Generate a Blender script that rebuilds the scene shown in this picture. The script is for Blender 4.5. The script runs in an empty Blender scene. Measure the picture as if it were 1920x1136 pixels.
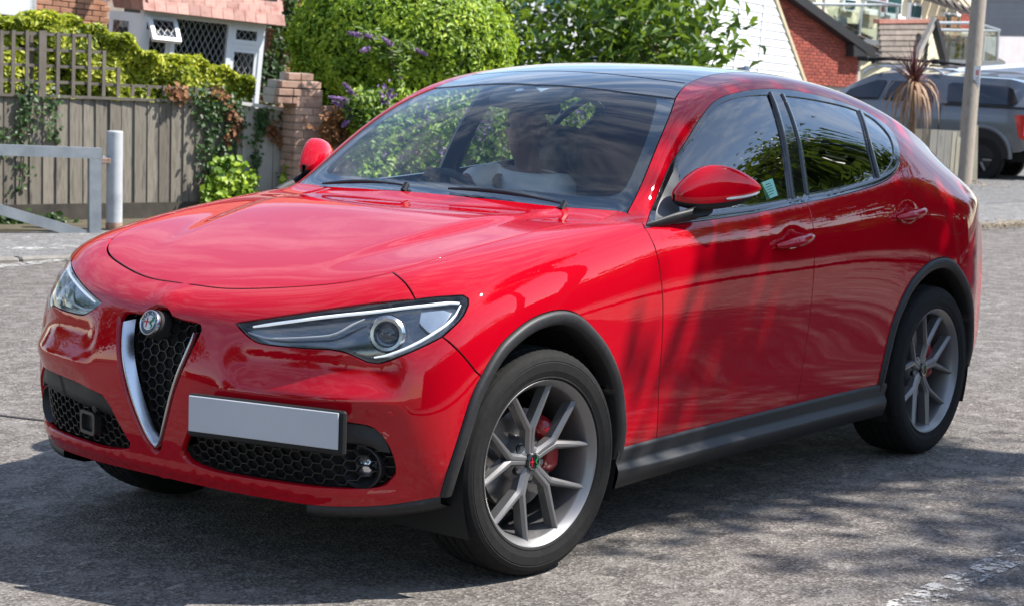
import bpy, bmesh, math, random
import numpy as np
from mathutils import Vector, Matrix, Euler
from mathutils.bvhtree import BVHTree
from mathutils.geometry import delaunay_2d_cdt
random.seed(7); RNG = np.random.default_rng(7)
SC = bpy.context.scene
COL = SC.collection
R = math.radians
# ---------------------------------------------------------------- camera
CAM_POS = (4.857, 4.458, 1.624)
CAM_YAW, CAM_PITCH, CAM_ROLL, CAM_F = R(217.185), R(-7.064), R(1.910), 3585.3   # focal length in 1920-px units
_f = Vector((math.cos(CAM_PITCH)*math.cos(CAM_YAW), math.cos(CAM_PITCH)*math.sin(CAM_YAW), math.sin(CAM_PITCH)))
_r0 = _f.cross(Vector((0, 0, 1))).normalized(); _u0 = _r0.cross(_f)
_r = math.cos(CAM_ROLL)*_r0 + math.sin(CAM_ROLL)*_u0
_u = -math.sin(CAM_ROLL)*_r0 + math.cos(CAM_ROLL)*_u0
cam = bpy.data.cameras.new('camera'); cam_ob = bpy.data.objects.new('camera', cam); COL.objects.link(cam_ob)
cam_ob.matrix_world = Matrix(((_r[0], _u[0], -_f[0], CAM_POS[0]), (_r[1], _u[1], -_f[1], CAM_POS[1]), (_r[2], _u[2], -_f[2], CAM_POS[2]), (0, 0, 0, 1)))
cam.sensor_width = 36; cam.lens = 36*CAM_F/1920; cam.clip_start = .1; cam.clip_end = 2000
cam.dof.use_dof = True; cam.dof.focus_distance = 6.0; cam.dof.aperture_fstop = 9.0
SC.camera = cam_ob
# ---------------------------------------------------------------- sky and sun
SUN_DIR = Vector((-.42, .50, .757)).normalized()          # towards the sun
SUN_EL = math.asin(SUN_DIR.z); SUN_AZ = math.atan2(SUN_DIR.y, SUN_DIR.x)
world = bpy.data.worlds.new('World'); SC.world = world; world.use_nodes = True
wn = world.node_tree; bg = wn.nodes['Background']
sky = wn.nodes.new('ShaderNodeTexSky'); sky.sky_type = 'NISHITA'; sky.sun_disc = False
sky.sun_elevation = SUN_EL; sky.sun_rotation = math.pi/2 - SUN_AZ; sky.dust_density = .2; sky.air_density = 1.0; sky.ozone_density = 1.2
# thin fair-weather cloud over the whole sky
tc = wn.nodes.new('ShaderNodeTexCoord'); mp = wn.nodes.new('ShaderNodeMapping'); mp.inputs['Scale'].default_value = (1, 1, 2.6)
nz = wn.nodes.new('ShaderNodeTexNoise'); nz.inputs['Scale'].default_value = 7.5; nz.inputs['Detail'].default_value = 9; nz.inputs['Roughness'].default_value = .62
cr = wn.nodes.new('ShaderNodeValToRGB'); cr.color_ramp.elements[0].position = .45; cr.color_ramp.elements[1].position = .72
cr.color_ramp.elements[0].color = (0, 0, 0, 1); cr.color_ramp.elements[1].color = (.50, .50, .50, 1)
mx = wn.nodes.new('ShaderNodeMix'); mx.data_type = 'RGBA'
mx.inputs[7].default_value = (7.6, 7.8, 8.2, 1)
wn.links.new(tc.outputs['Generated'], mp.inputs['Vector']); wn.links.new(mp.outputs[0], nz.inputs['Vector'])
wn.links.new(nz.outputs['Fac'], cr.inputs[0]); wn.links.new(cr.outputs[0], mx.inputs[0])
wn.links.new(sky.outputs[0], mx.inputs[6]); wn.links.new(mx.outputs[2], bg.inputs[0])
bg.inputs[1].default_value = .135
sun = bpy.data.lights.new('sun', 'SUN'); sun.energy = 5.0; sun.angle = R(.53); sun.color = (1, .955, .89)
sun_ob = bpy.data.objects.new('sun', sun); COL.objects.link(sun_ob)
sun_ob.rotation_euler = SUN_DIR.to_track_quat('Z', 'Y').to_euler(); sun_ob.location = (-6, 8, 20)
SC.view_settings.view_transform = 'Standard'; SC.view_settings.look = 'None'
SC.view_settings.exposure = 0.88; SC.view_settings.gamma = 1.0; SC.view_settings.use_curve_mapping = False
SC.render.engine = 'CYCLES'; SC.cycles.use_denoising = True
SC.cycles.max_bounces = 10; SC.cycles.transparent_max_bounces = 24; SC.cycles.caustics_reflective = False; SC.cycles.caustics_refractive = False
SC.cycles.sample_clamp_indirect = 6

def at(px, py, d):
    """the point d metres in front of the camera (along its axis) seen at pixel (px, py) of the 1920-px photograph"""
    p = Vector(CAM_POS) + d*(_f + (px-960)/CAM_F*_r - (py-568)/CAM_F*_u)
    return p
def ground_at(px, py, z=0.0):
    v = _f + (px-960)/CAM_F*_r - (py-568)/CAM_F*_u
    return Vector(CAM_POS) + v*((z-CAM_POS[2])/v.z)

# ---------------------------------------------------------------- materials
MATS = {}
def principled(name, col, rough=.5, metal=0., coat=0., coat_rough=.03, spec=.5, emit=None, **kw):
    if name in MATS: return MATS[name]
    m = bpy.data.materials.new(name); m.use_nodes = True; b = m.node_tree.nodes['Principled BSDF']
    b.inputs['Base Color'].default_value = (*col, 1); b.inputs['Roughness'].default_value = rough; b.inputs['Metallic'].default_value = metal
    b.inputs['Coat Weight'].default_value = coat; b.inputs['Coat Roughness'].default_value = coat_rough; b.inputs['Specular IOR Level'].default_value = spec
    if emit: b.inputs['Emission Color'].default_value = (*emit[0], 1); b.inputs['Emission Strength'].default_value = emit[1]
    MATS[name] = m; return m
def N(m, t): return m.node_tree.nodes.new(t)
def L(m, a, b): m.node_tree.links.new(a, b)
def coords(m, scale=(1, 1, 1), obj=True):
    t = N(m, 'ShaderNodeTexCoord'); p = N(m, 'ShaderNodeMapping'); p.inputs['Scale'].default_value = scale
    L(m, t.outputs['Object' if obj else 'Generated'], p.inputs[0]); return p.outputs[0]
def world_coords(m, scale=(1, 1, 1)):
    t = N(m, 'ShaderNodeNewGeometry'); p = N(m, 'ShaderNodeMapping'); p.inputs['Scale'].default_value = scale
    L(m, t.outputs['Position'], p.inputs[0]); return p.outputs[0]
def noise(m, vec, scale, detail=5, rough=.6):
    n = N(m, 'ShaderNodeTexNoise'); n.inputs['Scale'].default_value = scale; n.inputs['Detail'].default_value = detail; n.inputs['Roughness'].default_value = rough
    if vec: L(m, vec, n.inputs['Vector'])
    return n.outputs['Fac']
def ramp(m, fac, stops):
    r = N(m, 'ShaderNodeValToRGB'); e = r.color_ramp.elements
    while len(e) < len(stops): e.new(.5)
    for k, (p, c) in enumerate(stops):
        e[k].position = p; e[k].color = (*c, 1) if len(c) == 3 else c
    L(m, fac, r.inputs[0]); return r.outputs[0]
def mixc(m, fac, a, b, mode='MIX'):
    x = N(m, 'ShaderNodeMix'); x.data_type = 'RGBA'; x.blend_type = mode
    for s, v in ((0, fac), (6, a), (7, b)):
        if isinstance(v, (int, float)): x.inputs[s].default_value = v
        elif isinstance(v, tuple): x.inputs[s].default_value = (*v, 1) if len(v) == 3 else v
        else: L(m, v, x.inputs[s])
    return x.outputs[2]
def bump(m, height, strength=.3, dist=.01):
    b = N(m, 'ShaderNodeBump'); b.inputs['Strength'].default_value = strength; b.inputs['Distance'].default_value = dist
    L(m, height, b.inputs['Height']); L(m, b.outputs[0], m.node_tree.nodes['Principled BSDF'].inputs['Normal'])
def setc(m, sock, name='Base Color'): L(m, sock, m.node_tree.nodes['Principled BSDF'].inputs[name])
def mottled(name, c1, c2, scale, rough=.7, bstr=0., bdist=.01, c3=None, detail=6, objspace=True, per_object=0., stretch=(1, 1, 1), **kw):
    """procedural two/three-tone material with grain and a random shade for each object"""
    if name in MATS: return MATS[name]
    m = principled(name, c1, rough, **kw); v = coords(m, stretch) if objspace else world_coords(m, stretch)
    f = noise(m, v, scale, detail)
    st = [(.32, c1), (.68, c2)] if c3 is None else [(.28, c1), (.5, c2), (.74, c3)]
    c = ramp(m, f, st)
    if per_object:
        oi = N(m, 'ShaderNodeObjectInfo'); hs = N(m, 'ShaderNodeHueSaturation')
        mr = N(m, 'ShaderNodeMapRange'); mr.inputs['To Min'].default_value = 1-per_object; mr.inputs['To Max'].default_value = 1+per_object
        L(m, oi.outputs['Random'], mr.inputs['Value']); L(m, mr.outputs[0], hs.inputs['Value']); L(m, c, hs.inputs['Color']); c = hs.outputs[0]
    setc(m, c)
    if bstr: bump(m, noise(m, v, scale*3, 8), bstr, bdist)
    return m
def leaf_mat(name, dark, mid, light, rough=.45, trans=.35):
    """leaf material: every leaf takes its own tone from a value stored on its face"""
    if name in MATS: return MATS[name]
    m = principled(name, mid, rough, spec=.4)
    a = N(m, 'ShaderNodeAttribute'); a.attribute_name = 'tone'
    c = ramp(m, a.outputs['Fac'], [(.0, dark), (.5, mid), (1., light)]); setc(m, c)
    b = m.node_tree.nodes['Principled BSDF']; t = N(m, 'ShaderNodeBsdfTranslucent'); mxs = N(m, 'ShaderNodeMixShader')
    tcol = mixc(m, .5, c, (.35, .5, .03)); L(m, tcol, t.inputs[0]); mxs.inputs[0].default_value = trans
    L(m, b.outputs[0], mxs.inputs[1]); L(m, t.outputs[0], mxs.inputs[2]); L(m, mxs.outputs[0], m.node_tree.nodes['Material Output'].inputs[0])
    return m
def glass_mat(name, tint, gloss=1.0, ior=1.5, rcol=(1, 1, 1)):
    """thin pane: tinted see-through with Fresnel mirror reflection"""
    if name in MATS: return MATS[name]
    m = bpy.data.materials.new(name); m.use_nodes = True; nt = m.node_tree; nt.nodes.remove(nt.nodes['Principled BSDF'])
    tr = N(m, 'ShaderNodeBsdfTransparent'); tr.inputs[0].default_value = (*tint, 1)
    gl = N(m, 'ShaderNodeBsdfGlossy'); gl.inputs['Roughness'].default_value = 0.0; gl.inputs[0].default_value = (*rcol, 1)
    fr = N(m, 'ShaderNodeFresnel'); ge = N(m, 'ShaderNodeNewGeometry'); mi = N(m, 'ShaderNodeMix'); mi.data_type = 'FLOAT'      # same reflectance from both faces
    mi.inputs[2].default_value = ior; mi.inputs[3].default_value = 1/ior; L(m, ge.outputs['Backfacing'], mi.inputs[0]); L(m, mi.outputs[0], fr.inputs[0])
    mu = N(m, 'ShaderNodeMath'); mu.operation = 'MULTIPLY'; mu.inputs[1].default_value = gloss; mu.use_clamp = True
    L(m, fr.outputs[0], mu.inputs[0]); mxs = N(m, 'ShaderNodeMixShader'); L(m, mu.outputs[0], mxs.inputs[0])
    L(m, tr.outputs[0], mxs.inputs[1]); L(m, gl.outputs[0], mxs.inputs[2]); L(m, mxs.outputs[0], nt.nodes['Material Output'].inputs[0])
    MATS[name] = m; return m

# ---------------------------------------------------------------- objects
def tag(o, label=None, cat=None, group=None, kind=None):
    if label: o['label'] = label
    if cat: o['category'] = cat
    if group: o['group'] = group
    if kind: o['kind'] = kind
    return o
def empty(name, loc=(0, 0, 0), parent=None, rz=0.):
    o = bpy.data.objects.new(name, None); COL.objects.link(o); o.location = loc; o.rotation_euler = (0, 0, rz); o.empty_display_size = .1
    if parent: o.parent = parent
    return o
def link(name, me, mat, parent=None):
    o = bpy.data.objects.new(name, me); COL.objects.link(o)
    if mat and not me.materials: me.materials.append(mat)
    if parent: o.parent = parent
    return o
def mesh(name, V, F, mat, parent=None, smooth=False, normals=None, link_it=True):
    me = bpy.data.meshes.new(name); me.from_pydata([tuple(map(float, v)) for v in V], [], [tuple(map(int, f)) for f in F])
    if smooth or normals is not None: me.polygons.foreach_set('use_smooth', [True]*len(me.polygons))
    if normals is not None: me.normals_split_custom_set_from_vertices([tuple(map(float, n)) for n in normals])
    me.update()
    if mat: me.materials.append(mat)
    return link(name, me, None, parent) if link_it else me
class MB:
    """collects boxes, tubes and sheets for ONE mesh"""
    def __init__(s): s.V = []; s.F = []
    def add(s, V, F):
        b = len(s.V); s.V += [tuple(v) for v in V]; s.F += [tuple(i+b for i in f) for f in F]; return s
    def box(s, c, size, rot=None, bev=0.):
        hx, hy, hz = (v/2 for v in size)
        if bev:
            b = min(bev, hx*.9, hy*.9, hz*.9); V = []
            for sx in (-1, 1):
                for sy in (-1, 1):
                    for sz in (-1, 1):
                        V += [(sx*hx, sy*(hy-b), sz*(hz-b)), (sx*(hx-b), sy*hy, sz*(hz-b)), (sx*(hx-b), sy*(hy-b), sz*hz)]
            bm = bmesh.new(); [bm.verts.new(v) for v in V]; r = bmesh.ops.convex_hull(bm, input=bm.verts)
            bm.verts.index_update(); vs = [v.co.copy() for v in bm.verts]; fs = [tuple(v.index for v in f.verts) for f in bm.faces]; bm.free()
        else:
            vs = [Vector((x*hx, y*hy, z*hz)) for x in (-1, 1) for y in (-1, 1) for z in (-1, 1)]
            fs = [(0, 1, 3, 2), (4, 6, 7, 5), (0, 4, 5, 1), (2, 3, 7, 6), (0, 2, 6, 4), (1, 5, 7, 3)]
        c = Vector(c); rot = rot or Matrix.Identity(3)
        return s.add([rot @ Vector(v)+c for v in vs], fs)
    def bar(s, a, b, w, h=None, up=(0, 0, 1)):
        """rectangular bar from a to b, w wide, h high"""
        a, b = Vector(a), Vector(b); h = h or w; d = (b-a); ln = d.length; d.normalize(); up = Vector(up)
        x = up.cross(d)
        if x.length < 1e-4: x = Vector((1, 0, 0)).cross(d)
        x.normalize(); z = d.cross(x)
        return s.box((a+b)/2, (ln, w, h), Matrix((d, x, z)).transposed())
    def tube(s, pts, rad, n=8, cap=True):
        pts = [Vector(p) for p in pts]; rad = rad if isinstance(rad, (list, tuple)) else [rad]*len(pts)
        V = []; F = []; x = None
        for k, p in enumerate(pts):
            d = (pts[min(k+1, len(pts)-1)]-pts[max(k-1, 0)]).normalized()
            if x is None: x = d.orthogonal().normalized()
            x = (x - d*x.dot(d)).normalized(); y = d.cross(x)
            for q in range(n):
                a = 2*math.pi*q/n; V.append(p+(x*math.cos(a)+y*math.sin(a))*rad[k])
        for k in range(len(pts)-1):
            for q in range(n): F.append((k*n+q, k*n+(q+1) % n, (k+1)*n+(q+1) % n, (k+1)*n+q))
        if cap: F += [tuple(range(n))[::-1], tuple(range((len(pts)-1)*n, len(pts)*n))]
        return s.add(V, F)
    def lathe(s, prof, n=32, M=None, closed=False):
        """prof: (radius, axial) pairs turned about local Z"""
        M = M or Matrix.Identity(4); V = []; F = []; k = len(prof)
        for q in range(n):
            a = 2*math.pi*q/n
            for r, z in prof: V.append(M @ Vector((r*math.cos(a), r*math.sin(a), z)))
        for q in range(n):
            for i in range(k if closed else k-1):
                j = (i+1) % k; q2 = (q+1) % n; F.append((q*k+i, q2*k+i, q2*k+j, q*k+j))
        return s.add(V, F)
    def prism(s, poly, h0, h1, M=None):
        """poly: list of (a, b); extruded along local Z from h0 to h1"""
        M = M or Matrix.Identity(4); n = len(poly)
        V = [M @ Vector((a, b, h0)) for a, b in poly]+[M @ Vector((a, b, h1)) for a, b in poly]
        F = [tuple(range(n))[::-1], tuple(range(n, 2*n))]+[(i, (i+1) % n, n+(i+1) % n, n+i) for i in range(n)]
        return s.add(V, F)
    def build(s, name, mat, parent=None, smooth=False, sharp=35):
        o = mesh(name, s.V, s.F, mat, parent, smooth)
        if smooth:
            bm = bmesh.new(); bm.from_mesh(o.data); bmesh.ops.recalc_face_normals(bm, faces=bm.faces)
            for e in bm.edges:
                if len(e.link_faces) == 2 and e.calc_face_angle(0) > R(sharp): e.smooth = False
            bm.to_mesh(o.data); bm.free()
        return o
def copy_tree(o, parent=None):
    c = o.copy(); COL.objects.link(c); c.parent = parent
    for ch in list(o.children): copy_tree(ch, c)
    return c
def frame(origin, x, z=(0, 0, 1)):
    """4x4 with local X along x, local Z near z"""
    x = Vector(x).normalized(); z = Vector(z); y = z.cross(x).normalized(); z = x.cross(y)
    o = Vector(origin); return Matrix(((x.x, y.x, z.x, o.x), (x.y, y.y, z.y, o.y), (x.z, y.z, z.z, o.z), (0, 0, 0, 1)))
# ---- body base surface -------------------------------------------------
def body_lattice():
    xs=[.56,.43,.22,-.05,-.35,-.65,-.95,-1.28,-1.70,-2.15,-2.50,-2.82,-3.19,-3.46,-3.67]
    zz=[[.270,.385,.52,.66,.785,.862],
        [.28,.38,.54,.70,.825,.905],
        [.25,.365,.55,.73,.88,.965],
        [.23,.36,.55,.74,.905,1.0],
        [.23,.36,.55,.74,.915,1.025]]+[[.23,.36,.55,.74,.92,1.04+.004*k] for k in range(7)]+[
        [.25,.37,.55,.74,.92,1.065],[.27,.38,.55,.74,.91,1.045],[.28,.39,.55,.73,.88,1.00]]
    yy=[[.84,.864,.874,.869,.85,.81],
        [.895,.927,.937,.934,.915,.868],
        [.885,.94,.949,.949,.938,.895],
        [.885,.94,.949,.950,.944,.912],
        [.88,.932,.942,.945,.942,.920],
        [.87,.920,.930,.939,.938,.924],
        [.865,.914,.924,.936,.937,.925],
        [.865,.914,.924,.936,.938,.926],
        [.865,.914,.925,.937,.939,.927],
        [.87,.918,.928,.939,.941,.930],
        [.88,.932,.941,.947,.946,.934],
        [.885,.943,.951,.952,.947,.932],
        [.88,.938,.946,.946,.936,.914],
        [.79,.838,.846,.845,.840,.832],
        [.73,.770,.778,.778,.768,.750]]
    # rows 6..12 : belt, glass base, glass mid, rail, roof edge, roof mid, centre
    up=[[(.566,.75,.876),(.61,.68,.884),(.648,.59,.886),(.68,.485,.884),(.712,.36,.880),(.742,.20,.876),(.755,0,.875)],
        [(.44,.815,.942),(.455,.75,.964),(.475,.66,.972),(.50,.54,.968),(.52,.40,.962),(.54,.21,.958),(.55,0,.955)],
        [(.22,.84,1.0),(.22,.77,1.021),(.23,.67,1.03),(.24,.55,1.028),(.26,.40,1.025),(.28,.21,1.022),(.29,0,1.02)],
        [(-.05,.86,1.042),(-.05,.79,1.063),(-.04,.69,1.070),(-.03,.57,1.072),(0,.42,1.072),(.02,.22,1.07),(.03,0,1.068)],
        [(-.35,.875,1.075),(-.34,.815,1.094),(-.33,.735,1.102),(-.31,.62,1.108),(-.28,.46,1.110),(-.24,.23,1.110),(-.23,0,1.110)],
        [(-.64,.893,1.095),(-.63,.86,1.113),(-.63,.825,1.122),(-.62,.785,1.130),(-.60,.70,1.137),(-.53,.35,1.136),(-.50,0,1.135)],
        [(-.95,.895,1.108),(-.95,.870,1.125),(-.96,.83,1.205),(-.94,.752,1.338),(-.90,.66,1.352),(-.83,.33,1.370),(-.80,0,1.375)],
        [(-1.28,.897,1.120),(-1.28,.872,1.137),(-1.29,.80,1.34),(-1.28,.685,1.515),(-1.25,.575,1.534),(-1.17,.30,1.553),(-1.14,0,1.559)],
        [(-1.70,.900,1.142),(-1.70,.875,1.160),(-1.70,.805,1.365),(-1.70,.688,1.555),(-1.69,.575,1.615),(-1.66,.30,1.640),(-1.65,0,1.646)],
        [(-2.15,.902,1.172),(-2.15,.878,1.192),(-2.15,.80,1.375),(-2.15,.69,1.535),(-2.15,.58,1.605),(-2.15,.30,1.634),(-2.15,0,1.640)],
        [(-2.50,.905,1.185),(-2.50,.868,1.245),(-2.52,.80,1.37),(-2.53,.70,1.475),(-2.54,.595,1.553),(-2.55,.30,1.592),(-2.55,0,1.600)],
        [(-2.82,.900,1.155),(-2.82,.855,1.235),(-2.84,.79,1.325),(-2.86,.71,1.405),(-2.88,.61,1.470),(-2.92,.30,1.515),(-2.93,0,1.525)],
        [(-3.15,.88,1.125),(-3.15,.835,1.185),(-3.16,.77,1.25),(-3.18,.70,1.31),(-3.20,.61,1.355),(-3.24,.30,1.40),(-3.25,0,1.41)],
        [(-3.46,.82,1.085),(-3.47,.79,1.12),(-3.48,.735,1.155),(-3.49,.67,1.18),(-3.51,.58,1.20),(-3.54,.29,1.23),(-3.55,0,1.235)],
        [(-3.68,.72,1.025),(-3.69,.685,1.04),(-3.70,.65,1.05),(-3.71,.58,1.058),(-3.72,.49,1.065),(-3.74,.25,1.07),(-3.745,0,1.07)]]
    M=[]
    for i in range(15):
        dx=[-.035,-.015,0,-.005,-.02,-.05] if i==0 else [0]*6
        M.append([(xs[i]+dx[j],yy[i][j],zz[i][j]) for j in range(6)]+up[i])
    ys=[None,.785,.70,.61,.50,.36,.20,0]
    fx=[[None,.585,.640,.685,.715,.74,.755,.76],
        [None,.618,.684,.735,.768,.795,.810,.815],
        [None,.634,.705,.755,.790,.820,.838,.843],
        [None,.626,.694,.748,.783,.815,.838,.848],
        [None,.598,.658,.706,.742,.773,.802,.815]]
    fz=[.262,.385,.52,.66,.79]
    F=[]
    for r in range(5):
        F.append([M[0][r]]+[(fx[r][s],ys[s],fz[r]) for s in range(1,8)])
    F.append([M[0][5+s] for s in range(8)])
    rx=[[-3.72,-3.74,-3.75,-3.76,-3.77,-3.775,-3.78],[-3.75,-3.775,-3.79,-3.80,-3.81,-3.815,-3.817],[-3.755,-3.78,-3.795,-3.805,-3.815,-3.82,-3.82],
        [-3.75,-3.775,-3.79,-3.80,-3.81,-3.813,-3.815],[-3.725,-3.745,-3.76,-3.77,-3.78,-3.785,-3.785]]
    ry=[.72,.66,.60,.50,.36,.20,0]
    R=[]
    for r in range(5):
        R.append([M[14][r]]+[(rx[r][s-1],ry[s-1],zz[14][r]) for s in range(1,8)])
    R.append([M[14][5+s] for s in range(8)])
    return M,F,R

def body_base_mesh(levels=4):
    """dense smooth body surface, both sides, as (verts Nx3, normals, faces)"""
    import bpy, numpy as np
    M,F,R=body_lattice()
    V=[];idx={}
    def vid(p):
        k=tuple(round(c,5) for c in p)
        if k not in idx: idx[k]=len(V); V.append(p)
        return idx[k]
    Q=[]
    def grid(G,flip):
        for s in (1,-1):
            for a in range(len(G)-1):
                for b in range(len(G[0])-1):
                    q=[G[a][b],G[a+1][b],G[a+1][b+1],G[a][b+1]]
                    q=[vid((p[0],s*p[1] if p[1] else 0.0,p[2])) for p in q]
                    if (s<0)!=flip: q=q[::-1]
                    Q.append(q)
    grid(M,False); grid(F,False); grid(R,True)
    me=bpy.data.meshes.new('base_tmp'); T=np.array(V,float)
    me.from_pydata(V,[],Q)
    ob=bpy.data.objects.new('base_tmp',me); bpy.context.scene.collection.objects.link(ob)
    md=ob.modifiers.new('s','SUBSURF'); md.subdivision_type='CATMULL_CLARK'; md.levels=2; md.render_levels=2
    md.boundary_smooth='PRESERVE_CORNERS'
    cage=T.copy(); n=len(T)
    for it in range(4):
        me.vertices.foreach_set('co',cage.ravel()); me.update()
        dg=bpy.context.evaluated_depsgraph_get(); ev=ob.evaluated_get(dg); m2=ev.to_mesh()
        co=np.empty(len(m2.vertices)*3); m2.vertices.foreach_get('co',co); co=co.reshape(-1,3)[:n]
        ev.to_mesh_clear()
        cage=cage+(T-co)*.7
    me.vertices.foreach_set('co',cage.ravel()); me.update(); md.levels=levels
    dg=bpy.context.evaluated_depsgraph_get(); dg.update(); ev=ob.evaluated_get(dg); m2=ev.to_mesh()
    co=np.empty(len(m2.vertices)*3); m2.vertices.foreach_get('co',co); co=co.reshape(-1,3).copy()
    fc=np.empty(len(m2.polygons)*4,dtype=np.int64)
    m2.loops.foreach_get('vertex_index',fc) ; fc=fc.reshape(-1,4).copy()
    ev.to_mesh_clear(); bpy.data.objects.remove(ob); bpy.data.meshes.remove(me)
    return co,fc
def vnormals(co,fc):
    import numpy as np
    a,b,c,d=(co[fc[:,k]] for k in range(4))
    n=np.cross(c-a,d-b); N=np.zeros_like(co)
    for k in range(4): np.add.at(N,fc[:,k],n)
    return N/np.maximum(np.linalg.norm(N,axis=1),1e-12)[:,None]
def sstep(a,b,x):
    import numpy as np
    t=np.clip((x-a)/(b-a),0,1); return t*t*t*(t*(6*t-15)+10)
def relief(co,fc):
    import numpy as np
    N=vnormals(co,fc)
    x,y,z=co.T; ay=np.abs(y); d=np.zeros(len(co))
    g=lambda v,m,s: np.exp(-((v-m)/s)**2)
    # bonnet power dome
    hood=(x>-.66)&(z>.86)&(N[:,2]>.6)
    yl=np.polyval([-.1143,-.1974,.506],np.clip(x,-.6,.7))
    d+=np.where(hood,.013*(1-sstep(-.075,.04,ay-yl))*(1-sstep(-.2,.62,x))*sstep(-.60,-.46,x),0)
    # beak above the grille
    fr=x>.5
    d+=np.where(fr,.008*g(ay,0,.06)*sstep(.74,.80,z)*(1-sstep(.86,.92,z)),0)
    # scallop under the lamps, ridge beneath, hollow round the number plate
    wy=sstep(.26,.40,ay)*(1-sstep(.74,.86,ay))
    d+=np.where(fr,wy*(-.013*g(z,.715,.045)+.012*g(z,.625,.030)-.012*g(z,.545,.035)),0)
    # lower lip ridge
    d+=np.where(fr,.010*g(z,.335,.02)*(1-sstep(.80,.88,ay)),0)
    # doors: soft hollow above a low ridge
    sd=(ay>.80)&(x<-.45)&(x>-2.4)
    wx=(1-sstep(-1.7,-.5,x))*sstep(-2.4,-1.9,x)
    d+=np.where(sd,wx*0.,0)
    # finger hollows behind the door handles
    for hx,hz in ((-1.535,1.005),(-2.52,1.066)):
        d+=np.where(ay>.85,-.009*np.exp(-(((x-hx)/.052)**2+((z-hz-.008)/.028)**2)),0)
    return co+N*d[:,None]
# ================================================================ the red car
PAINT = principled('red_paint', (.42, .0010, .0095), .34, .0, coat=1.0, coat_rough=.012, spec=.0)
def _paint():
    m = PAINT; v = coords(m); b = m.node_tree.nodes['Principled BSDF']
    b.inputs['Coat IOR'].default_value = 1.5
    # very faint orange peel and dust
    n1 = noise(m, v, 9, 3); bp = N(m, 'ShaderNodeBump'); bp.inputs['Strength'].default_value = .015; bp.inputs['Distance'].default_value = .01
    L(m, n1, bp.inputs['Height']); L(m, bp.outputs[0], b.inputs['Coat Normal'])
    L(m, ramp(m, noise(m, v, 14, 8, .7), [(.45, (.28,)*3), (.8, (.42,)*3)]), b.inputs['Roughness'])
_paint()
BLACKGLOSS = principled('gloss_black', (.006, .006, .007), .06, coat=1., coat_rough=.01)
PLASTIC = mottled('dark_plastic', (.011, .011, .012), (.019, .019, .020), 60, .55, .15, .002)
BLACK = principled('matt_black', (.008, .008, .008), .75)
CHROME = principled('satin_chrome', (.55, .56, .58), .22, 1.)
BRIGHT = principled('bright_chrome', (.85, .86, .88), .06, 1.)
ALLOY = principled('grey_alloy', (.235, .23, .23), .42, .7, coat=.3, coat_rough=.15)
RUBBER = mottled('tyre_rubber', (.009, .009, .009), (.016, .0155, .015), 40, .8, .1, .002, spec=.22)
GLASS_W = glass_mat('windscreen_glass', (.86, .91, .92), 1.3, 1.5)
GLASS_S = glass_mat('tinted_glass', (.055, .06, .06), 1.9, 1.6)
GLASS_F = glass_mat('side_glass', (.45, .50, .49), 1.9, 1.6)
GLASS_R = glass_mat('far_side_glass', (.80, .86, .84), 1.0, 1.5)
LENS = glass_mat('lamp_lens', (.93, .95, .96), 1.0, 1.5)

co, fc = body_base_mesh(5); co = relief(co, fc); BN = vnormals(co, fc)
tri = np.concatenate([fc[:, [0, 1, 2]], fc[:, [0, 2, 3]]])
BVH = BVHTree.FromPolygons(co.tolist(), tri.tolist())
def surf(i, p):
    a, b, c = (co[k] for k in tri[i]); p = np.array(p)
    v0, v1, v2 = b-a, c-a, p-a; d00, d01, d11, d20, d21 = v0@v0, v0@v1, v1@v1, v2@v0, v2@v1
    den = d00*d11-d01*d01 or 1e-12; v = (d11*d20-d01*d21)/den; w = (d00*d21-d01*d20)/den
    n = BN[tri[i][0]]*(1-v-w)+BN[tri[i][1]]*v+BN[tri[i][2]]*w
    return n/np.linalg.norm(n)
def snap(p):
    q, n, i, d = BVH.find_nearest(Vector(p)); return np.array(q), surf(i, q)
def curve(pts, n=None, step=.02, snap_to=True):
    """smooth polyline (Catmull-Rom) through pts"""
    P = [np.array(p, float) for p in pts]
    if len(P) == 2: out = [P[0]+(P[1]-P[0])*t for t in np.linspace(0, 1, max(2, int(np.linalg.norm(P[1]-P[0])/step)+1))]
    else:
        Q = [2*P[0]-P[1]]+P+[2*P[-1]-P[-2]]; out = []
        for k in range(1, len(Q)-2):
            a, b, c, d = Q[k-1:k+3]; m = max(1, int(np.linalg.norm(c-b)/step))
            for t in np.linspace(0, 1, m, endpoint=False):
                out.append(.5*((2*b)+(c-a)*t+(2*a-5*b+4*c-d)*t*t+(3*b-a-3*c+d)*t**3))
        out.append(P[-1])
    if n: idx = np.linspace(0, len(out)-1, n); out = [out[int(round(k))] for k in idx]
    return [snap(p)[0] for p in out] if snap_to else out
def chain(*segs):
    out = []
    for s in segs:
        for p in s:
            if not out or np.linalg.norm(np.array(p)-out[-1]) > 1e-3: out.append(np.array(p))
    if np.linalg.norm(out[0]-out[-1]) < 1e-3: out.pop()
    return out
def pip(P, poly):
    """points P (n,2) inside polygon"""
    x, y = P[:, 0], P[:, 1]; ins = np.zeros(len(P), bool); n = len(poly); j = n-1
    for i in range(n):
        xi, yi = poly[i]; xj, yj = poly[j]
        c = ((yi > y) != (yj > y)) & (x < (xj-xi)*(y-yi)/((yj-yi) or 1e-12)+xi); ins ^= c; j = i
    return ins
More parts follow.
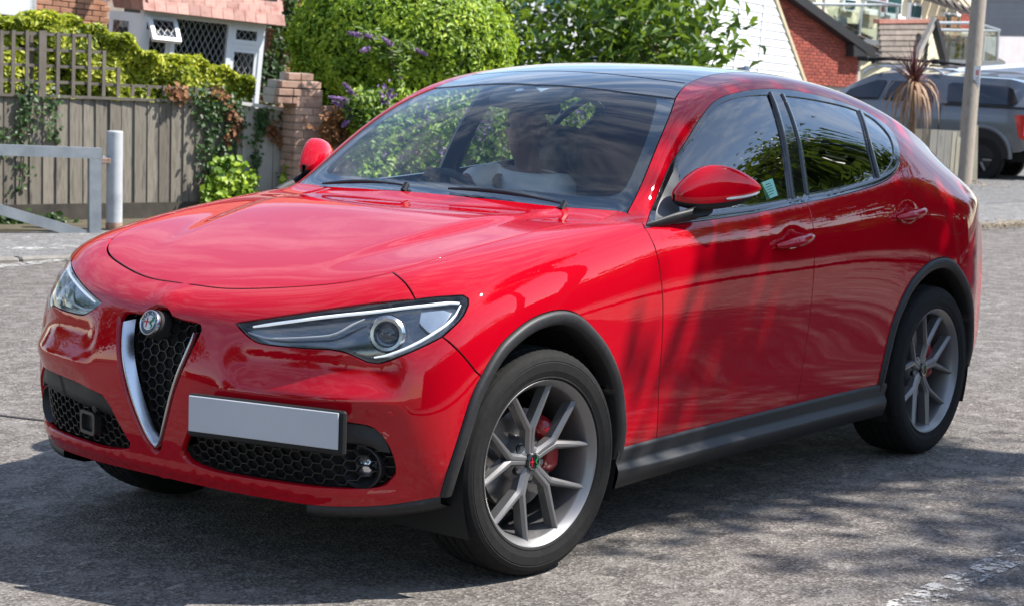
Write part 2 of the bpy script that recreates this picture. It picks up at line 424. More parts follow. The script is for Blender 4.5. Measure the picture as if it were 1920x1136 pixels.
def inset2d(poly, d, keep=None):
    P = np.array(poly); a = np.roll(P, 1, 0); b = np.roll(P, -1, 0)
    area = .5*np.sum(P[:, 0]*b[:, 1]-b[:, 0]*P[:, 1]); s = 1 if area > 0 else -1
    e1 = P-a; e2 = b-P; e1 /= np.maximum(np.linalg.norm(e1, axis=1), 1e-9)[:, None]; e2 /= np.maximum(np.linalg.norm(e2, axis=1), 1e-9)[:, None]
    n1 = np.stack([-e1[:, 1], e1[:, 0]], 1); n2 = np.stack([-e2[:, 1], e2[:, 0]], 1); n = n1+n2; l = np.maximum(np.linalg.norm(n, axis=1), .5)
    o = s*n/l[:, None]*d*np.minimum(2/np.maximum(l, .6), 1.6)[:, None]*.5*l[:, None].clip(.8, 2)
    if keep is not None: o[keep] = 0
    return P+o
def panel(name, outline, direction, mat, parent, spacing=.025, gap=.0034, off=0., flange=.014, holes=(), both=False, side=1, lift=None):
    """cut the piece inside `outline` (3-D points on the body) out of the body surface; edges are turned in.
    both=True joins the mirror image (outline runs along y=0 where the halves meet); side=-1 builds the mirrored piece only"""
    D = Vector(direction).normalized(); e1 = D.orthogonal().normalized(); e2 = D.cross(e1); E = np.array([e1, e2]); D_ = np.array(D)
    def dense(ol):
        out = []; n = len(ol)
        for k in range(n):
            a, b = np.array(ol[k], float), np.array(ol[(k+1) % n], float); m = max(1, int(np.linalg.norm((b-a)@E.T)/(spacing*1.3)))
            seg = [a+(b-a)*t/m for t in range(m)]
            if both and abs(a[1]) < .004 and abs(b[1]) < .004:            # centre line: stay on the body in the plane y = 0
                D0 = Vector((D.x, 0, D.z)).normalized()
                for t in range(1, m):
                    h = BVH.ray_cast(Vector((seg[t][0], 0.0003, seg[t][2]))+D0*2, -D0, 4)
                    if h[0] is not None: seg[t] = np.array((h[0].x, 0, h[0].z))
            out += seg
        return out
    outline = dense(outline); holes = [dense(h) for h in holes]
    def prep(ol, g):
        ol = [np.array(p, float) for p in ol]; keep = np.array([both and abs(p[1]) < .004 for p in ol])
        q = np.array(ol)@E.T; q = inset2d(q, g, None); return q, keep
    P, keep = prep(outline, gap)
    for k in np.where(keep)[0]: P[k] = (np.array(outline[k])*[1, 0, 1])@E.T
    HP = [prep(h, -gap)[0] for h in holes]
    lo, hi = P.min(0), P.max(0)
    gx, gy = np.meshgrid(np.arange(lo[0], hi[0], spacing), np.arange(lo[1], hi[1], spacing)); gy[:, ::2] += spacing*.5
    G = np.stack([gx.ravel(), gy.ravel()], 1); G = G[pip(G, inset2d(P, spacing*.45))]
    for h in HP: G = G[~pip(G, inset2d(h, -spacing*.45))]
    pts = [Vector(p) for p in P]; edges = [(i, (i+1) % len(P)) for i in range(len(P))]; loops = [list(range(len(P)))]
    for h in HP:
        b = len(pts); pts += [Vector(p) for p in h]; edges += [(b+i, b+(i+1) % len(h)) for i in range(len(h))]; loops.append(list(range(b, b+len(h))))
    nb = len(pts); pts += [Vector(p) for p in G]
    v2, ed, f2, ov, oe, of = delaunay_2d_cdt(pts, edges, [], 1, 1e-6)
    v2a = np.array([tuple(v) for v in v2])
    cen = np.array([(v2a[f[0]]+v2a[f[1]]+v2a[f[2]])/3 for f in f2]); ok = pip(cen, P)
    for h in HP: ok &= ~pip(cen, h)
    F = [tuple(f) for f, k in zip(f2, ok) if k]
    V = []; NN = []
    for q in v2a:
        o = q[0]*E[0]+q[1]*E[1]; h = BVH.ray_cast(Vector(o+D_*6), -D, 12)
        if h[0] is None or h[1].dot(D) < -.2 or abs(h[0].dot(D)) > 7: h = None
        if h: p = np.array(h[0]); n = surf(h[2], p)
        else:
            # just past an edge of the body: take the nearest body point on the ray's side
            t = np.array(o); best = min((BVH.find_nearest(Vector(t+D_*s)) for s in np.arange(-1.5, 2.6, .05)), key=lambda r: r[3]); p = np.array(best[0]); n = surf(best[2], p)
        V.append(p+n*(off if lift is None else lift(p))); NN.append(n)
    V = np.array(V); NN = np.array(NN)
    a, b, c = V[F[0][0]], V[F[0][1]], V[F[0][2]]
    if np.dot(np.cross(b-a, c-a), NN[F[0][0]]) < 0: F = [f[::-1] for f in F]
    # turned-in edge
    inv = {}
    for newi, ol in enumerate(ov):
        for k in ol: inv[k] = newi
    V = V.tolist(); NN = NN.tolist()
    nsurf = len(F); dark = []
    if flange:
        for lp in loops:
            ids = [inv[k] for k in lp]; m = len(ids); base = len(V); Vv = np.array([V[i] for i in ids]); Nv = np.array([NN[i] for i in ids])
            tang = np.roll(Vv, -1, 0)-np.roll(Vv, 1, 0); outw = np.cross(tang, Nv); outw /= np.maximum(np.linalg.norm(outw, axis=1), 1e-9)[:, None]
            area = np.cross(tang, Nv)
            cc = Vv.mean(0)
            q2 = np.array([v2a[i] for i in ids]); ar = .5*np.sum(q2[:, 0]*np.roll(q2[:, 1], -1)-np.roll(q2[:, 0], -1)*q2[:, 1])
            sgn = (1 if ar > 0 else -1)*(1 if lp is loops[0] else -1)*(1 if np.dot(np.cross(E[0], E[1]), D_) > 0 else -1)
            outw *= sgn
            for j in range(m): V.append((Vv[j]+outw[j]*.0012-Nv[j]*.0022).tolist()); NN.append(((outw[j]*.75+Nv[j]*.66)).tolist())
            for j in range(m): V.append((Vv[j]+outw[j]*.0012-Nv[j]*flange).tolist()); NN.append(outw[j].tolist())
            for j in range(m):
                j2 = (j+1) % m
                if both and lp is loops[0] and keep[lp[j]] and keep[lp[j2]]: continue
                for (A, B) in (((ids[j], ids[j2]), (base+j, base+j2)), ((base+j, base+j2), (base+m+j, base+m+j2))):
                    f = (A[0], B[0], B[1], A[1]); p0, p1, p2 = (np.array(V[k]) for k in f[:3])
                    if np.dot(np.cross(p1-p0, p2-p0), outw[j]) < 0: f = f[::-1]
                    F.append(f); dark.append(A[0] >= base)
    V = np.array(V); NN = np.array(NN)
    if both:
        z_ = np.abs(V[:, 1]) < .0025; V[z_, 1] = 0; NN[z_, 1] = 0; NN /= np.maximum(np.linalg.norm(NN, axis=1), 1e-9)[:, None]
    if side < 0: V = V*[1, -1, 1]; NN = NN*[1, -1, 1]; F = [f[::-1] for f in F]
    if both:
        b = len(V); F = F+[tuple(i+b for i in f[::-1]) for f in F]; V = np.concatenate([V, V*[1, -1, 1]]); NN = np.concatenate([NN, NN*[1, -1, 1]])
    o = mesh(name, V, F, mat, parent, normals=NN)
    if dark and mat is PAINT and flange < .02:
        o.data.materials.append(BLACK); mi = [0]*nsurf+[1 if d else 0 for d in dark]
        if both: mi = mi+mi
        o.data.polygons.foreach_set('material_index', mi)
    return o
def mirror_y(o, name=None, parent=None):
    """mirrored twin of a mesh object built in car space"""
    me = o.data.copy(); V = np.empty(len(me.vertices)*3); me.vertices.foreach_get('co', V); V = V.reshape(-1, 3)*[1, -1, 1]
    F = [tuple(p.vertices)[::-1] for p in me.polygons]; sm = me.polygons[0].use_smooth
    NN = np.empty(len(me.loops)*3) if False else None
    q = mesh(name or o.name.split('.')[0], V, F, me.materials[0], parent or o.parent, smooth=sm)
    if sm:
        bm = bmesh.new(); bm.from_mesh(q.data)
        for e in bm.edges:
            if len(e.link_faces) == 2 and e.calc_face_angle(0) > R(35): e.smooth = False
        bm.to_mesh(q.data); bm.free()
    bpy.data.meshes.remove(me); return q

car = empty('car', (0, 0, 0)); tag(car, 'glossy red sport utility car with black glass roof driving towards the camera', 'car')

# ---- outlines on the body (metres; x forward from the front axle, y to the car's left, z up)
hood_side = curve([(.693, 0, .906), (.682, .182, .909), (.621, .377, .927), (.54, .546, .953), (.437, .639, .985), (.277, .686, 1.02), (.087, .706, 1.052), (-.115, .722, 1.079), (-.339, .737, 1.102), (-.50, .748, 1.114), (-.575, .758, 1.125), (-.612, .756, 1.138)])
hood_rear = curve([(-.612, .756, 1.138), (-.585, .641, 1.14), (-.553, .504, 1.141), (-.53, .356, 1.145), (-.512, .2, 1.145), (-.505, 0, 1.145)])
k_corner = min(range(len(hood_side)), key=lambda k: np.linalg.norm(hood_side[k]-np.array((.437, .639, .985))))
hood_front = hood_side[:k_corner+1]; hood_flank = hood_side[k_corner:]
split_top = curve([(.437, .639, .985), (.477, .732, .959), (.498, .786, .92)])
split_low = curve([(.484, .885, .817), (.445, .921, .771), (.388, .942, .708)])
lamp_top_in = curve([(.498, .786, .92), (.562, .718, .91), (.653, .586, .883), (.726, .437, .849), (.773, .306, .82)])
lamp_low = curve([(.773, .306, .82), (.776, .345, .795), (.772, .388, .774), (.758, .435, .767), (.732, .555, .768), (.700, .630, .770), (.677, .677, .763), (.661, .705, .750), (.645, .731, .737), (.624, .757, .734), (.592, .802, .755), (.539, .849, .786), (.484, .885, .817)])
lamp_out = curve([(.484, .885, .817), (.424, .9, .861), (.393, .899, .888), (.375, .894, .907), (.366, .885, .922), (.374, .872, .931), (.411, .852, .931), (.478, .803, .924), (.498, .786, .92)])
def arch(x0, inner=0.):
    """outer edge of the arch cladding, from its front foot over the top to its rear foot"""
    q = [(.485, .33), (.476, .416), (.440, .544), (.392, .655), (.305, .757), (.224, .808), (.117, .847), (0, .861), (-.095, .848), (-.185, .803), (-.303, .712), (-.393, .590), (-.436, .448), (-.442, .374), (-.443, .322)]
    out = []
    for x, z in q:
        cx, cz = 0, .37; dx, dz = x-cx, z-cz; l = math.hypot(dx, dz)
        k = (l-inner)/l if z > .37 else 1
        xx = x-(math.copysign(inner, x) if z <= .37 else 0)
        out.append((x0+(dx*k if z > .37 else xx), .94, cz+dz*k if z > .37 else z))
    return out
def side_snap(p):
    h = BVH.ray_cast(Vector((p[0], 3, p[2])), Vector((0, -1, 0)), 4); return np.array(h[0]) if h[0] is not None else snap(p)[0]
def side_curve(pts): return [side_snap(p) for p in curve(pts, snap_to=False, step=.02)]
AF = side_curve(arch(0.)); AR = side_curve(arch(-2.826))
def cut(c, fn): return [p for p in c if fn(p)]
kf = min(range(len(AF)), key=lambda k: np.linalg.norm(AF[k]-split_low[-1]))
arch_bumper = AF[:kf+1][::-1]; arch_fender = AF[kf:]
gap_f = curve([(-.578, .89, 1.093), (-.583, .918, 1.053), (-.601, .932, .998), (-.633, .94, .85), (-.645, .937, .683), (-.648, .93, .515), (-.665, .914, .345)])
gap_b = curve([(-1.689, .897, 1.140), (-1.696, .916, 1.098), (-1.701, .929, 1.037), (-1.703, .94, .852), (-1.695, .921, .599), (-1.660, .912, .352)])
gap_r = curve([(-2.572, .855, 1.270), (-2.548, .885, 1.219), (-2.562, .907, 1.175), (-2.615, .917, 1.138), (-2.682, .926, 1.097), (-2.715, .936, 1.047), (-2.722, .945, .967), (-2.712, .949, .862)])
sill = lambda a, b: curve([(a, .915, .345 if a > -1 else .352), (b, .915, .345 if b > -1 else .352)])
belt_f = curve([(-1.689, .897, 1.140), (-1.449, .899, 1.124), (-1.25, .9, 1.113), (-.944, .899, 1.103), (-.578, .89, 1.093)])
belt_r = curve([(-2.572, .855, 1.270), (-2.48, .875, 1.228), (-2.347, .892, 1.2), (-2.18, .897, 1.178), (-1.889, .9, 1.152), (-1.689, .897, 1.140)])
kr = min(range(len(AR)), key=lambda k: np.linalg.norm(AR[k]-gap_r[-1]))
ks = min(range(len(AR)), key=lambda k: abs(AR[k][2]-.355)+(0 if AR[k][0] > -2.8 else 9))
kq = min(range(len(AR)), key=lambda k: np.linalg.norm(AR[k]-np.array((-3.22, .94, .62))))

# ---- painted panels
hood = panel('hood', chain(hood_side, hood_rear), (.15, 0, 1), PAINT, car, both=True, spacing=.022)
grille_half = [(0, .372), (.03, .40), (.075, .485), (.122, .60), (.158, .69), (.183, .762), (.190, .788), (.182, .803), (.165, .808), (.10, .812), (.062, .818), (.045, .832), (.02, .845), (0, .848)]
def front_pt(y, z):
    h = BVH.ray_cast(Vector((3, y, z)), Vector((-1, 0, 0)), 5); return np.array(h[0])
grille_edge = [front_pt(p[1], p[2]) for p in curve([(0, y, z) for y, z in grille_half], snap_to=False)]
intake_yz = [(.118, .395), (.135, .372), (.20, .360), (.287, .355), (.484, .355), (.651, .356), (.746, .360), (.79, .373), (.812, .403), (.812, .45), (.797, .50), (.76, .542), (.70, .556), (.60, .560), (.42, .553), (.26, .540), (.215, .528), (.19, .505)]
intake_edge = [front_pt(p[1], p[2]) for p in curve([(0, y, z) for y, z in intake_yz+intake_yz[:1]], snap_to=False)][:-1]
bump_bottom = curve([(.485, .90, .33), (.56, .84, .312), (.64, .74, .294), (.705, .60, .286), (.755, .4, .284), (.78, .2, .284), (.788, 0, .284)])
bumper = panel('front_bumper', chain(hood_front, split_top, lamp_top_in, lamp_low, split_low, arch_bumper, bump_bottom, [p for p in grille_edge]), (.75, .6, .25), PAINT, car, both=True, spacing=.018, holes=[intake_edge], flange=.03)
for s in (1, -1):
    panel('fender', chain(hood_flank, curve([(-.612, .756, 1.138), (-.622, .80, 1.128), (-.60, .86, 1.108), (-.578, .89, 1.093)]), gap_f, sill(-.665, -.443), arch_fender[::-1], split_low[::-1], lamp_out, split_top[::-1]), (0.05, .72, .6), PAINT, car, side=s, spacing=.02)
doors = {}
for s in (1, -1):
    doors['f', s] = panel('door', chain(gap_f, sill(-.665, -1.66), gap_b[::-1], belt_f), (0, 1, .18), PAINT, car, side=s, spacing=.02)
    doors['r', s] = panel('door', chain(gap_b, sill(-1.66, AR[ks][0]), AR[:1] if False else AR[ks:kr-1:-1] if ks > kr else AR[ks:kr+1], gap_r[::-1], belt_r), (0, 1, .18), PAINT, car, side=s, spacing=.02)
trim_out = curve([(-.584, .89, 1.093), (-.73, .822, 1.155), (-.89, .779, 1.283), (-1.03, .752, 1.366), (-1.183, .719, 1.454), (-1.336, .69, 1.52), (-1.528, .682, 1.553), (-1.79, .68, 1.566), (-2.059, .684, 1.551), (-2.34, .691, 1.516), (-2.566, .704, 1.47), (-2.668, .74, 1.415), (-2.655, .793, 1.359), (-2.60, .839, 1.296), (-2.572, .855, 1.270)])
ws_side = curve([(-.622, .785, 1.132), (-.78, .743, 1.25), (-.957, .689, 1.381), (-1.09, .641, 1.463), (-1.212, .585, 1.523)])
roof_side = curve([(-1.212, .585, 1.523), (-1.30, .553, 1.556), (-1.40, .530, 1.583), (-1.558, .515, 1.611), (-1.75, .515, 1.626), (-2.1, .518, 1.62), (-2.45, .522, 1.585), (-2.66, .525, 1.55)])
cpil = curve([(-2.66, .525, 1.55), (-2.90, .545, 1.485), (-3.10, .575, 1.41), (-3.30, .61, 1.30), (-3.46, .645, 1.20), (-3.52, .70, 1.135)])
quarter_rear = curve([(-3.52, .70, 1.135), (-3.49, .76, 1.10), (-3.43, .83, 1.05), (-3.44, .845, .98), (-3.42, .855, .90), (-3.36, .88, .80), (-3.235, .94, .63)])
kq = min(range(len(AR)), key=lambda k: np.linalg.norm(AR[k]-quarter_rear[-1]))
for s in (1, -1):
    panel('body_side', chain(ws_side, roof_side, cpil, quarter_rear, AR[kr:kq+1][::-1], gap_r[::-1], trim_out[::-1], curve([(-.584, .89, 1.093), (-.60, .85, 1.112), (-.622, .785, 1.132)])), (-.05, .75, .66), PAINT, car, side=s, spacing=.022)
# fuel flap groove: a thin dark joint round the flap, on the car's left flank
fuel = curve([(-2.86, .934, 1.06), (-2.90, .92, 1.115), (-2.99, .91, 1.125), (-3.065, .912, 1.105), (-3.085, .925, 1.05), (-3.078, .935, .98), (-3.03, .94, .957), (-2.95, .945, .957), (-2.885, .943, .985), (-2.86, .934, 1.06)])[:-1]
panel('fuel_flap_joint', fuel, (0, 1, .1), BLACK, car, spacing=.03, gap=0, off=.0006, flange=0, holes=[[snap(q)[0] for q in (np.array(fuel)-np.mean(fuel, 0))*.984+np.mean(fuel, 0)]])
# roof, tail
ws_top = curve([(-1.212, .585, 1.523), (-1.178, .45, 1.538), (-1.15, .30, 1.548), (-1.125, 0, 1.552)])
roof_rear = curve([(-2.66, .525, 1.55), (-2.67, .3, 1.58), (-2.67, 0, 1.585)])
roof = panel('roof_panel', chain(ws_top[::-1], roof_side, roof_rear), (0, 0, 1), BLACKGLOSS, car, both=True, spacing=.03)
panel('roof_joint', chain(curve([(-1.34, 0, 1.59), (-1.345, .3, 1.582), (-1.375, .52, 1.578)]), curve([(-1.381, .52, 1.58), (-1.351, .3, 1.583), (-1.346, 0, 1.592)])), (0, 0, 1), BLACK, car, both=True, spacing=.03, gap=0, off=.0008, flange=0)
tail_top = curve([(-2.66, .525, 1.55), (-2.90, .545, 1.485), (-2.98, .555, 1.455)])
rg_side = curve([(-2.98, .555, 1.455), (-3.10, .575, 1.41), (-3.30, .61, 1.30), (-3.42, .635, 1.225)])
rg_top = curve([(-2.98, .555, 1.455), (-3.03, .3, 1.475), (-3.04, 0, 1.48)])
rg_bot = curve([(-3.42, .635, 1.225), (-3.50, .3, 1.25), (-3.51, 0, 1.25)])
panel('spoiler', chain(roof_rear[::-1], tail_top, rg_top), (-.3, 0, 1), PAINT, car, both=True, spacing=.03, flange=.02)
panel('rear_window', chain(rg_top[::-1], rg_side, rg_bot), (-.5, 0, .9), GLASS_S, car, both=True, spacing=.04, off=-.004)
tl = curve([(-3.43, .83, 1.05), (-3.49, .76, 1.10), (-3.52, .70, 1.135), (-3.64, .60, 1.085), (-3.75, .40, 1.02), (-3.76, .40, .93), (-3.70, .62, .93), (-3.60, .74, .94), (-3.50, .81, .965), (-3.44, .842, .99)])
LAMP_RED = principled('tail_lamp_red', (.25, .004, .006), .08, coat=1.)
for s in (1, -1): panel('tail_light', tl, (-.8, .6, .15), LAMP_RED, car, side=s, spacing=.03)
tg_low = curve([(-3.78, .40, .72), (-3.80, 0, .72)])
panel('tailgate', chain(rg_bot[::-1], curve([(-3.42, .635, 1.225), (-3.46, .645, 1.20), (-3.52, .70, 1.135), (-3.64, .60, 1.085), (-3.75, .40, 1.02), (-3.76, .40, .93), (-3.78, .40, .72)]), tg_low), (-1, 0, .35), PAINT, car, both=True, spacing=.035)
rb_bot = curve([(-3.275, .90, .34), (-3.45, .83, .33), (-3.63, .74, .33), (-3.74, .5, .33), (-3.77, 0, .33)])
panel('rear_bumper', chain(tg_low[::-1], curve([(-3.78, .40, .72), (-3.76, .40, .93)]), curve([(-3.76, .40, .93), (-3.70, .62, .93), (-3.60, .74, .94), (-3.50, .81, .965), (-3.44, .842, .99), (-3.42, .855, .90), (-3.36, .88, .80), (-3.235, .94, .63)]), AR[kq:], rb_bot), (-.75, .66, 0), PAINT, car, both=True, spacing=.035)
# ---- glass
G_F = [(-.903, .817, 1.22), (-.933, .785, 1.286), (-1.095, .748, 1.391), (-1.268, .714, 1.478), (-1.385, .70, 1.516), (-1.539, .697, 1.537), (-1.717, .698, 1.545)]
glass_f = chain(curve(G_F), curve([(-1.717, .698, 1.545), (-1.69, .742, 1.48), (-1.646, .814, 1.336), (-1.606, .874, 1.159)]), curve([(-1.606, .874, 1.157), (-1.375, .873, 1.144), (-1.096, .872, 1.131), (-.835, .869, 1.121)]), curve([(-.835, .869, 1.121), (-.903, .817, 1.22)]))
glass_r = chain(curve([(-1.827, .70, 1.541), (-2.045, .703, 1.529), (-2.316, .704, 1.503), (-2.444, .707, 1.484)]), curve([(-2.444, .707, 1.484), (-2.35, .80, 1.372), (-2.304, .878, 1.213)]), curve([(-2.304, .878, 1.213), (-2.024, .876, 1.189), (-1.745, .875, 1.168)]), curve([(-1.745, .875, 1.168), (-1.785, .806, 1.36), (-1.827, .70, 1.541)]))
glass_q = chain(curve([(-2.491, .71, 1.475), (-2.575, .728, 1.440), (-2.606, .775, 1.388), (-2.565, .825, 1.323), (-2.486, .855, 1.27), (-2.355, .878, 1.222)]), curve([(-2.355, .878, 1.222), (-2.395, .80, 1.372), (-2.491, .71, 1.475)]))
sail = chain(curve([(-.835, .869, 1.121), (-.903, .817, 1.22), (-.933, .785, 1.286)]), curve([(-.925, .783, 1.292), (-.80, .815, 1.20), (-.67, .865, 1.115)]), curve([(-.67, .87, 1.112), (-.835, .872, 1.118)]))
TRIM_IN = principled('trim_edge', (.012, .012, .013), .16, .0, coat=.5)
for s in (1, -1):
    panel('window_trim', chain(trim_out, belt_r, belt_f), (0, .82, .55), BLACKGLOSS, car, side=s, spacing=.03, gap=.001, off=.0015, flange=.01, holes=[glass_f, glass_r, glass_q])
    panel('window', glass_f, (0, .82, .55), GLASS_F if s > 0 else GLASS_R, doors['f', s], side=s, spacing=.05, gap=-.002, off=-.004, flange=0)
    panel('window', glass_r, (0, .82, .55), GLASS_S if s > 0 else GLASS_F, doors['r', s], side=s, spacing=.05, gap=-.002, off=-.004, flange=0)
    panel('quarter_window', glass_q, (0, .82, .55), GLASS_S if s > 0 else GLASS_F, car, side=s, spacing=.05, gap=-.002, off=-.004, flange=0)
    panel('mirror_mount', sail, (0, .82, .55), principled('grey_mount', (.085, .085, .088), .5), doors['f', s], side=s, spacing=.04, off=.003, flange=.008)
    # bright strip and dark seal along the foot of the windows, door pillar strips
    for a, b, dx in ((-.70, -1.68, 0), (-1.71, -2.56, 0)):
        pts = [p for p in chain(belt_f[::-1], belt_r[::-1]) if b <= p[0] <= a]
        V = []; F = []
        for k, p in enumerate(pts):
            q, n = snap(p+np.array((0, -.006, .012))); up = np.array((0, -.35, .94))
            for w, h in ((-.013, .002), (-.009, .007), (.004, .008), (.010, .003)): V.append(q+up*w+n*h)
        for k in range(len(pts)-1):
            for j in range(3): F.append((k*4+j, k*4+j+1, k*4+j+5, k*4+j+4))
        o = mesh('belt_strip', np.array(V)*[1, s, 1], F if s > 0 else [f[::-1] for f in F], TRIM_IN, car, smooth=True)
    for a, b, c in (((-1.728, .692, 1.552), (-1.66, .814, 1.338), (-1.62, .884, 1.158)), ((-1.815, .697, 1.546), (-1.775, .806, 1.36), (-1.733, .882, 1.165)), ((-2.462, .705, 1.482), (-2.372, .80, 1.372), (-2.328, .882, 1.216))):
        pts = curve([a, b, c], step=.05); V = []; F = []
        for p in pts:
            q, n = snap(p)
            for w, h in ((-.013, .001), (-.010, .007), (.010, .007), (.013, .001)): V.append(q+np.array((w, 0, 0))+n*h)
        for k in range(len(pts)-1):
            for j in range(3): F.append((k*4+j, k*4+j+1, k*4+j+5, k*4+j+4))
        mesh('pillar_strip', np.array(V)*[1, s, 1], F if s < 0 else [f[::-1] for f in F], TRIM_IN, car, smooth=True)
ws_out = chain(ws_top[::-1], ws_side[::-1], curve([(-.622, .785, 1.132), (-.61, .75, 1.14)]), hood_rear)
windscreen = panel('windscreen', ws_out, (.5, 0, .86), GLASS_W, car, both=True, spacing=.04, gap=.003, off=-.004, flange=.004)
ins = chain(curve([(-1.175, 0, 1.533), (-1.20, .30, 1.527), (-1.215, .42, 1.518), (-1.20, .50, 1.505), (-1.165, .535, 1.487)]), curve([(-1.14, .55, 1.475), (-.957, .635, 1.385), (-.78, .69, 1.255), (-.715, .70, 1.208), (-.685, .68, 1.187), (-.665, .62, 1.175)]), curve([(-.66, .60, 1.175), (-.625, .40, 1.18), (-.60, .2, 1.18), (-.595, 0, 1.18)]))
panel('windscreen_border', chain(ws_top[::-1], ws_side[::-1], curve([(-.622, .785, 1.132), (-.61, .75, 1.14)]), hood_rear, ins[::-1]), (.5, 0, .86), BLACKGLOSS, windscreen, both=True, spacing=.04, gap=.002, off=-.007, flange=0)
pod = chain(curve([(-1.16, 0, 1.53), (-1.17, .15, 1.53), (-1.175, .17, 1.52)]), curve([(-1.15, .175, 1.515), (-1.04, .145, 1.46), (-1.015, .09, 1.45), (-1.005, 0, 1.449)]))
panel('sensor_pod', pod, (.5, 0, .86), BLACK, windscreen, both=True, spacing=.04, gap=0, off=-.010, flange=.03)
ARM = principled('wiper_black', (.012, .012, .013), .4)
for y0, y1 in ((-.60, -.14), (.06, .56)):
    m = MB(); pts = []
    for t in np.linspace(0, 1, 9):
        y = y0+(y1-y0)*t; x = -.585-.012*math.sin(math.pi*t)
        q, n = snap((x+.045*(1-(abs(y)/.75)**2), y, 1.16)); pts.append(Vector(q+n*(.008+.006*math.sin(math.pi*t))))
    m.tube(pts, [.004+.004*math.sin(math.pi*min(1, t*1.3)) for t in np.linspace(0, 1, 9)], 8)
    m.tube([pts[-1]+Vector((.02, 0, -.02)), pts[-1]+Vector((0, 0, .006))], .012, 8)
    m.build('wiper', ARM, car, True)

# ---- headlights
DRL = principled('running_light', (.85, .87, .9), .25, emit=((.92, .96, 1.), .25))
HOUSE = principled('lamp_housing', (.15, .16, .175), .16, .75, coat=.6)
CLEARP = principled('lamp_reflector', (.62, .64, .66), .22, .85)
GREYP = principled('lamp_grey_strip', (.45, .45, .46), .4)
lampo = chain(lamp_low, lamp_out, lamp_top_in)
def band(name, pts, w, depth, mat, parent, s, tall=.006, updir=(0, 0, 1)):
    """flat bar following body points, `depth` below the surface"""
    V = []; F = []; P = curve(pts, step=.02); m = len(P)
    for k, p in enumerate(P):
        q, n = snap(p); t = P[min(k+1, m-1)]-P[max(k-1, 0)]; t = t/np.linalg.norm(t); b = np.cross(n, t); b /= np.linalg.norm(b)
        ww = w*(.55+.45*min(1, k/2, (m-1-k)/2))
        for a, h in ((-.5, -tall), (-.38, 0), (.38, 0), (.5, -tall)): V.append(q+b*ww*a+n*(h-depth))
    for k in range(m-1):
        for j in range(3): F.append((k*4+j, k*4+4+j, k*4+5+j, k*4+1+j))
    V = np.array(V)*[1, s, 1]
    if s < 0: F = [f[::-1] for f in F]
    return mesh(name, V, F, mat, parent, smooth=True)
for s in (1, -1):
    lens = panel('headlight', lampo, (.7, .68, .2), LENS, car, side=s, spacing=.03, gap=.003, off=-.001, flange=.006)
    panel('housing', lampo, (.7, .68, .2), HOUSE, lens, side=s, spacing=.03, gap=.004, off=-.042, flange=0)
    V = []; F = []; m = len(lampo)
    for p in lampo:
        q, n = snap(p); cen = np.mean(lampo, 0); inn = cen-q; inn /= np.linalg.norm(inn)
        V += [q-n*.003+inn*.0035, q-n*.004+inn*.008, q-n*.045+inn*.010]
    for k in range(m):
        k2 = (k+1) % m
        for j in range(2): F.append((k*3+j, k*3+j+1, k2*3+j+1, k2*3+j))
    mesh('bezel', np.array(V)*[1, s, 1], F, principled('lamp_bezel', (.01, .01, .011), .35), lens, smooth=True)
    band('light_strip', [(.757, .362, .816), (.733, .43, .832), (.700, .507, .848), (.643, .622, .872), (.58, .715, .888), (.485, .808, .905), (.415, .858, .913), (.392, .874, .912)], .0088, .010, DRL, lens, s)
    band('light_strip', [(.392, .880, .907), (.42, .886, .882), (.46, .879, .853), (.517, .849, .816), (.572, .813, .783), (.612, .770, .757), (.632, .745, .750)], .0082, .010, DRL, lens, s)
    band('trim_strip', [(.770, .350, .800), (.765, .398, .791), (.755, .444, .790), (.729, .529, .800), (.69, .612, .812), (.666, .644, .829), (.645, .664, .848), (.617, .69, .866)], .008, .014, GREYP, lens, s)
    panel('reflector', chain(curve([(.50, .815, .892), (.44, .853, .895)]), curve([(.425, .872, .888), (.45, .872, .862), (.495, .855, .835)]), curve([(.50, .85, .833), (.515, .82, .865), (.50, .815, .892)])), (.7, .68, .2), CLEARP, lens, side=s, spacing=.02, off=-.022, flange=.015, gap=0)
    c, n = snap((.592, .762, .831)); c = c-n*.030; ax = Vector((.86, .46, .10)).normalized()
    Mx = ax.to_track_quat('Z', 'Y').to_matrix().to_4x4(); Mx.translation = Vector(c)
    if s < 0: Mx = Matrix.Scale(-1, 4, (0, 1, 0)) @ Mx
    MB().lathe([(.033, -.03), (.035, .004), (.040, .013), (.049, .014), (.057, .005), (.059, -.02)], 40, Mx).build('projector_ring', CHROME, lens, True)
    MB().lathe([(.001, .010), (.012, .009), (.022, .004), (.030, -.004), (.036, -.016)], 32, Mx).build('projector_lens', principled('projector_glass', (.010, .011, .014), .03, coat=1.), lens, True)

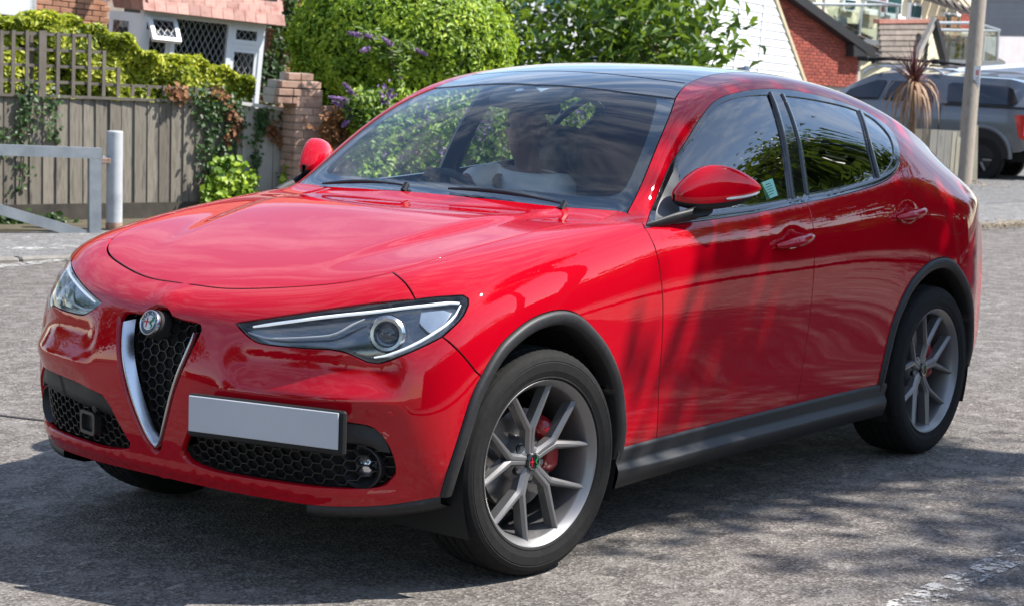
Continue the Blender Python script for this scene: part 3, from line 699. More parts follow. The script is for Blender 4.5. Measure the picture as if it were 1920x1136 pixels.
# ---- grille, badge, intakes
HEX = principled('grille_black', (.014, .014, .015), .35)
gy = np.array([(p[1], p[2]) for p in grille_edge])
full = np.concatenate([gy, (gy*[-1, 1])[::-1][1:-1]])
def shrink(poly, d): return inset2d(poly, d)
def hex_mesh(name, poly, depth, mat, parent, a=.024, bar=.0032, thick=.012, sy=1., tilt=0.):
    """honeycomb of flat bars filling polygon poly (y, z), lying `depth` behind the body front"""
    segs = set(); h = a*math.sqrt(3)/2
    lo, hi = poly.min(0)-.06, poly.max(0)+.06
    pts = {}
    row = 0; z = lo[1]
    while z < hi[1]:
        y = lo[0]+(a*1.5*sy if row % 2 else 0)
        while y < hi[0]:
            ring = [(y+a*sy*math.cos(R(60*k)), z+a*.86*math.sin(R(60*k))) for k in range(6)]
            for k in range(6):
                p, q = ring[k], ring[(k+1) % 6]; key = tuple(sorted([(round(p[0], 3), round(p[1], 3)), (round(q[0], 3), round(q[1], 3))])); segs.add(key)
            y += a*3*sy
        z += a*.86*math.sqrt(3)/2; row += 1
    mb = MB()
    for p, q in segs:
        if pip(np.array([p, q, ((p[0]+q[0])/2, (p[1]+q[1])/2)]), poly).sum() < 2: continue
        P = front_pt(*p)-np.array((depth, 0, 0)); Q = front_pt(*q)-np.array((depth, 0, 0))
        d = Q-P; nrm = np.array((0, -d[2], d[1])); nrm /= max(np.linalg.norm(nrm), 1e-9); w = nrm*bar
        b = np.array((thick, 0, 0))
        mb.add([P+w*.45, P-w*.45, Q-w*.45, Q+w*.45, P+w-b, P-w-b, Q-w-b, Q+w-b], [(0, 1, 2, 3), (0, 3, 7, 4), (1, 5, 6, 2)])
    return mb.build(name, mat, parent)
grille = hex_mesh('grille', shrink(full, .004), .052, HEX, car, a=.0235, sy=1.0)
mb = MB(); pl = shrink(full, -.012); n = len(pl)
mb.add([front_pt(y, z)-np.array((.085, 0, 0)) for y, z in pl], [tuple(range(n))]); mb.build('grille_backing', BLACK, car)
# satin V
yz = curve([(0, 0, .395), (0, .028, .425), (0, .066, .505), (0, .108, .610), (0, .140, .695), (0, .158, .760), (0, .160, .778)], snap_to=False)
V = []; F = []
full_yz = [(p[1], p[2]) for p in yz]; Lp = [(-y, z) for y, z in full_yz[::-1]]+full_yz[1:]
m = len(Lp)
for k, (y, z) in enumerate(Lp):
    sgn = 1 if y >= 0 else -1; t = min(1, max(0, (z-.395)/.38)); w = .012+.008*t**.6
    if abs(y) < .03: w = .018
    inn = np.array((0, -sgn*.93 if abs(y) > .01 else 0, .38 if abs(y) > .01 else 1.)); P = front_pt(y, z)
    taper = 1 if z < .74 else max(.15, (.785-z)/.045)
    V += [P+np.array((-.030, 0, 0))-inn*.004, P+np.array((-.006, 0, 0))-inn*.003*taper, P+np.array((-.003, 0, 0))+inn*.002*taper, P+np.array((-.008, 0, 0))+inn*.006*taper, P+np.array((-.040, 0, 0))+inn*w]
for k in range(m-1):
    for j in range(4): F.append((k*5+j, k*5+5+j, k*5+6+j, k*5+1+j))
vo = mesh('grille_frame', V, F, CHROME, car, smooth=True)
bc = Vector((.842, 0, .795)); bn = Vector((.95, 0, .31)).normalized()
bm4 = bn.to_track_quat('Z', 'Y').to_matrix().to_4x4(); bm4 = frame(bc, (0, 1, 0), bn)
# local: x = car left, y = up, z = out
if (bm4 @ Vector((0, 1, 0))-bc).z < 0: bm4 = frame(bc, (0, -1, 0), bn)
def badge(name, M4, r, parent, letters=True):
    b = MB().lathe([(0, -.012), (r, -.012), (r, .000), (r*.97, .004), (r*.92, .005), (r*.87, .003), (r*.86, .001), (0, .001)], 40, M4).build(name, CHROME, parent, True)
    MB().lathe([(r*.86, .0016), (r*.58, .0016)], 40, M4).build('badge_ring', principled('badge_dark', (.05, .055, .075), .35), b)
    MB().lathe([(r*.60, .0018), (r*.585, .0034), (r*.56, .0036), (r*.55, .002)], 40, M4).build('badge_inner_ring', CHROME, b)
    MB().lathe([(r*.55, .0019), (0, .0019)], 40, M4).build('badge_centre', principled('badge_white', (.62, .62, .62), .3, .3), b)
    sx = (M4.to_3x3() @ Vector((1, 0, 0))).dot(_r); sx = 1 if sx > 0 else -1           # image-left half carries the cross
    c = MB(); c.box((-sx*r*.26, 0, .0024), (r*.12, r*.72, .001)); c.box((-sx*r*.26, r*.05, .0026), (r*.44, r*.12, .001))
    c.V = [M4 @ Vector(v) for v in c.V]; c.build('badge_cross', principled('badge_red', (.55, .01, .02), .35), b)
    sp = [(sx*r*(.26+.14*math.sin(t*9)), r*(-.42+.80*t), .0032) for t in np.linspace(0, 1, 22)]
    MB().tube([M4 @ Vector(p) for p in sp], [r*.05+r*.035*t for t in np.linspace(0, 1, 22)], 6).build('badge_serpent', principled('badge_green', (.01, .20, .06), .35), b)
    if letters:
        txt = 'ALFAROMEO'
        for k, ch in enumerate(txt):
            cu = bpy.data.curves.new('letter', 'FONT'); cu.body = ch; cu.size = r*.30; cu.align_x = 'CENTER'; cu.align_y = 'CENTER'
            to = bpy.data.objects.new('letter', cu); COL.objects.link(to); dg = bpy.context.evaluated_depsgraph_get(); me = bpy.data.meshes.new_from_object(to.evaluated_get(dg)); bpy.data.objects.remove(to)
            a = R(90+sx*0)+R(84-(k+(1 if k > 3 else 0))*168/9)
            me.transform(M4 @ Matrix.Translation((r*.715*math.cos(a)*sx, r*.715*math.sin(a), .0024)) @ Matrix.Rotation((a-R(90))*sx, 4, 'Z') @ Matrix.Diagonal((1, 1, 1, 1)))
            link('letter', me, CHROME, b)
    return b
badge('badge', bm4, .0405, car)
# black boss behind the badge
MB().lathe([(.046, -.05), (.043, -.010), (.0, -.011)], 32, bm4).build('badge_boss', BLACK, car, True)
iy = np.array([(p[1], p[2]) for p in intake_edge])
for s in (1, -1):
    V = np.array([front_pt(y*1., z) for y, z in shrink(iy, -.014)])-np.array((.075, 0, 0)); n = len(V)
    V *= [1, s, 1]; mesh('intake_backing', V, [tuple(range(n))], BLACK, car)
    h = hex_mesh('intake_mesh', shrink(iy, .003), .036, HEX, car, a=.021, sy=1.0, thick=.014)
    if s < 0:
        for v in h.data.vertices: v.co.y *= -1
        h.data.flip_normals()
    # smooth dark band across the top of the opening
    bp = [(.20, .505), (.225, .527), (.262, .538), (.42, .551), (.60, .558), (.70, .554), (.758, .540), (.792, .50), (.80, .47), (.76, .475), (.70, .492), (.55, .488), (.40, .478), (.26, .468), (.195, .462), (.178, .470)]
    Vb = []; m = len(bp)
    top = bp[:9]; bot = bp[9:][::-1]
    tt = curve([(0, *p) for p in top], 30, snap_to=False); bb = curve([(0, *p) for p in bot], 30, snap_to=False); F = []
    for a, b in zip(tt, bb):
        for q in range(5):
            y, z = (a*(1-q/4)+b*q/4)[1:]; dep = .010+.010*(q/4)**2+(.014 if q == 4 else 0)
            Vb.append(front_pt(y, z)-np.array((dep, 0, 0)))
    for k in range(29):
        for q in range(4): F.append((k*5+q, k*5+q+1, k*5+q+6, k*5+q+5))
    mesh('intake_band', np.array(Vb)*[1, s, 1], F, PLASTIC, car, smooth=True)
    # fog lamp in its funnel
    c = Vector((.592, .70*s, .418)); ax = Vector((.93, .30*s, 0)).normalized(); Mx = ax.to_track_quat('Z', 'Y').to_matrix().to_4x4(); Mx.translation = c
    fl = MB().lathe([(.030, .0), (.045, .030), (.062, .060), (.066, .058), (.066, .0)], 32, Mx).build('fog_light', PLASTIC, car, True)
    MB().lathe([(0, .040), (.016, .039), (.028, .032), (.036, .014)], 24, Mx).build('fog_lens', principled('fog_glass', (.68, .69, .72), .10, .8, coat=1.), fl, True)
    # parking sensors on the bumper skin
    for y, z in ((.80, .585), (.30, .475)):
        P = front_pt(y, z); q, nn = snap(P); Mx = Vector(nn).to_track_quat('Z', 'Y').to_matrix().to_4x4(); Mx.translation = Vector(q-nn*(0 if z > .5 else .018))
        if s < 0: Mx = Matrix.Scale(-1, 4, (0, 1, 0)) @ Mx
        MB().lathe([(.0125, -.004), (.0125, .0012), (.0105, .002), (0, .002)], 20, Mx).build('parking_sensor', PAINT if z > .5 else PLASTIC, car, True)
# radar frame in the right-hand intake
fp = front_pt(.345, .425)*[1, -1, 1]; m = MB()
Mf = frame(Vector(fp)-Vector((.018, 0, 0)), (.25, 1, 0), (0, 0, 1))
def rrect(w, h, r, n=5): return [(sx*(w-r)+r*math.cos(a), sy*(h-r)+r*math.sin(a)) for sx, sy, a0 in ((1, 1, 0), (-1, 1, 90), (-1, -1, 180), (1, -1, 270)) for a in [R(a0+90*k/(n-1)) for k in range(n)]]
o1, o2 = rrect(.052, .038, .016), rrect(.040, .027, .012); n = len(o1); V = []
for rr, d in ((o1, -.02), (o1, .006), (o2, .006), (o2, -.012)): V += [Mf @ Vector((a, -d*-1*-1, b)) for a, b in rr]
F = [(k*n+i, k*n+(i+1) % n, (k+1)*n+(i+1) % n, (k+1)*n+i) for k in range(3) for i in range(n)]+[tuple(range(3*n, 4*n))]
mesh('radar_frame', V, F, principled('radar_black', (.02, .02, .021), .3), car)
# number plate, blanked, on its black holder
pm = frame((.852, .504, .5524), (-math.sin(R(12.9)), math.cos(R(12.9)), 0))
q = MB().box((0, .002, 0), (.518, .006, .109), bev=.002); q.V = [pm @ Vector(v) for v in q.V]; q.build('number_plate', mottled('plate_grey', (.46, .475, .51), (.49, .505, .535), 4, .45), car)
q = MB().box((.006, .014, -.006), (.545, .016, .132), bev=.006).box((.01, .05, -.01), (.40, .06, .08)); q.V = [pm @ Vector(v) for v in q.V]
hold = q.build('plate_holder', BLACK, car)
# make sure the plate faces forwards of its holder
if (pm @ Vector((0, -1, 0))-pm.translation).x < 0:
    for ob in (bpy.data.objects['number_plate'], hold):
        for v in ob.data.vertices:
            l = pm.inverted() @ v.co; l.y = -l.y; v.co = pm @ l
        ob.data.flip_normals()

# ---- dark cladding: arches, sills, lower lips
def flare(x0):
    O = side_curve(arch(x0)); I = [(p[0], p[1], p[2]) for p in curve(arch(x0, .046), snap_to=False, step=.02)]
    m = min(len(O), len(I)); O = [O[int(round(k))] for k in np.linspace(0, len(O)-1, 70)]; I = [np.array(I[int(round(k))]) for k in np.linspace(0, len(I)-1, 70)]
    V = []; F = []
    for o, i in zip(O, I):
        sy = o[1]; s_ = side_snap(i)
        yy = (o[1]+.35*(s_[1]-o[1]))
        for t, dy in ((0, -.004), (.03, .008), (.25, .013), (.6, .012), (.9, .006), (1.0, -.004), (1.02, -.06)):
            p = o*(1-t)+np.array((i[0], yy, i[2]))*t; p[1] = o[1]+(yy-o[1])*t+dy; V.append(p)
    for k in range(69):
        for j in range(6): F.append((k*7+j, k*7+j+1, k*7+j+8, k*7+j+7))
    return V, F
for x0 in (0., -2.826):
    V, F = flare(x0)
    for s in (1, -1):
        mesh('arch_cladding', np.array(V)*[1, s, 1], F if s > 0 else [f[::-1] for f in F], PLASTIC, car, smooth=True)
        m = MB(); prof = [(.415, -.02), (.415, .30), (.30, .34)]
        Vl = []; Fl = []; nn = 28
        for k in range(nn+1):
            a = R(-25+230*k/nn); rr = .415
            for y in (.925, .60, .50): Vl.append((x0+rr*math.cos(a), y*s, .37+rr*math.sin(a)*1.06))
        for k in range(nn):
            for j in range(2): Fl.append((k*3+j, k*3+j+1, k*3+j+4, k*3+j+3))
        Fl.append(tuple(k*3+2 for k in range(nn+1)))
        mesh('wheel_well', Vl, Fl, BLACK, car, smooth=False)
for s in (1, -1):
    xs = np.linspace(-.405, -2.405, 24); prof = [(.905, .362), (.922, .358), (.926, .345), (.916, .312), (.922, .300), (.946, .288), (.950, .280), (.942, .262), (.915, .222), (.88, .210), (.60, .210)]; V = []; F = []
    for k, x in enumerate(xs):
        e = min(1, (k+.6)/3, (len(xs)-.4-k)/3)
        yb = side_snap((x, .92, .36))[1]-.9155
        for y, z in prof:
            yy = y+yb*.8
            if z in (.288, .280, .262): yy = .922+yb*.8+(yy-.922-yb*.8)*e
            V.append((x, yy*s, z))
    n = len(prof)
    for k in range(len(xs)-1):
        for j in range(n-1): F.append((k*n+j, k*n+j+1, k*n+n+j+1, k*n+n+j))
    mesh('sill', V, F if s < 0 else [f[::-1] for f in F], mottled('sill_plastic', (.012, .012, .013), (.020, .020, .021), 60, .5, .1, .002), car, smooth=True)
def lip(name, top, dz, dx):
    P = [np.array(p) for p in top]; V = []; F = []
    for p in P:
        c = np.array((dx, -.10 if p[1] > .3 else -.03, 0))
        for t, (fz, fi) in enumerate(((.006, .010), (-.004, -.004), (-dz*.5, .004), (-dz, .20), (-dz*1.02, .6))): V.append(p+np.array((0, 0, fz))+c*fi)
    for k in range(len(P)-1):
        for j in range(4): F.append((k*5+j, k*5+5+j, k*5+6+j, k*5+1+j))
    V = np.array(V)
    if min(abs(p[1]) for p in P) > .05:
        for s in (1, -1): mesh(name, V*[1, s, 1], F if s > 0 else [f[::-1] for f in F], PLASTIC, car, smooth=True)
    else:
        F2 = F+[tuple(i+len(V) for i in f[::-1]) for f in F]; mesh(name, np.concatenate([V, V*[1, -1, 1]]), F2, PLASTIC, car, smooth=True)
lip('front_lip', [p for p in bump_bottom if p[1] > .56], .045, -.35); lip('rear_lip', rb_bot, .07, .35)
m = MB(); m.box((-1.45, 0, .255), (1.95, 1.66, .08)).box((-1.5, 0, .27), (3.9, .98, .10)).box((.05, 0, .56), (.85, .98, .40)).box((-3.3, 0, .60), (.75, 1.0, .55)); m.build('underbody', BLACK, car)
MB().tube([(-2.70, 0, 1.575), (-2.70, 0, 1.58)], .01, 6)
fin = []
for k, (x, h) in enumerate(((-2.56, .0), (-2.60, .018), (-2.65, .040), (-2.70, .058), (-2.735, .062), (-2.75, .050), (-2.755, .0))):
    fin.append((x, h*1.45))
V = []; F = []
for x, h in fin:
    z0 = snap((x, 0, 1.6))[0][2]-.004
    for w, t in ((-.028, 0), (-.013, .6), (0, 1), (.013, .6), (.028, 0)): V.append((x, w*(1 if h > 0 else .2), z0+h*t))
for k in range(len(fin)-1):
    for j in range(4): F.append((k*5+j, k*5+j+1, k*5+j+6, k*5+j+5))
mesh('roof_aerial', V, F, principled('aerial_black', (.015, .017, .022), .15, coat=1.), car, smooth=True)

# ---- mirrors and handles
def mirror(s):
    A = np.array((-.765, .885, 1.195)); B = np.array((-1.065, 1.050, 1.222)); ax = B-A; ln = np.linalg.norm(ax); ax /= ln
    side = np.cross(ax, (0, 0, 1)); side /= np.linalg.norm(side); side = side if side[0] > 0 else -side
    def shell(name, mat, lo, hi, parent, grow=0.):
        V = []; F = []; nu, nv = 26, 22
        for i in range(nu):
            t = .5-.5*math.cos(math.pi*i/(nu-1)); e = max(0, 1-abs(2*t-1)**2.6)**.5
            pt = max(0, min(1, t/.42)) if t < .42 else max(0, (1-t)/.58); top = (.004+.090*(math.sin(pt*math.pi/2))**.80)
            bot = .006+.056*max(0, 1-abs(2*t-.92)**2.4)**.6; thick = .010+.078*e*(1-.25*t)
            c = A+ax*ln*t
            for j in range(nv):
                a = lo+(hi-lo)*j/(nv-1); cz, cs = math.sin(a), math.cos(a)
                sp = lambda v, p: math.copysign(abs(v)**p, v)
                hgt = top if cz > 0 else bot
                fwd = thick*.42 if cs > 0 else thick*.95
                V.append(c+np.array((0, 0, 1))*sp(cz, .85)*(hgt+grow)+side*sp(cs, .8)*(fwd+grow))
        for i in range(nu-1):
            for j in range(nv-1): F.append((i*nv+j, i*nv+j+1, (i+1)*nv+j+1, (i+1)*nv+j))
        V = np.array(V)*[1, s, 1]
        return mesh(name, V, F, mat, parent, smooth=True)
    h = shell('mirror', PLASTIC, 0, 2*math.pi, doors['f', s], -.0015); 
    shell('mirror_cap', PAINT, R(-30), R(208), h, 0.002)
    # indicator strip along the lower outer edge
    pts = []
    for t in np.linspace(.55, .97, 9):
        e = max(0, 1-abs(2*t-1)**2.6)**.5; thick = .010+.078*e*(1-.25*t); pts.append(A+ax*ln*t+side*(thick*.42+.001)-np.array((0, 0, .020*e+.004)))
    MB().tube([Vector(p*[1, s, 1]) for p in pts], [.003]+[.0055]*7+[.003], 6).build('indicator', principled('clear_indicator', (.35, .35, .36), .12, coat=1.), h, True)
    # foot that carries the mirror
    m = MB(); V = []; F = []
    secs = [((-.62, .888, 1.100), .03, .010), ((-.70, .905, 1.112), .06, .016), ((-.78, .920, 1.126), .07, .020), ((-.86, .945, 1.142), .07, .022)]
    for (c, wx, hz) in secs:
        for k in range(12):
            a = 2*math.pi*k/12; V.append((c[0]+wx*math.cos(a), (c[1])*s+0*wx, c[2]+hz*math.sin(a)))
    # sections run outwards: shear them so that the arm reads as a flat bracket on the door top
    for i in range(3):
        for k in range(12): F.append((i*12+k, i*12+(k+1) % 12, i*12+12+(k+1) % 12, i*12+12+k))
    mesh('mirror_foot', V, F, PLASTIC, h, smooth=True)
for s in (1, -1): mirror(s)
for s in (1, -1):
    for key, (a, b) in {'f': ((-1.395, .935, .988), (-1.675, .933, 1.016)), 'r': ((-2.388, .934, 1.052), (-2.655, .932, 1.074))}.items():
        pts = []; rr = []
        for t in np.linspace(0, 1, 15):
            p = np.array(a)*(1-t)+np.array(b)*t; q, n = snap(p); q[1] = max(q[1], .934)
            o = .010+.030*math.sin(math.pi*t)**.7; pts.append(Vector((q[0], (q[1]+o)*s, q[2]+.004*math.sin(math.pi*t)))); rr.append(.007+.012*math.sin(math.pi*min(1, max(0, t)))**.6)
        m = MB().tube(pts, rr, 10)
        cz = np.mean([p.z for p in pts]); m.V = [(v[0], v[1], pts[0].z+(v[2]-pts[0].z)) for v in m.V]
        m.build('handle', PAINT, doors[key, s], True)

# ---- wheels
TREAD_N = 160
def build_wheel(st):
    w = empty('wheel', (0, 0, 0), car)
    P = [(.258, -.100), (.268, -.112), (.300, -.126), (.325, -.127), (.345, -.120), (.357, -.110), (.364, -.098), (.367, -.080), (.3675, -.064), (.359, -.062), (.359, -.056), (.3680, -.054), (.3685, -.024), (.360, -.022), (.360, -.014), (.3685, -.012), (.3685, .012), (.360, .014), (.360, .022), (.3685, .024), (.3680, .054), (.359, .056), (.359, .062), (.3675, .064), (.367, .080), (.364, .098), (.357, .110), (.345, .120), (.332, .1255), (.329, .1245), (.326, .1262), (.300, .126), (.281, .120), (.278, .1215), (.274, .119), (.268, .112), (.258, .100)]
    V = []; F = []; k = len(P)
    for q in range(TREAD_N):
        a = 2*math.pi*q/TREAD_N
        for (r, z) in P:
            if q % 2 == 0 and .064 <= abs(z) <= .099 and r > .355: r -= .0022
            if q % 3 == 0 and .024 <= abs(z) <= .054 and r > .365: r -= .003
            V.append((r*math.cos(a), z, r*math.sin(a)))
    for q in range(TREAD_N):
        q2 = (q+1) % TREAD_N
        for i in range(k-1): F.append((q*k+i, q*k+i+1, q2*k+i+1, q2*k+i))
    ty = MB(); ty.add(V, F); ty.build('tyre', RUBBER, w, True, 16)
    Y = Matrix(((1, 0, 0, 0), (0, 0, 1, 0), (0, -1, 0, 0), (0, 0, 0, 1)))          # local Z -> +Y
    MB().lathe([(.240, -.10), (.262, -.112), (.270, -.108), (.240, -.08), (.236, .02), (.243, .070), (.247, .088), (.250, .096), (.257, .102), (.263, .113), (.270, .117), (.2735, .113), (.272, .104), (.262, .098)], 96, Y).build('rim', ALLOY, w, True, 50)
    sp = MB()
    def sweep(path, wid, dep, mb):
        V = []; F = []; m = len(path)
        for i, (x, z, y) in enumerate(path):
            a = np.array(path[min(i+1, m-1)])-np.array(path[max(i-1, 0)]); t = np.array((a[0], a[1])); t /= np.linalg.norm(t); nx = np.array((-t[1], t[0])); W = wid[i]
            for f, h in ((-.5, -dep[i]), (-.5, -.012), (-.20, -.001), (.0, .0), (.20, -.001), (.5, -.012), (.5, -dep[i])):
                V.append((x+nx[0]*W*f, y+h, z+nx[1]*W*f))
        for i in range(m-1):
            for j in range(6): F.append((i*7+j, i*7+7+j, i*7+8+j, i*7+1+j))
        F.append(tuple(range(7))); F.append(tuple(range((m-1)*7, m*7))[::-1]); mb.add(V, F)
    for k in range(5):
        c = R(st+72*k)
        pol = lambda r, a, y: (r*math.cos(c+R(a)), r*math.sin(c+R(a)), y)
        for sg in (1, -1):
            j0, j1 = pol(.112, sg*4.4, .085), pol(.258, sg*19.8, .100); arm = [tuple(a_+(b_-a_)*t for a_, b_ in zip(j0, j1)) for t in (0, .1, .35, .65, 1.)]
            sweep([pol(.028, sg*13, .074), pol(.06, sg*6.5, .076), pol(.09, sg*4.8, .081)]+arm, [.026, .026, .026, .027, .027, .024, .021, .019], [.035, .036, .038, .040, .042, .044, .046, .046], sp)
    sp.lathe([(.0, .066), (.034, .068), (.050, .064), (.070, .050), (.078, .030), (.080, .0)], 48, Y)
    sp.build('spokes', ALLOY, w, True, 24)
    for k in range(5):
        c = R(st+36+72*k); Mx = Matrix.Translation((.056*math.cos(c), .052, .056*math.sin(c))) @ Y
        MB().lathe([(.0, .012), (.009, .012), (.011, .008), (.011, -.01)], 6, Mx).build('wheel_bolt', principled('bolt_steel', (.35, .35, .36), .35, 1.), w)
        MB().lathe([(.0115, .004), (.017, .006), (.017, -.004)], 16, Mx).build('bolt_seat', BLACK, w)
    MB().lathe([(.0, .0815), (.026, .081), (.030, .078), (.031, .06)], 32, Y).build('centre_cap', principled('cap_black', (.01, .01, .012), .2, coat=.6), w, True)
    e = MB(); Mx = Matrix.Translation((0, .0822, 0)) @ Y
    MB().lathe([(.0255, .000), (.0225, .0004)], 32, Mx).build('cap_ring', CHROME, w)
    b = MB(); b.box((.011, .083, 0), (.003, .0006, .030)); b.box((.011, .0832, .001), (.018, .0006, .003)); b.build('cap_cross', MATS['badge_red'], w)
    MB().tube([(-.010-.004*math.sin(t*9), .0832, -.016+.032*t) for t in np.linspace(0, 1, 16)], .0025, 6).build('cap_serpent', MATS['badge_green'], w)
    MB().lathe([(.075, .012), (.165, .012), (.165, -.012), (.075, -.012)], 64, Y).lathe([(.0, .03), (.07, .03), (.075, .012)], 32, Y).build('brake_disc', principled('disc_steel', (.28, .27, .26), .35, .9), w, True)
    return w
def caliper(w, a0):
    m = MB(); V = []; F = []; n = 14
    for k in range(n+1):
        a = R(a0-38+76*k/n)
        e = min(1, (k+.5)/2, (n+.5-k)/2)
        for r, y in ((.108, .014), (.110, .034*e+.012), (.150, .038*e+.012), (.168, .026*e+.012), (.170, -.03)): V.append((r*math.cos(a), y, r*math.sin(a)))
    for k in range(n):
        for j in range(4): F.append((k*5+j, k*5+j+1, k*5+j+6, k*5+j+5))
    F += [tuple(range(5)), tuple(range(n*5, n*5+5))[::-1]]
    return mesh('caliper', V, F, principled('caliper_red', (.30, .005, .010), .35, coat=.4), w, smooth=True)
STEER = R(-5.24)
for (x, y, rz, st) in ((0, .808, STEER, 82), (-2.818, .826, 0, 97), (0, -.808, math.pi+STEER, 60), (-2.818, -.826, math.pi, 40)):
    w = build_wheel(st); caliper(w, 165 if y > 0 else 15); w.location = (x, y, .3685); w.rotation_euler = (0, 0, rz)
# pale patches on the sensor pod behind the glass
def pod_patch(name, pts, mat):
    V = []
    for x, y in pts:
        h = BVH.ray_cast(Vector((x, y, 3)), Vector((0, 0, -1)), 4); n = surf(h[2], h[0]); V.append(np.array(h[0])-n*.0085)
    return mesh(name, V, [tuple(range(len(V)))], mat, windscreen)
PALEP = principled('pod_window', (.30, .38, .42), .2, coat=1.)
pod_patch('camera_window', [(-1.115, .005), (-1.115, .075), (-1.075, .060)], PALEP)
pod_patch('rain_sensor', [(-1.085+.014*math.cos(a), -.05+.02*math.sin(a)) for a in np.linspace(0, 6.0, 10)], PALEP)
# ---- cabin
TRIM = mottled('cabin_trim', (.012, .012, .013), (.022, .022, .024), 30, .6)
SEAT = mottled('seat_leather', (.020, .019, .018), (.034, .032, .030), 25, .5)
LINER = principled('headliner', (.10, .10, .10), .9)
def loft(name, secs, mat, parent, closed=True, caps=True):
    V = [p for s in secs for p in s]; n = len(secs[0]); F = []
    for i in range(len(secs)-1):
        for j in range(n if closed else n-1): F.append((i*n+j, i*n+(j+1) % n, (i+1)*n+(j+1) % n, (i+1)*n+j))
    if caps: F += [tuple(range(n))[::-1], tuple(range((len(secs)-1)*n, len(secs)*n))]
    o = mesh(name, V, F, mat, parent, smooth=True)
    bm = bmesh.new(); bm.from_mesh(o.data); bmesh.ops.recalc_face_normals(bm, faces=bm.faces)
    for e in bm.edges:
        if len(e.link_faces) == 2 and e.calc_face_angle(0) > R(40): e.smooth = False
    bm.to_mesh(o.data); bm.free(); return o
prof = [(-.60, .95), (-.62, 1.09), (-.72, 1.118), (-.90, 1.112), (-1.02, 1.09), (-1.06, 1.04), (-1.03, .90), (-.98, .70)]
ys = np.linspace(-.74, .74, 25)
loft('dashboard', [[(x-(.0 if abs(y) < .6 else (abs(y)-.6)*.1), y, z+(.030*math.exp(-((y+.37)/.17)**4) if k in (2, 3, 4) else 0)) for k, (x, z) in enumerate(prof)] for y in ys], TRIM, car)
MB().box((-1.95, 0, .30), (2.5, 1.5, .06)).build('cabin_floor', TRIM, car)
MB().box((-.72, 0, .66), (.06, 1.5, .8)).build('bulkhead', TRIM, car)
for s in (1, -1):
    loft('door_card', [[(x, s*.86, .40), (x, s*.86, 1.04), (x, s*.845, 1.085), (x, s*.80, 1.09), (x, s*.79, .95), (x, s*.80, .40)] for x in (-.75, -1.6, -2.45)], TRIM, car)
def seat(x, y, name='seat'):
    e = empty(name, (x, y, 0), car)
    def slab(nm, pts, w, th, mat=SEAT):
        secs = []
        for (px, pz, ww, tt, ang) in pts:
            ring = []
            for k in range(14):
                a = 2*math.pi*k/14; cx = math.copysign(abs(math.cos(a))**.6, math.cos(a)); cy = math.copysign(abs(math.sin(a))**.6, math.sin(a))
                ring.append((px+math.cos(ang)*cy*tt/2, cx*ww/2, pz+math.sin(ang)*cy*tt/2))
            secs.append(ring)
        o = loft(nm, secs, mat, e); return o
    slab('cushion', [(.28, .58, .46, .14, R(90)), (.20, .60, .52, .18, R(90)), (-.10, .57, .52, .18, R(90)), (-.24, .56, .46, .16, R(90))], 0, 0)
    slab('backrest', [(-.20, .55, .44, .12, R(12)), (-.24, .70, .50, .16, R(12)), (-.31, .95, .50, .15, R(12)), (-.37, 1.14, .42, .12, R(12)), (-.38, 1.17, .36, .08, R(12))], 0, 0)
    slab('headrest', [(-.375, 1.19, .18, .05, R(12)), (-.37, 1.22, .25, .09, R(12)), (-.385, 1.33, .25, .09, R(12)), (-.395, 1.37, .18, .05, R(12))], 0, 0)
seat(-1.42, -.37); seat(-1.42, .37)
loft('rear_bench', [[(-2.25, y, .50), (-2.25, y, .66), (-2.62, y, .64), (-2.80, y, 1.12), (-2.92, y, 1.14), (-2.86, y, .50)] for y in (-.68, -.3, .3, .68)], SEAT, car)
sw = empty('steering_wheel', (-1.10, -.37, 1.03), car); sw.rotation_euler = (0, R(-66), 0)
m = MB(); m.tube([(.182*math.cos(a), .182*math.sin(a), 0) for a in np.linspace(0, 2*math.pi, 41)], .016, 8, cap=False); m.build('wheel_rim', TRIM, sw, True)
m = MB().lathe([(0, .02), (.06, .015), (.075, -.03), (0, -.06)], 24); [m.bar((0, 0, -.005), (.17*math.cos(R(a)), .17*math.sin(R(a)), 0), .035, .02) for a in (0, 180, 270)]; m.build('wheel_hub', TRIM, sw, True)
for s in (1,):
    m = MB(); m.box((-1.135, 0, 1.468), (.03, .22, .055), bev=.012); m.build('rear_view_mirror', principled('mirror_dark', (.01, .01, .012), .2), car)
MB().tube([(-1.62, .62, 1.30), (-1.60, .60, 1.20), (-1.50, .40, .75)], .012, 6)
# small pale green permit on the side window
pv, pn = snap((-1.475, .852, 1.192)); pv = Vector(pv); xx = Vector((-.98, .02, .17)).normalized(); yy = Vector(pn).cross(xx).normalized()
if yy.z < 0: yy = -yy
mesh('window_permit', [pv+xx*a*.042+yy*b*.034+Vector(pn)*(-.0025) for a, b in ((-1, -1), (1, -1), (1, 1), (-1, 1))], [(0, 1, 2, 3)], principled('permit_green', (.28, .62, .47), .5), doors['f', 1])
m = MB()
for k, w in enumerate((.6, .8, .7, .75, .5)):
    c = pv+yy*(.020-.010*k)+Vector(pn)*(-.0015); a = xx*.03*w; b = yy*.0014; i = len(m.V); m.add([c-a-b, c+a-b, c+a+b, c-a+b], [(0, 1, 2, 3)])
m.build('permit_print', principled('permit_ink', (.05, .10, .09), .6), doors['f', 1])

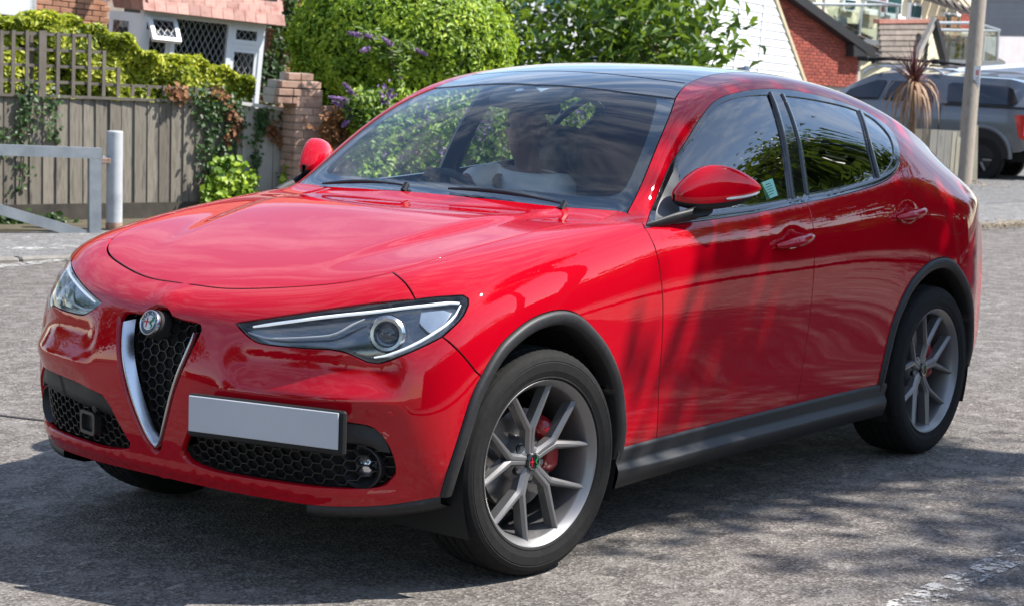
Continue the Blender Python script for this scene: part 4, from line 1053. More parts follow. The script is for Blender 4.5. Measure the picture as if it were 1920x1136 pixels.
# ---- driver
def skin(name, verts, edges, mat, parent=None, sub=2, root=0):
    me = bpy.data.meshes.new(name); me.from_pydata([v[0] for v in verts], edges, [])
    o = bpy.data.objects.new(name, me); COL.objects.link(o)
    md = o.modifiers.new('skin', 'SKIN'); md.use_smooth_shade = True
    for k, v in enumerate(verts):
        r = v[1]; me.skin_vertices[0].data[k].radius = (r, r) if not isinstance(r, tuple) else r
        me.skin_vertices[0].data[k].use_root = (k == root)
    sm = o.modifiers.new('sub', 'SUBSURF'); sm.levels = sub; sm.render_levels = sub
    dg = bpy.context.evaluated_depsgraph_get(); dg.update(); m2 = bpy.data.meshes.new_from_object(o.evaluated_get(dg)); m2.name = name
    bpy.data.objects.remove(o); bpy.data.meshes.remove(me); m2.materials.clear(); m2.materials.append(mat)
    m2.polygons.foreach_set('use_smooth', [True]*len(m2.polygons))
    q = bpy.data.objects.new(name, m2); COL.objects.link(q)
    if parent: q.parent = parent
    return q
SKIN = mottled('skin', (.24, .125, .085), (.30, .165, .115), 12, .5); SHIRT = mottled('white_cotton', (.74, .75, .76), (.80, .81, .82), 9, .85, .2, .01); HAIR = mottled('dark_hair', (.03, .02, .015), (.06, .04, .03), 60, .6)
px, py = -1.60, -.37
body = [((px+.02, py, .62), .14), ((px, py, .80), .145), ((px, py, .98), (.165, .125)), ((px+.01, py, 1.10), (.17, .11)), ((px+.01, py, 1.185), .060), ((px+.025, py, 1.235), .052), ((px+.045, py, 1.29), (.066, .075)), ((px+.045, py, 1.345), (.074, .088)), ((px+.035, py, 1.405), (.073, .088)), ((px+.03, py, 1.445), (.052, .060)),
        ((px+.02, py-.17, 1.150), .062), ((px+.22, py-.235, 1.105), .048), ((px+.42, py-.150, 1.135), .036), ((px+.48, py-.125, 1.150), .030),
        ((px+.02, py+.17, 1.125), .062), ((px+.17, py+.235, .935), .048), ((px+.42, py+.165, .985), .036), ((px+.485, py+.150, 1.005), .030),
        ((px+.20, py-.10, .60), .085), ((px+.46, py-.12, .70), .07), ((px+.70, py-.11, .45), .05), ((px+.20, py+.10, .60), .085), ((px+.46, py+.12, .70), .07), ((px+.70, py+.11, .45), .05)]
be = [(0, 1), (1, 2), (2, 3), (3, 4), (4, 5), (5, 6), (6, 7), (7, 8), (8, 9), (3, 10), (10, 11), (11, 12), (12, 13), (3, 14), (14, 15), (15, 16), (16, 17), (0, 18), (18, 19), (19, 20), (0, 21), (21, 22), (22, 23)]
n0 = len(body)
for hx, hy, hz, sg in ((px+.48, py-.125, 1.150, 1), (px+.485, py+.150, 1.005, -1)):
    w = 13 if sg > 0 else 17
    for f in range(4):
        b0 = len(body); yo = (f-1.5)*.019; ln = (.9, 1., .97, .8)[f]
        body += [((hx+.045, hy+.3*yo, hz+.02+yo), .0105), ((hx+.075*ln, hy+sg*.015, hz+.022+yo*1.1), .009), ((hx+.070*ln, hy+sg*.045, hz+.018+yo*1.1), .008)]
        be += [(w, b0), (b0, b0+1), (b0+1, b0+2)]
    b0 = len(body); body += [((hx+.02, hy+sg*.03, hz+.035), .011), ((hx+.05, hy+sg*.045, hz+.045), .009)]; be += [(w, b0), (b0, b0+1)]
driver = skin('person', body, be, SKIN); tag(driver, 'driver in white t-shirt holding the steering wheel of the red car', 'person')
g = .014
shirt = [((px+.02, py, .66), .155), ((px, py, .80), .16), ((px, py, .98), (.18, .14)), ((px+.01, py, 1.10), (.185, .125)), ((px+.01, py, 1.165), .075), ((px+.02, py-.17, 1.150), .078), ((px+.165, py-.218, 1.118), .070), ((px+.02, py+.17, 1.125), .078), ((px+.115, py+.21, 1.01), .072)]
skin('t_shirt', shirt, [(0, 1), (1, 2), (2, 3), (3, 4), (3, 5), (5, 6), (3, 7), (7, 8)], SHIRT, driver)
hm = []; F = []; nu, nv = 20, 12
for i in range(nv):
    t = R(-12+102*i/(nv-1))
    for k in range(nu):
        a = 2*math.pi*k/nu; fr = max(0, math.cos(a)); tt = max(t, R(34)*fr**.7 if fr > 0 else t)
        hm.append((px+.035+.098*math.cos(tt)*math.cos(a), py+.084*math.cos(tt)*math.sin(a), 1.375+.102*math.sin(tt)))
for i in range(nv-1):
    for k in range(nu): F.append((i*nu+k, i*nu+(k+1) % nu, (i+1)*nu+(k+1) % nu, (i+1)*nu+k))
mesh('hair', hm, F, HAIR, driver, smooth=True)
m = MB(); m.add([(px+.118, py, 1.385), (px+.124, py-.018, 1.332), (px+.150, py, 1.336), (px+.124, py+.018, 1.332), (px+.120, py, 1.322)], [(0, 1, 2), (0, 2, 3), (1, 4, 2), (2, 4, 3)]); m.build('nose', SKIN, driver, True, 80)
for s in (1, -1):
    MB().lathe([(0, .002), (.006, .001), (.009, -.003)], 12, frame((px+.118, py+s*.033, 1.378), (0, 1, 0), (1, 0, .1))).build('eye', principled('eye_dark', (.05, .04, .035), .2), driver, True)
    MB().lathe([(.020, 0), (.026, .006), (.024, .014), (.012, .010), (0, .008)], 14, frame((px+.035, py+s*.076, 1.352), (1, 0, 0), (0, s, 0))).build('ear', SKIN, driver, True)
MB().tube([(px+.116, py-.026, 1.300), (px+.122, py, 1.302), (px+.116, py+.026, 1.300)], [.004, .006, .004], 6).build('mouth', principled('lip', (.30, .11, .09), .5), driver, True)
# seat belt over the driver
P = [Vector((-1.83, -.60, 1.22)), Vector((-1.60, -.52, 1.215)), Vector((-1.49, -.46, 1.14)), Vector((-1.445, -.38, 1.00)), Vector((-1.44, -.27, .80)), Vector((-1.50, -.17, .60))]
V = []; F = []
for k, p in enumerate(P):
    V += [p+Vector((0, -.024, 0)), p+Vector((.006, .024, .004))]
for k in range(len(P)-1): F.append((2*k, 2*k+1, 2*k+3, 2*k+2))
mesh('seat_belt', V, F, principled('belt_grey', (.03, .03, .032), .7), car)
# ================================================================ ground
def asphalt(name, base, light, worn, shine=.0):
    if name in MATS: return MATS[name]
    m = principled(name, base, .85); v = world_coords(m)
    b = m.node_tree.nodes['Principled BSDF']
    stones = N(m, 'ShaderNodeTexVoronoi'); stones.inputs['Scale'].default_value = 95; stones.feature = 'F1'; L(m, v, stones.inputs['Vector'])
    rnd = N(m, 'ShaderNodeSeparateColor'); L(m, stones.outputs['Color'], rnd.inputs[0])
    tone = ramp(m, rnd.outputs[0], [(.0, tuple(c*.55 for c in base)), (.55, base), (.86, light), (1., tuple(min(1, c*1.25) for c in light))])
    big = noise(m, v, .9, 6, .6); patch = noise(m, v, 6.5, 8, .65)
    c = mixc(m, ramp(m, patch, [(.50, (0, 0, 0)), (.575, (1, 1, 1))]), tone, worn)
    fl = ramp(m, noise(m, world_coords(m, (.55, 1, 1)), 17, 7, .7), [(.585, (0, 0, 0)), (.625, (.75, .75, .75))]); c = mixc(m, .62, c, tone); c = mixc(m, fl, c, tuple(min(1, q*1.75) for q in light))
    c = mixc(m, ramp(m, big, [(.35, (.0,)*3), (.7, (.55,)*3)]), c, mixc(m, 1., c, (.72, .70, .68), 'MULTIPLY'))
    setc(m, c)
    L(m, ramp(m, patch, [(.45, (.92,)*3), (.65, (.72,)*3)]), b.inputs['Roughness'])
    h = N(m, 'ShaderNodeMath'); h.operation = 'ADD'; L(m, stones.outputs['Distance'], h.inputs[0]); L(m, noise(m, v, 30, 6, .7), h.inputs[1])
    bump(m, h.outputs[0], .45, .010); return m
ROAD = asphalt('road_asphalt', (.120, .105, .094), (.195, .176, .158), (.26, .238, .215))
PAVE = asphalt('pavement_asphalt', (.15, .145, .14), (.26, .252, .245), (.26, .25, .24))
def sheet(name, pts, z, mat, kind='structure'):
    o = mesh(name, [(p[0], p[1], z) for p in pts], [tuple(range(len(pts)))], mat); o['kind'] = kind; return o
sheet('ground', [(-900, -900), (900, -900), (900, 900), (-900, 900)], -.02, mottled('rough_ground', (.06, .055, .035), (.11, .10, .06), .6, .95, objspace=False))
# carriageway, finely divided so that it is not dead flat
nx, ny = 120, 60; X = np.linspace(-46, 24, nx); Y = np.linspace(-7.7, 5.4, ny); kerbk = np.array((-.956, .293))
def far_edge(x):
    """far kerb line: leaves the car's direction on the left, runs with it on the right"""
    pts = [(24, -16.2), (2, -9.5), (-4.3, -7.5), (-9, -6.05), (-15.8, -4.15), (-20, -3.5), (-30, -3.0), (-46, -2.6)]
    xs = [p[0] for p in pts][::-1]; ys = [p[1] for p in pts][::-1]; return np.interp(x, xs, ys)
V = []; F = []
for i, x in enumerate(X):
    a, b = far_edge(x), 5.6
    for j in range(ny):
        y = a+(b-a)*j/(ny-1); V.append((x, y, -.012*max(0, (a+.6-y)/.6)*.5))
for i in range(nx-1):
    for j in range(ny-1): F.append((i*ny+j, (i+1)*ny+j, (i+1)*ny+j+1, i*ny+j+1)[::-1])
mesh('road', V, F, ROAD)['kind'] = 'structure'
# kerbs: one stone after another along both edges
KERB = mottled('kerb_concrete', (.17, .155, .135), (.27, .25, .22), 14, .85, .25, .006, per_object=.10, objspace=False)
def kerb_line(fn, x0, x1, side, top=.035):
    root = empty('kerb', (0, 0, 0)); root['kind'] = 'structure'
    me = MB().box((0, 0, 0), (.90, .125, .16), bev=.015); me = mesh('kerb_stone', me.V, me.F, KERB, link_it=False)
    x = x0; k = 0
    while x > x1:
        p = np.array((x, fn(x))); t = np.array((x-.4, fn(x-.4)))-np.array((x+.4, fn(x+.4))); t /= np.linalg.norm(t)
        o = link('kerb_stone', me, None, root); o.location = (p[0], p[1]-side*.06, top-.08+random.uniform(-.006, .006)); o.rotation_euler = (random.uniform(-.02, .02), 0, math.atan2(t[1], t[0])+random.uniform(-.008, .008))
        x += t[0]*.915; k += 1
kerb_line(far_edge, 2.0, -34, 1)
def strip(name, fn0, fn1, x0, x1, z, mat, n=60):
    V = []; F = []
    for k, x in enumerate(np.linspace(x0, x1, n)): V += [(x, fn0(x), z), (x, fn1(x), z)]
    for k in range(n-1): F.append((2*k, 2*k+1, 2*k+3, 2*k+2))
    o = mesh(name, V, F, mat); o['kind'] = 'structure'; return o
strip('pavement', lambda x: far_edge(x)-.11, lambda x: far_edge(x)-2.1, 24, -46, .030, PAVE)
SOIL = mottled('garden_soil', (.045, .035, .022), (.10, .08, .05), 5, .95, .4, .02, c3=(.08, .085, .035), objspace=False)
strip('verge', lambda x: far_edge(x)-2.1, lambda x: far_edge(x)-14, 24, -16, .033, SOIL)
strip('driveway', lambda x: far_edge(x)-2.1, lambda x: far_edge(x)-16, -16, -46, .033, asphalt('drive_asphalt', (.13, .128, .125), (.21, .205, .20), (.22, .215, .21)))
# near side beyond the frame: kerb and pavement
strip('pavement', lambda x: 5.7, lambda x: 7.9, 24, -46, .066, PAVE)
strip('verge', lambda x: 7.9, lambda x: 30, 24, -46, .05, SOIL)
# worn white edge marking along the near lane
m = principled('worn_road_paint', (.52, .51, .48), .8); v = world_coords(m); f = noise(m, v, 11, 9, .72); f2 = noise(m, v, 60, 4, .7)
mask = ramp(m, mixc(m, .35, f, f2), [(.49, (0, 0, 0)), (.55, (.85, .85, .85))])
t = N(m, 'ShaderNodeBsdfTransparent'); ms = N(m, 'ShaderNodeMixShader'); L(m, mask, ms.inputs[0]); L(m, t.outputs[0], ms.inputs[1]); L(m, m.node_tree.nodes['Principled BSDF'].outputs[0], ms.inputs[2]); L(m, ms.outputs[0], m.node_tree.nodes['Material Output'].inputs[0])
for k in range(4):
    x0 = .6-k*6; o = sheet('road_marking', [(x0, 1.90), (x0, 2.02), (x0-4, 2.02), (x0-4, 1.90)][::-1], .005, m)
# faded marking and a cut line in the side-road mouth, left background
p0, p1 = ground_at(-40, 506), ground_at(150, 484)
d = (p1-p0).normalized(); nrm = Vector((-d.y, d.x, 0))
sheet('road_marking', [p0-nrm*.09, p1-nrm*.09, p1+nrm*.09, p0+nrm*.09], .006, m)
p0, p1 = ground_at(20, 476), ground_at(140, 470)
sheet('road_marking', [p0-nrm*.14, p1-nrm*.14, p1+nrm*.14, p0+nrm*.14], .036, m)
TAR = principled('tar_joint', (.025, .024, .023), .7)
mb = MB(); pts = [ground_at(-60, 778), ground_at(0, 779), ground_at(40, 784), ground_at(85, 789), ground_at(140, 800), ground_at(300, 815)]
V = []; F = []
for k, p in enumerate(pts): w = .012+random.uniform(-.003, .004); V += [(p.x-w, p.y-w, .004), (p.x+w, p.y+w, .004)]
for k in range(len(pts)-1): F.append((2*k, 2*k+1, 2*k+3, 2*k+2))
o = mesh('road_joint', V, F, TAR); o['kind'] = 'structure'
# litter of dry leaves along the far kerb on the right
def litter(name, pts, n, spread, mat, zr=(.004, .02), size=.05):
    P = np.array([tuple(p) for p in pts]); V = []; F = []; T = []
    for k in range(n):
        t = RNG.random()*(len(P)-1); i = int(t); c = P[i]*(1-t+i)+P[i+1]*(t-i); c = c+np.array((RNG.normal(0, spread), RNG.normal(0, spread), 0)); a = RNG.random()*6.28; s = size*RNG.uniform(.5, 1.2)
        z = c[2]+RNG.uniform(*zr); b = len(V)
        for q, r in ((0, 1), (1.6, .45), (3.14, 1), (4.7, .45)): V.append((c[0]+math.cos(a+q)*s*r*.5, c[1]+math.sin(a+q)*s*r*.5, z+RNG.uniform(0, .012)))
        F.append((b, b+1, b+2, b+3)); T.append(RNG.random())
    o = mesh(name, V, F, mat); at_ = o.data.attributes.new('tone', 'FLOAT', 'FACE'); at_.data.foreach_set('value', T); o['kind'] = 'stuff'; return o
DRY = leaf_mat('dry_leaf', (.10, .05, .02), (.28, .17, .08), (.45, .34, .20), .7, .1)
lo_ = litter('leaf_litter', [ground_at(1842, 434, .0), ground_at(1880, 430, .0), ground_at(1935, 426, .0), ground_at(2050, 420, 0)], 420, .13, DRY, (.02, .09)); tag(lo_, 'dry brown leaf litter lying along the far kerb on the right', 'litter')
lo_ = litter('leaf_litter', [ground_at(1812, 352, .06), ground_at(1830, 350, .06), ground_at(1870, 350, .06)], 160, .3, DRY, (.02, .06)); tag(lo_, 'dry brown leaf litter round the foot of the wooden pole', 'litter')
# ================================================================ foliage
def leaf_mesh(name, P, D, size, mat, parent=None, aspect=.5, fold=.18, tone=None, jitter=.35):
    """one mesh of many folded leaves: P centres, D the way each leaf points outwards"""
    n = len(P); P = np.asarray(P, float); D = np.asarray(D, float); D = D/np.maximum(np.linalg.norm(D, axis=1), 1e-9)[:, None]
    nrm = D+RNG.normal(0, jitter, (n, 3)); nrm[:, 2] += .25; nrm /= np.linalg.norm(nrm, axis=1)[:, None]
    t = RNG.normal(0, 1, (n, 3)); t -= nrm*(t*nrm).sum(1)[:, None]; t /= np.linalg.norm(t, axis=1)[:, None]
    b = np.cross(nrm, t); s = size*RNG.uniform(.65, 1.25, n)[:, None] if np.isscalar(size) else np.asarray(size)[:, None]
    V = np.stack([P-t*s*.5, P+b*s*aspect*.5+nrm*s*fold-t*s*.05, P+t*s*.5-nrm*s*.12, P-b*s*aspect*.5+nrm*s*fold-t*s*.05], 1).reshape(-1, 3)
    me = bpy.data.meshes.new(name); me.vertices.add(4*n); me.vertices.foreach_set('co', V.ravel())
    idx = np.arange(n)*4; F = np.stack([idx, idx+1, idx+2, idx, idx+2, idx+3], 1).reshape(-1)
    me.loops.add(6*n); me.loops.foreach_set('vertex_index', F); me.polygons.add(2*n); me.polygons.foreach_set('loop_start', np.arange(2*n)*3); me.polygons.foreach_set('loop_total', np.full(2*n, 3)); me.update(calc_edges=True)
    tn = RNG.random(n) if tone is None else np.clip(tone+RNG.normal(0, .17, n), 0, 1)
    a = me.attributes.new('tone', 'FLOAT', 'FACE'); a.data.foreach_set('value', np.repeat(tn, 2).astype(np.float32))
    me.materials.append(mat); return link(name, me, None, parent)
def vnoise(P, f, seed=0):
    P = np.asarray(P)*f+seed*7.31
    return (np.sin(P[:, 0]*1.7+1.3*np.sin(P[:, 1]*1.1+P[:, 2]))+np.sin(P[:, 1]*1.9+1.1*np.sin(P[:, 2]*1.3+P[:, 0]*.7))+np.sin(P[:, 2]*2.1+1.2*np.sin(P[:, 0]*.9+P[:, 1]*1.2)))/3
YGREEN = leaf_mat('yellow_green_leaf', (.05, .09, .008), (.29, .33, .018), (.62, .60, .05))
BGREEN = leaf_mat('bright_green_leaf', (.025, .08, .006), (.21, .34, .018), (.50, .60, .045))
DGREEN = leaf_mat('dark_green_leaf', (.010, .030, .006), (.030, .075, .014), (.085, .15, .028))
MGREEN = leaf_mat('tree_leaf', (.016, .05, .008), (.070, .145, .022), (.20, .30, .05))
IVY = leaf_mat('ivy_leaf', (.012, .035, .010), (.035, .085, .022), (.11, .18, .055))
DEAD = leaf_mat('dead_leaf', (.09, .030, .012), (.22, .085, .030), (.36, .17, .07), .7, .15)
CORE = mottled('shaded_twigs', (.010, .013, .005), (.022, .026, .010), 9, .95)  # near-black colour paints the shade inside foliage; worn by solid filler cores
BARK = mottled('bark', (.06, .05, .04), (.14, .12, .10), 18, .9, .5, .01)
class WF:
    """a vertical plane in the background: X to the right along it, Y away from the camera, Z up; the street climbs, so that
    upright things lean a little against the road the car stands on"""
    def __init__(s, px, py, depth, yaw, tilt=0.):
        s.o = at(px, py, depth); rh = Vector((_r.x, _r.y, 0)).normalized(); G = (Vector((0, 0, 1))+rh*tilt).normalized()
        h = Vector((math.cos(R(yaw)), math.sin(R(yaw)), 0)); X = (h-G*h.dot(G)).normalized(); Y = G.cross(X)
        s.X, s.Y, s.Z = X, Y, G; s.M = Matrix(((X.x, Y.x, G.x, s.o.x), (X.y, Y.y, G.y, s.o.y), (X.z, Y.z, G.z, s.o.z), (0, 0, 0, 1)))
    def uv(s, px, py, off=0.):
        px, py, off = float(px), float(py), float(off); v = _f+(px-960)/CAM_F*_r-(py-568)/CAM_F*_u; o = s.o+s.Y*off; c = Vector(CAM_POS); p = c+v*((o-c).dot(s.Y)/v.dot(s.Y)); l = p-s.o
        return l.dot(s.X), l.dot(s.Z)
    def root(s, name):
        e = empty(name); e.matrix_world = s.M; return e
    def w(s, x, y, z): return s.M @ Vector((x, y, z))
    def zero(s):
        """local height at which the ground (z=0) lies under the origin"""
        return -s.o.z

# ================================================================ left background
FW = WF(230, 412, 18.5, 163, 0.0)                                   # fence line
FWROOT = FW.M; fz0 = FW.zero()+.05
GREYWOOD = mottled('weathered_boards', (.055, .046, .036), (.200, .176, .142), 3.5, .9, .45, .006, c3=(.125, .108, .084), per_object=.25, stretch=(6, 6, .7), objspace=False)
PALEWOOD = mottled('pale_weathered_panel', (.25, .23, .195), (.36, .34, .30), 3, .9, .3, .006, c3=(.30, .28, .24), per_object=.10, stretch=(5, 5, .8), objspace=False)
TRELWOOD = mottled('brown_grey_slats', (.105, .088, .070), (.165, .142, .116), 7, .9, .3, .004, per_object=.12, objspace=False)
fence = FW.root('board_fence'); tag(fence, 'weathered grey close-boarded wooden fence below the trellis', 'fence')
ftop = lambda x: np.interp(x, [FW.uv(0, 176)[0], FW.uv(230, 184)[0], FW.uv(452, 194)[0]], [FW.uv(0, 176)[1], FW.uv(230, 184)[1], FW.uv(452, 194)[1]])
x, x1 = FW.uv(-420, 300)[0], FW.uv(452, 300)[0]; k = 0
while x < x1:
    w = random.uniform(.118, .140); zt = ftop(x)-.03+random.uniform(-.006, .006); zb = fz0-.02; h = zt-zb
    V = [(0, -.022, 0), (w*1.06, -.008, 0), (w*1.06, .004, 0), (0, .004, 0)]; V = V+[(a, b, h) for a, b, _ in V]
    o = mesh('board', [(a, b, c) for a, b, c in V], [(0, 1, 5, 4), (1, 2, 6, 5), (2, 3, 7, 6), (3, 0, 4, 7), (4, 5, 6, 7)], GREYWOOD, fence)
    o.location = (x, random.uniform(-.004, .004), zb); o.rotation_euler = (0, random.uniform(-.006, .006), 0); x += w
xa, xb = FW.uv(-420, 300)[0], x1
for a, b in zip(np.linspace(xa, xb, 6)[:-1], np.linspace(xa, xb, 6)[1:]):
    MB().bar((a, -.012, ftop(a)-.008), (b-.004, -.012, ftop(b)-.008), .06, .026).build('capping_rail', TRELWOOD, fence)
MB().box(((xa+xb)/2, -.02, fz0+.06), (xb-xa, .03, .15)).build('gravel_board', mottled('dark_board', (.035, .030, .024), (.075, .065, .05), 6, .9), fence)  # base board in a darker tone than the boards above
# trellis
tr = FW.root('trellis'); tag(tr, 'square-lattice wooden trellis with stepped top standing on the board fence', 'trellis')
def slat(a, b, w, d, y, nm='slat'):
    (xa, za), (xb, zb) = FW.uv(*a), FW.uv(*b); MB().bar((xa, y, za), (xb, y, zb), d, w, up=(0, 1, 0) if False else (0, 0, 1) if abs(xa-xb) > abs(za-zb) else (1, 0, 0)).build(nm, TRELWOOD, tr)
for px, py in tuple((q_, 44+(q_+400)*.033) for q_ in range(-400, -30, 28))+((-28, 56), (1, 57), (23, 57), (49, 58), (107, 61), (136, 63), (166, 65), (193, 95), (220, 127), (247, 159), (277, 160), (306, 161), (336, 162), (366, 163), (396, 165)):
    slat((px, py), (px-1.5, 181), .034, .018, -.030)
for px in (74, 81): slat((px, 58), (px-1.5, 182), .036, .03, -.03, 'post')
slat((63, 60), (62, 178), .03, .018, .05)
for a, b in (((-410, 46), (168, 68)), ((-410, 73), (194, 99)), ((-410, 103), (222, 130)), ((-410, 133), (160, 157)), ((160, 157), (398, 169))): slat(a, b, .028, .016, -.012)
# pale panels between the fence and the brick pier
PW = WF(500, 300, 19.3, 163, 0.0)
pf = PW.root('panel_fence'); tag(pf, 'pale grey fence panel with white capping between ivy and brick pier', 'fence')
for k, (a, b) in enumerate(((452, 478), (478.5, 512), (512.5, 548))):
    (xa, za), (xb, zb) = PW.uv(a, 200+k*4), PW.uv(b, 204+k*4); z0 = PW.zero()
    MB().box(((xa+xb)/2, 0, (z0+za)/2), (xb-xa-.006, .022, za-z0)).build('board', PALEWOOD, pf)
(xa, za), (xb, zb) = PW.uv(449, 194), PW.uv(553, 209); MB().bar((xa, -.02, za), (xb, -.02, zb), .07, .035).build('capping_rail', principled('pale_cap', (.50, .49, .45), .8), pf)
(xa, za) = PW.uv(449, 200); MB().box((xa, 0.01, (PW.zero()+za)/2), (.06, .06, za-PW.zero())).build('post', GREYWOOD, pf)
# ---- brickwork helpers
BRICKS = {}
def brick_mesh(w, h, d, mat, key):
    if key not in BRICKS:
        b = MB().box((0, 0, 0), (w, d, h), bev=.005); BRICKS[key] = mesh('brick', b.V, b.F, mat, link_it=False)
    return BRICKS[key]
OLDBRICK = mottled('old_brick', (.26, .135, .095), (.42, .27, .20), 9, .9, .4, .006, c3=(.36, .21, .15), per_object=.22, objspace=False)
HOUSEBRICK = mottled('orange_brick', (.34, .145, .085), (.47, .24, .15), 7, .9, .3, .005, c3=(.40, .19, .12), per_object=.18, objspace=False)
DARKBRICK = mottled('deep_red_brick', (.25, .050, .035), (.36, .085, .055), 5, .85, .2, .005, per_object=.20, objspace=False)
MORTAR = mottled('mortar', (.34, .30, .26), (.46, .42, .37), 20, .95); MORTAR2 = mottled('pale_mortar', (.42, .38, .34), (.52, .48, .44), 20, .95)
def lay(root, x0, x1, z0, z1, y, mat, key, inside=None, bw=.215, bh=.065, d=.10, j=.010, limit=300, left_flush=True):
    """a face of running bond: each brick an object"""
    me = brick_mesh(bw, bh, d, mat, key+'_s'); hm = brick_mesh(bw/2-j/2, bh, d, mat, key+'_h'); n = 0; row = 0; z = z0+bh/2
    while z < z1+bh*.5:
        x = x0-(0 if row % 2 == 0 else (bw+j)/2)
        while x < x1:
            xa, xb = max(x, x0), min(x+bw, x1)
            if xb-xa > .04 and (inside is None or inside((xa+xb)/2, z)) and n < limit:
                full = xb-xa > bw*.75; o = link('brick', me if full else hm, None, root)
                o.location = ((xa+xb)/2+random.uniform(-.002, .002), y+random.uniform(-.003, .003), z+random.uniform(-.0015, .0015)); o.rotation_euler = (0, random.uniform(-.006, .006), random.uniform(-.01, .01))
                o.scale = ((xb-xa)/bw if full else (xb-xa)/(bw/2-j/2), 1, 1); n += 1
            x += bw+j
        z += bh+j; row += 1
    return n
# ---- brick pier and garden wall
PR = WF(577, 300, 19.2, 163, .02); pier = PR.root('brick_pier'); tag(pier, 'square brick gate pier with stepped cap at the end of the pale fence', 'pier')
xa, xb = PR.uv(552, 300)[0], PR.uv(600, 300)[0]; zb, zt = PR.zero(), PR.uv(575, 165)[1]; W_ = xb-xa
MB().box(((xa+xb)/2, W_*.5+.005, (zb+zt-.02)/2), (W_-.03, W_-.02, zt-zb-.02)).build('mortar_core', MORTAR, pier)
n = lay(pier, xa, xb, zb, PR.uv(575, 176)[1]-.05, .05, OLDBRICK, 'pier', bw=.190, bh=.066)
bmx = brick_mesh(.19, .066, .10, OLDBRICK, 'pier_s')
row = 0; z = zb+.033
while z < PR.uv(575, 176)[1]-.03:                                    # the flank that looks along the fence
    y = 0 if row % 2 else -.1
    for q in range(3):
        ya, yb = max(0.005, y), min(W_-.01, y+.19)
        if yb-ya > .04: o = link('brick', bmx, None, pier); o.location = (xa+.05-.004, (ya+yb)/2, z); o.rotation_euler = (0, 0, R(90)); o.scale = ((yb-ya)/.19, 1, 1)
        y += .2
    z += .076; row += 1
for (a, b, ya, yb, k_) in ((PR.uv(537, 190)[0]-.10, xb+.004, .0, W_, 0), (PR.uv(537, 190)[0]-.095, xb, -.01, W_+.02, 1), (PR.uv(537, 190)[0]-.06, xb-.01, .01, W_, 2), (PR.uv(545, 190)[0]-.02, xb-.09, .03, W_*.7, 3)):
    z = PR.uv(575, 176)[1]-.03+k_*.078+.033-.076; nb = max(2, int(round((b-a)/.2)))
    for q in range(nb):
        w = (b-a)/nb; o = link('brick', bmx, None, pier); o.location = (a+w*(q+.5), ya+.05, z); o.scale = ((w-.008)/.19, 1, 1)
    MB().box(((a+b)/2, (ya+yb)/2+.04, z), (b-a-.02, yb-ya-.04, .074)).build('mortar_core', MORTAR, pier)
GW = WF(660, 260, 19.4, 163, .0); gw = GW.root('garden_wall'); tag(gw, 'old brick garden wall overgrown with climbers, running behind the red car', 'wall')
gx0, gx1 = GW.uv(600, 260)[0]+.03, GW.uv(1330, 260)[0]; gz0, gz1 = GW.zero(), GW.uv(660, 205)[1]
MB().box(((gx0+gx1)/2, .09, (gz0+gz1-.03)/2), (gx1-gx0, .12, gz1-gz0-.03)).build('mortar_core', MORTAR, gw)
lay(gw, gx0, gx0+1.75, gz0+.42, gz1, .03, OLDBRICK, 'gwall', limit=120)
# ---- house with the bay window
HS = WF(350, 100, 26.0, 161, .075); hs = HS.root('brick_house'); tag(hs, 'brick house with white leaded bay window under a red tiled skirt roof', 'house')
U = lambda px, py, off=0.: HS.uv(px, py, off)
wy = .75                                                             # the main wall stands behind the bay front
xl, xr = U(-60, 20, wy)[0], U(700, 20, wy)[0]; zb = U(350, 300, wy)[1]-1.0; zt = U(350, -330, wy)[1]
MB().box(((xl+xr)/2, wy+3.06, (zb+zt)/2), (xr-xl, 6.0, zt-zb)).build('wall', MORTAR2, hs)
xl2 = xl-5.0; MB().box(((xl2+xl)/2, wy+3.0, (zb+zt)/2), (xl-xl2-.01, 6.0, zt-zb)).build('wall_wing', HOUSEBRICK, hs)
mesh('roof', [(xl2-.3, wy-.4, zt), (xr+.3, wy-.4, zt), (xr+.3, wy+6.4, zt), (xl2-.3, wy+6.4, zt), (xl2-.3, wy+3, zt+2.6), (xr+.3, wy+3, zt+2.6)], [(0, 1, 5, 4), (2, 3, 4, 5), (1, 2, 5), (3, 0, 4), (0, 3, 2, 1)], mottled('main_roof_tile', (.20, .08, .06), (.32, .15, .11), 6, .9), hs)
wx0, wx1 = U(66, 20, wy)[0], U(205, 20, wy)[0]
def in_view(x, z):
    return z > U(100, 75, wy)[1]
lay(hs, wx0, wx1, U(100, 75, wy)[1], U(100, -70, wy)[1], wy+.02, HOUSEBRICK, 'house', inside=in_view, limit=130)
lay(hs, U(505, 60, wy)[0], U(640, 60, wy)[0], U(560, 230, wy)[1], U(560, -70, wy)[1], wy+.02, HOUSEBRICK, 'house', limit=150)
UPVC = mottled('white_frame', (.76, .77, .78), (.83, .84, .85), 3, .35)
PANE = glass_mat('house_pane', (.10, .11, .12), 1.6, 1.55); LEAD = principled('lead_came', (.50, .51, .53), .5, .2); DARKROOM = principled('dark_room', (.02, .02, .022), .9); CURTAIN = mottled('net_curtain', (.45, .44, .43), (.58, .57, .56), 18, .95)
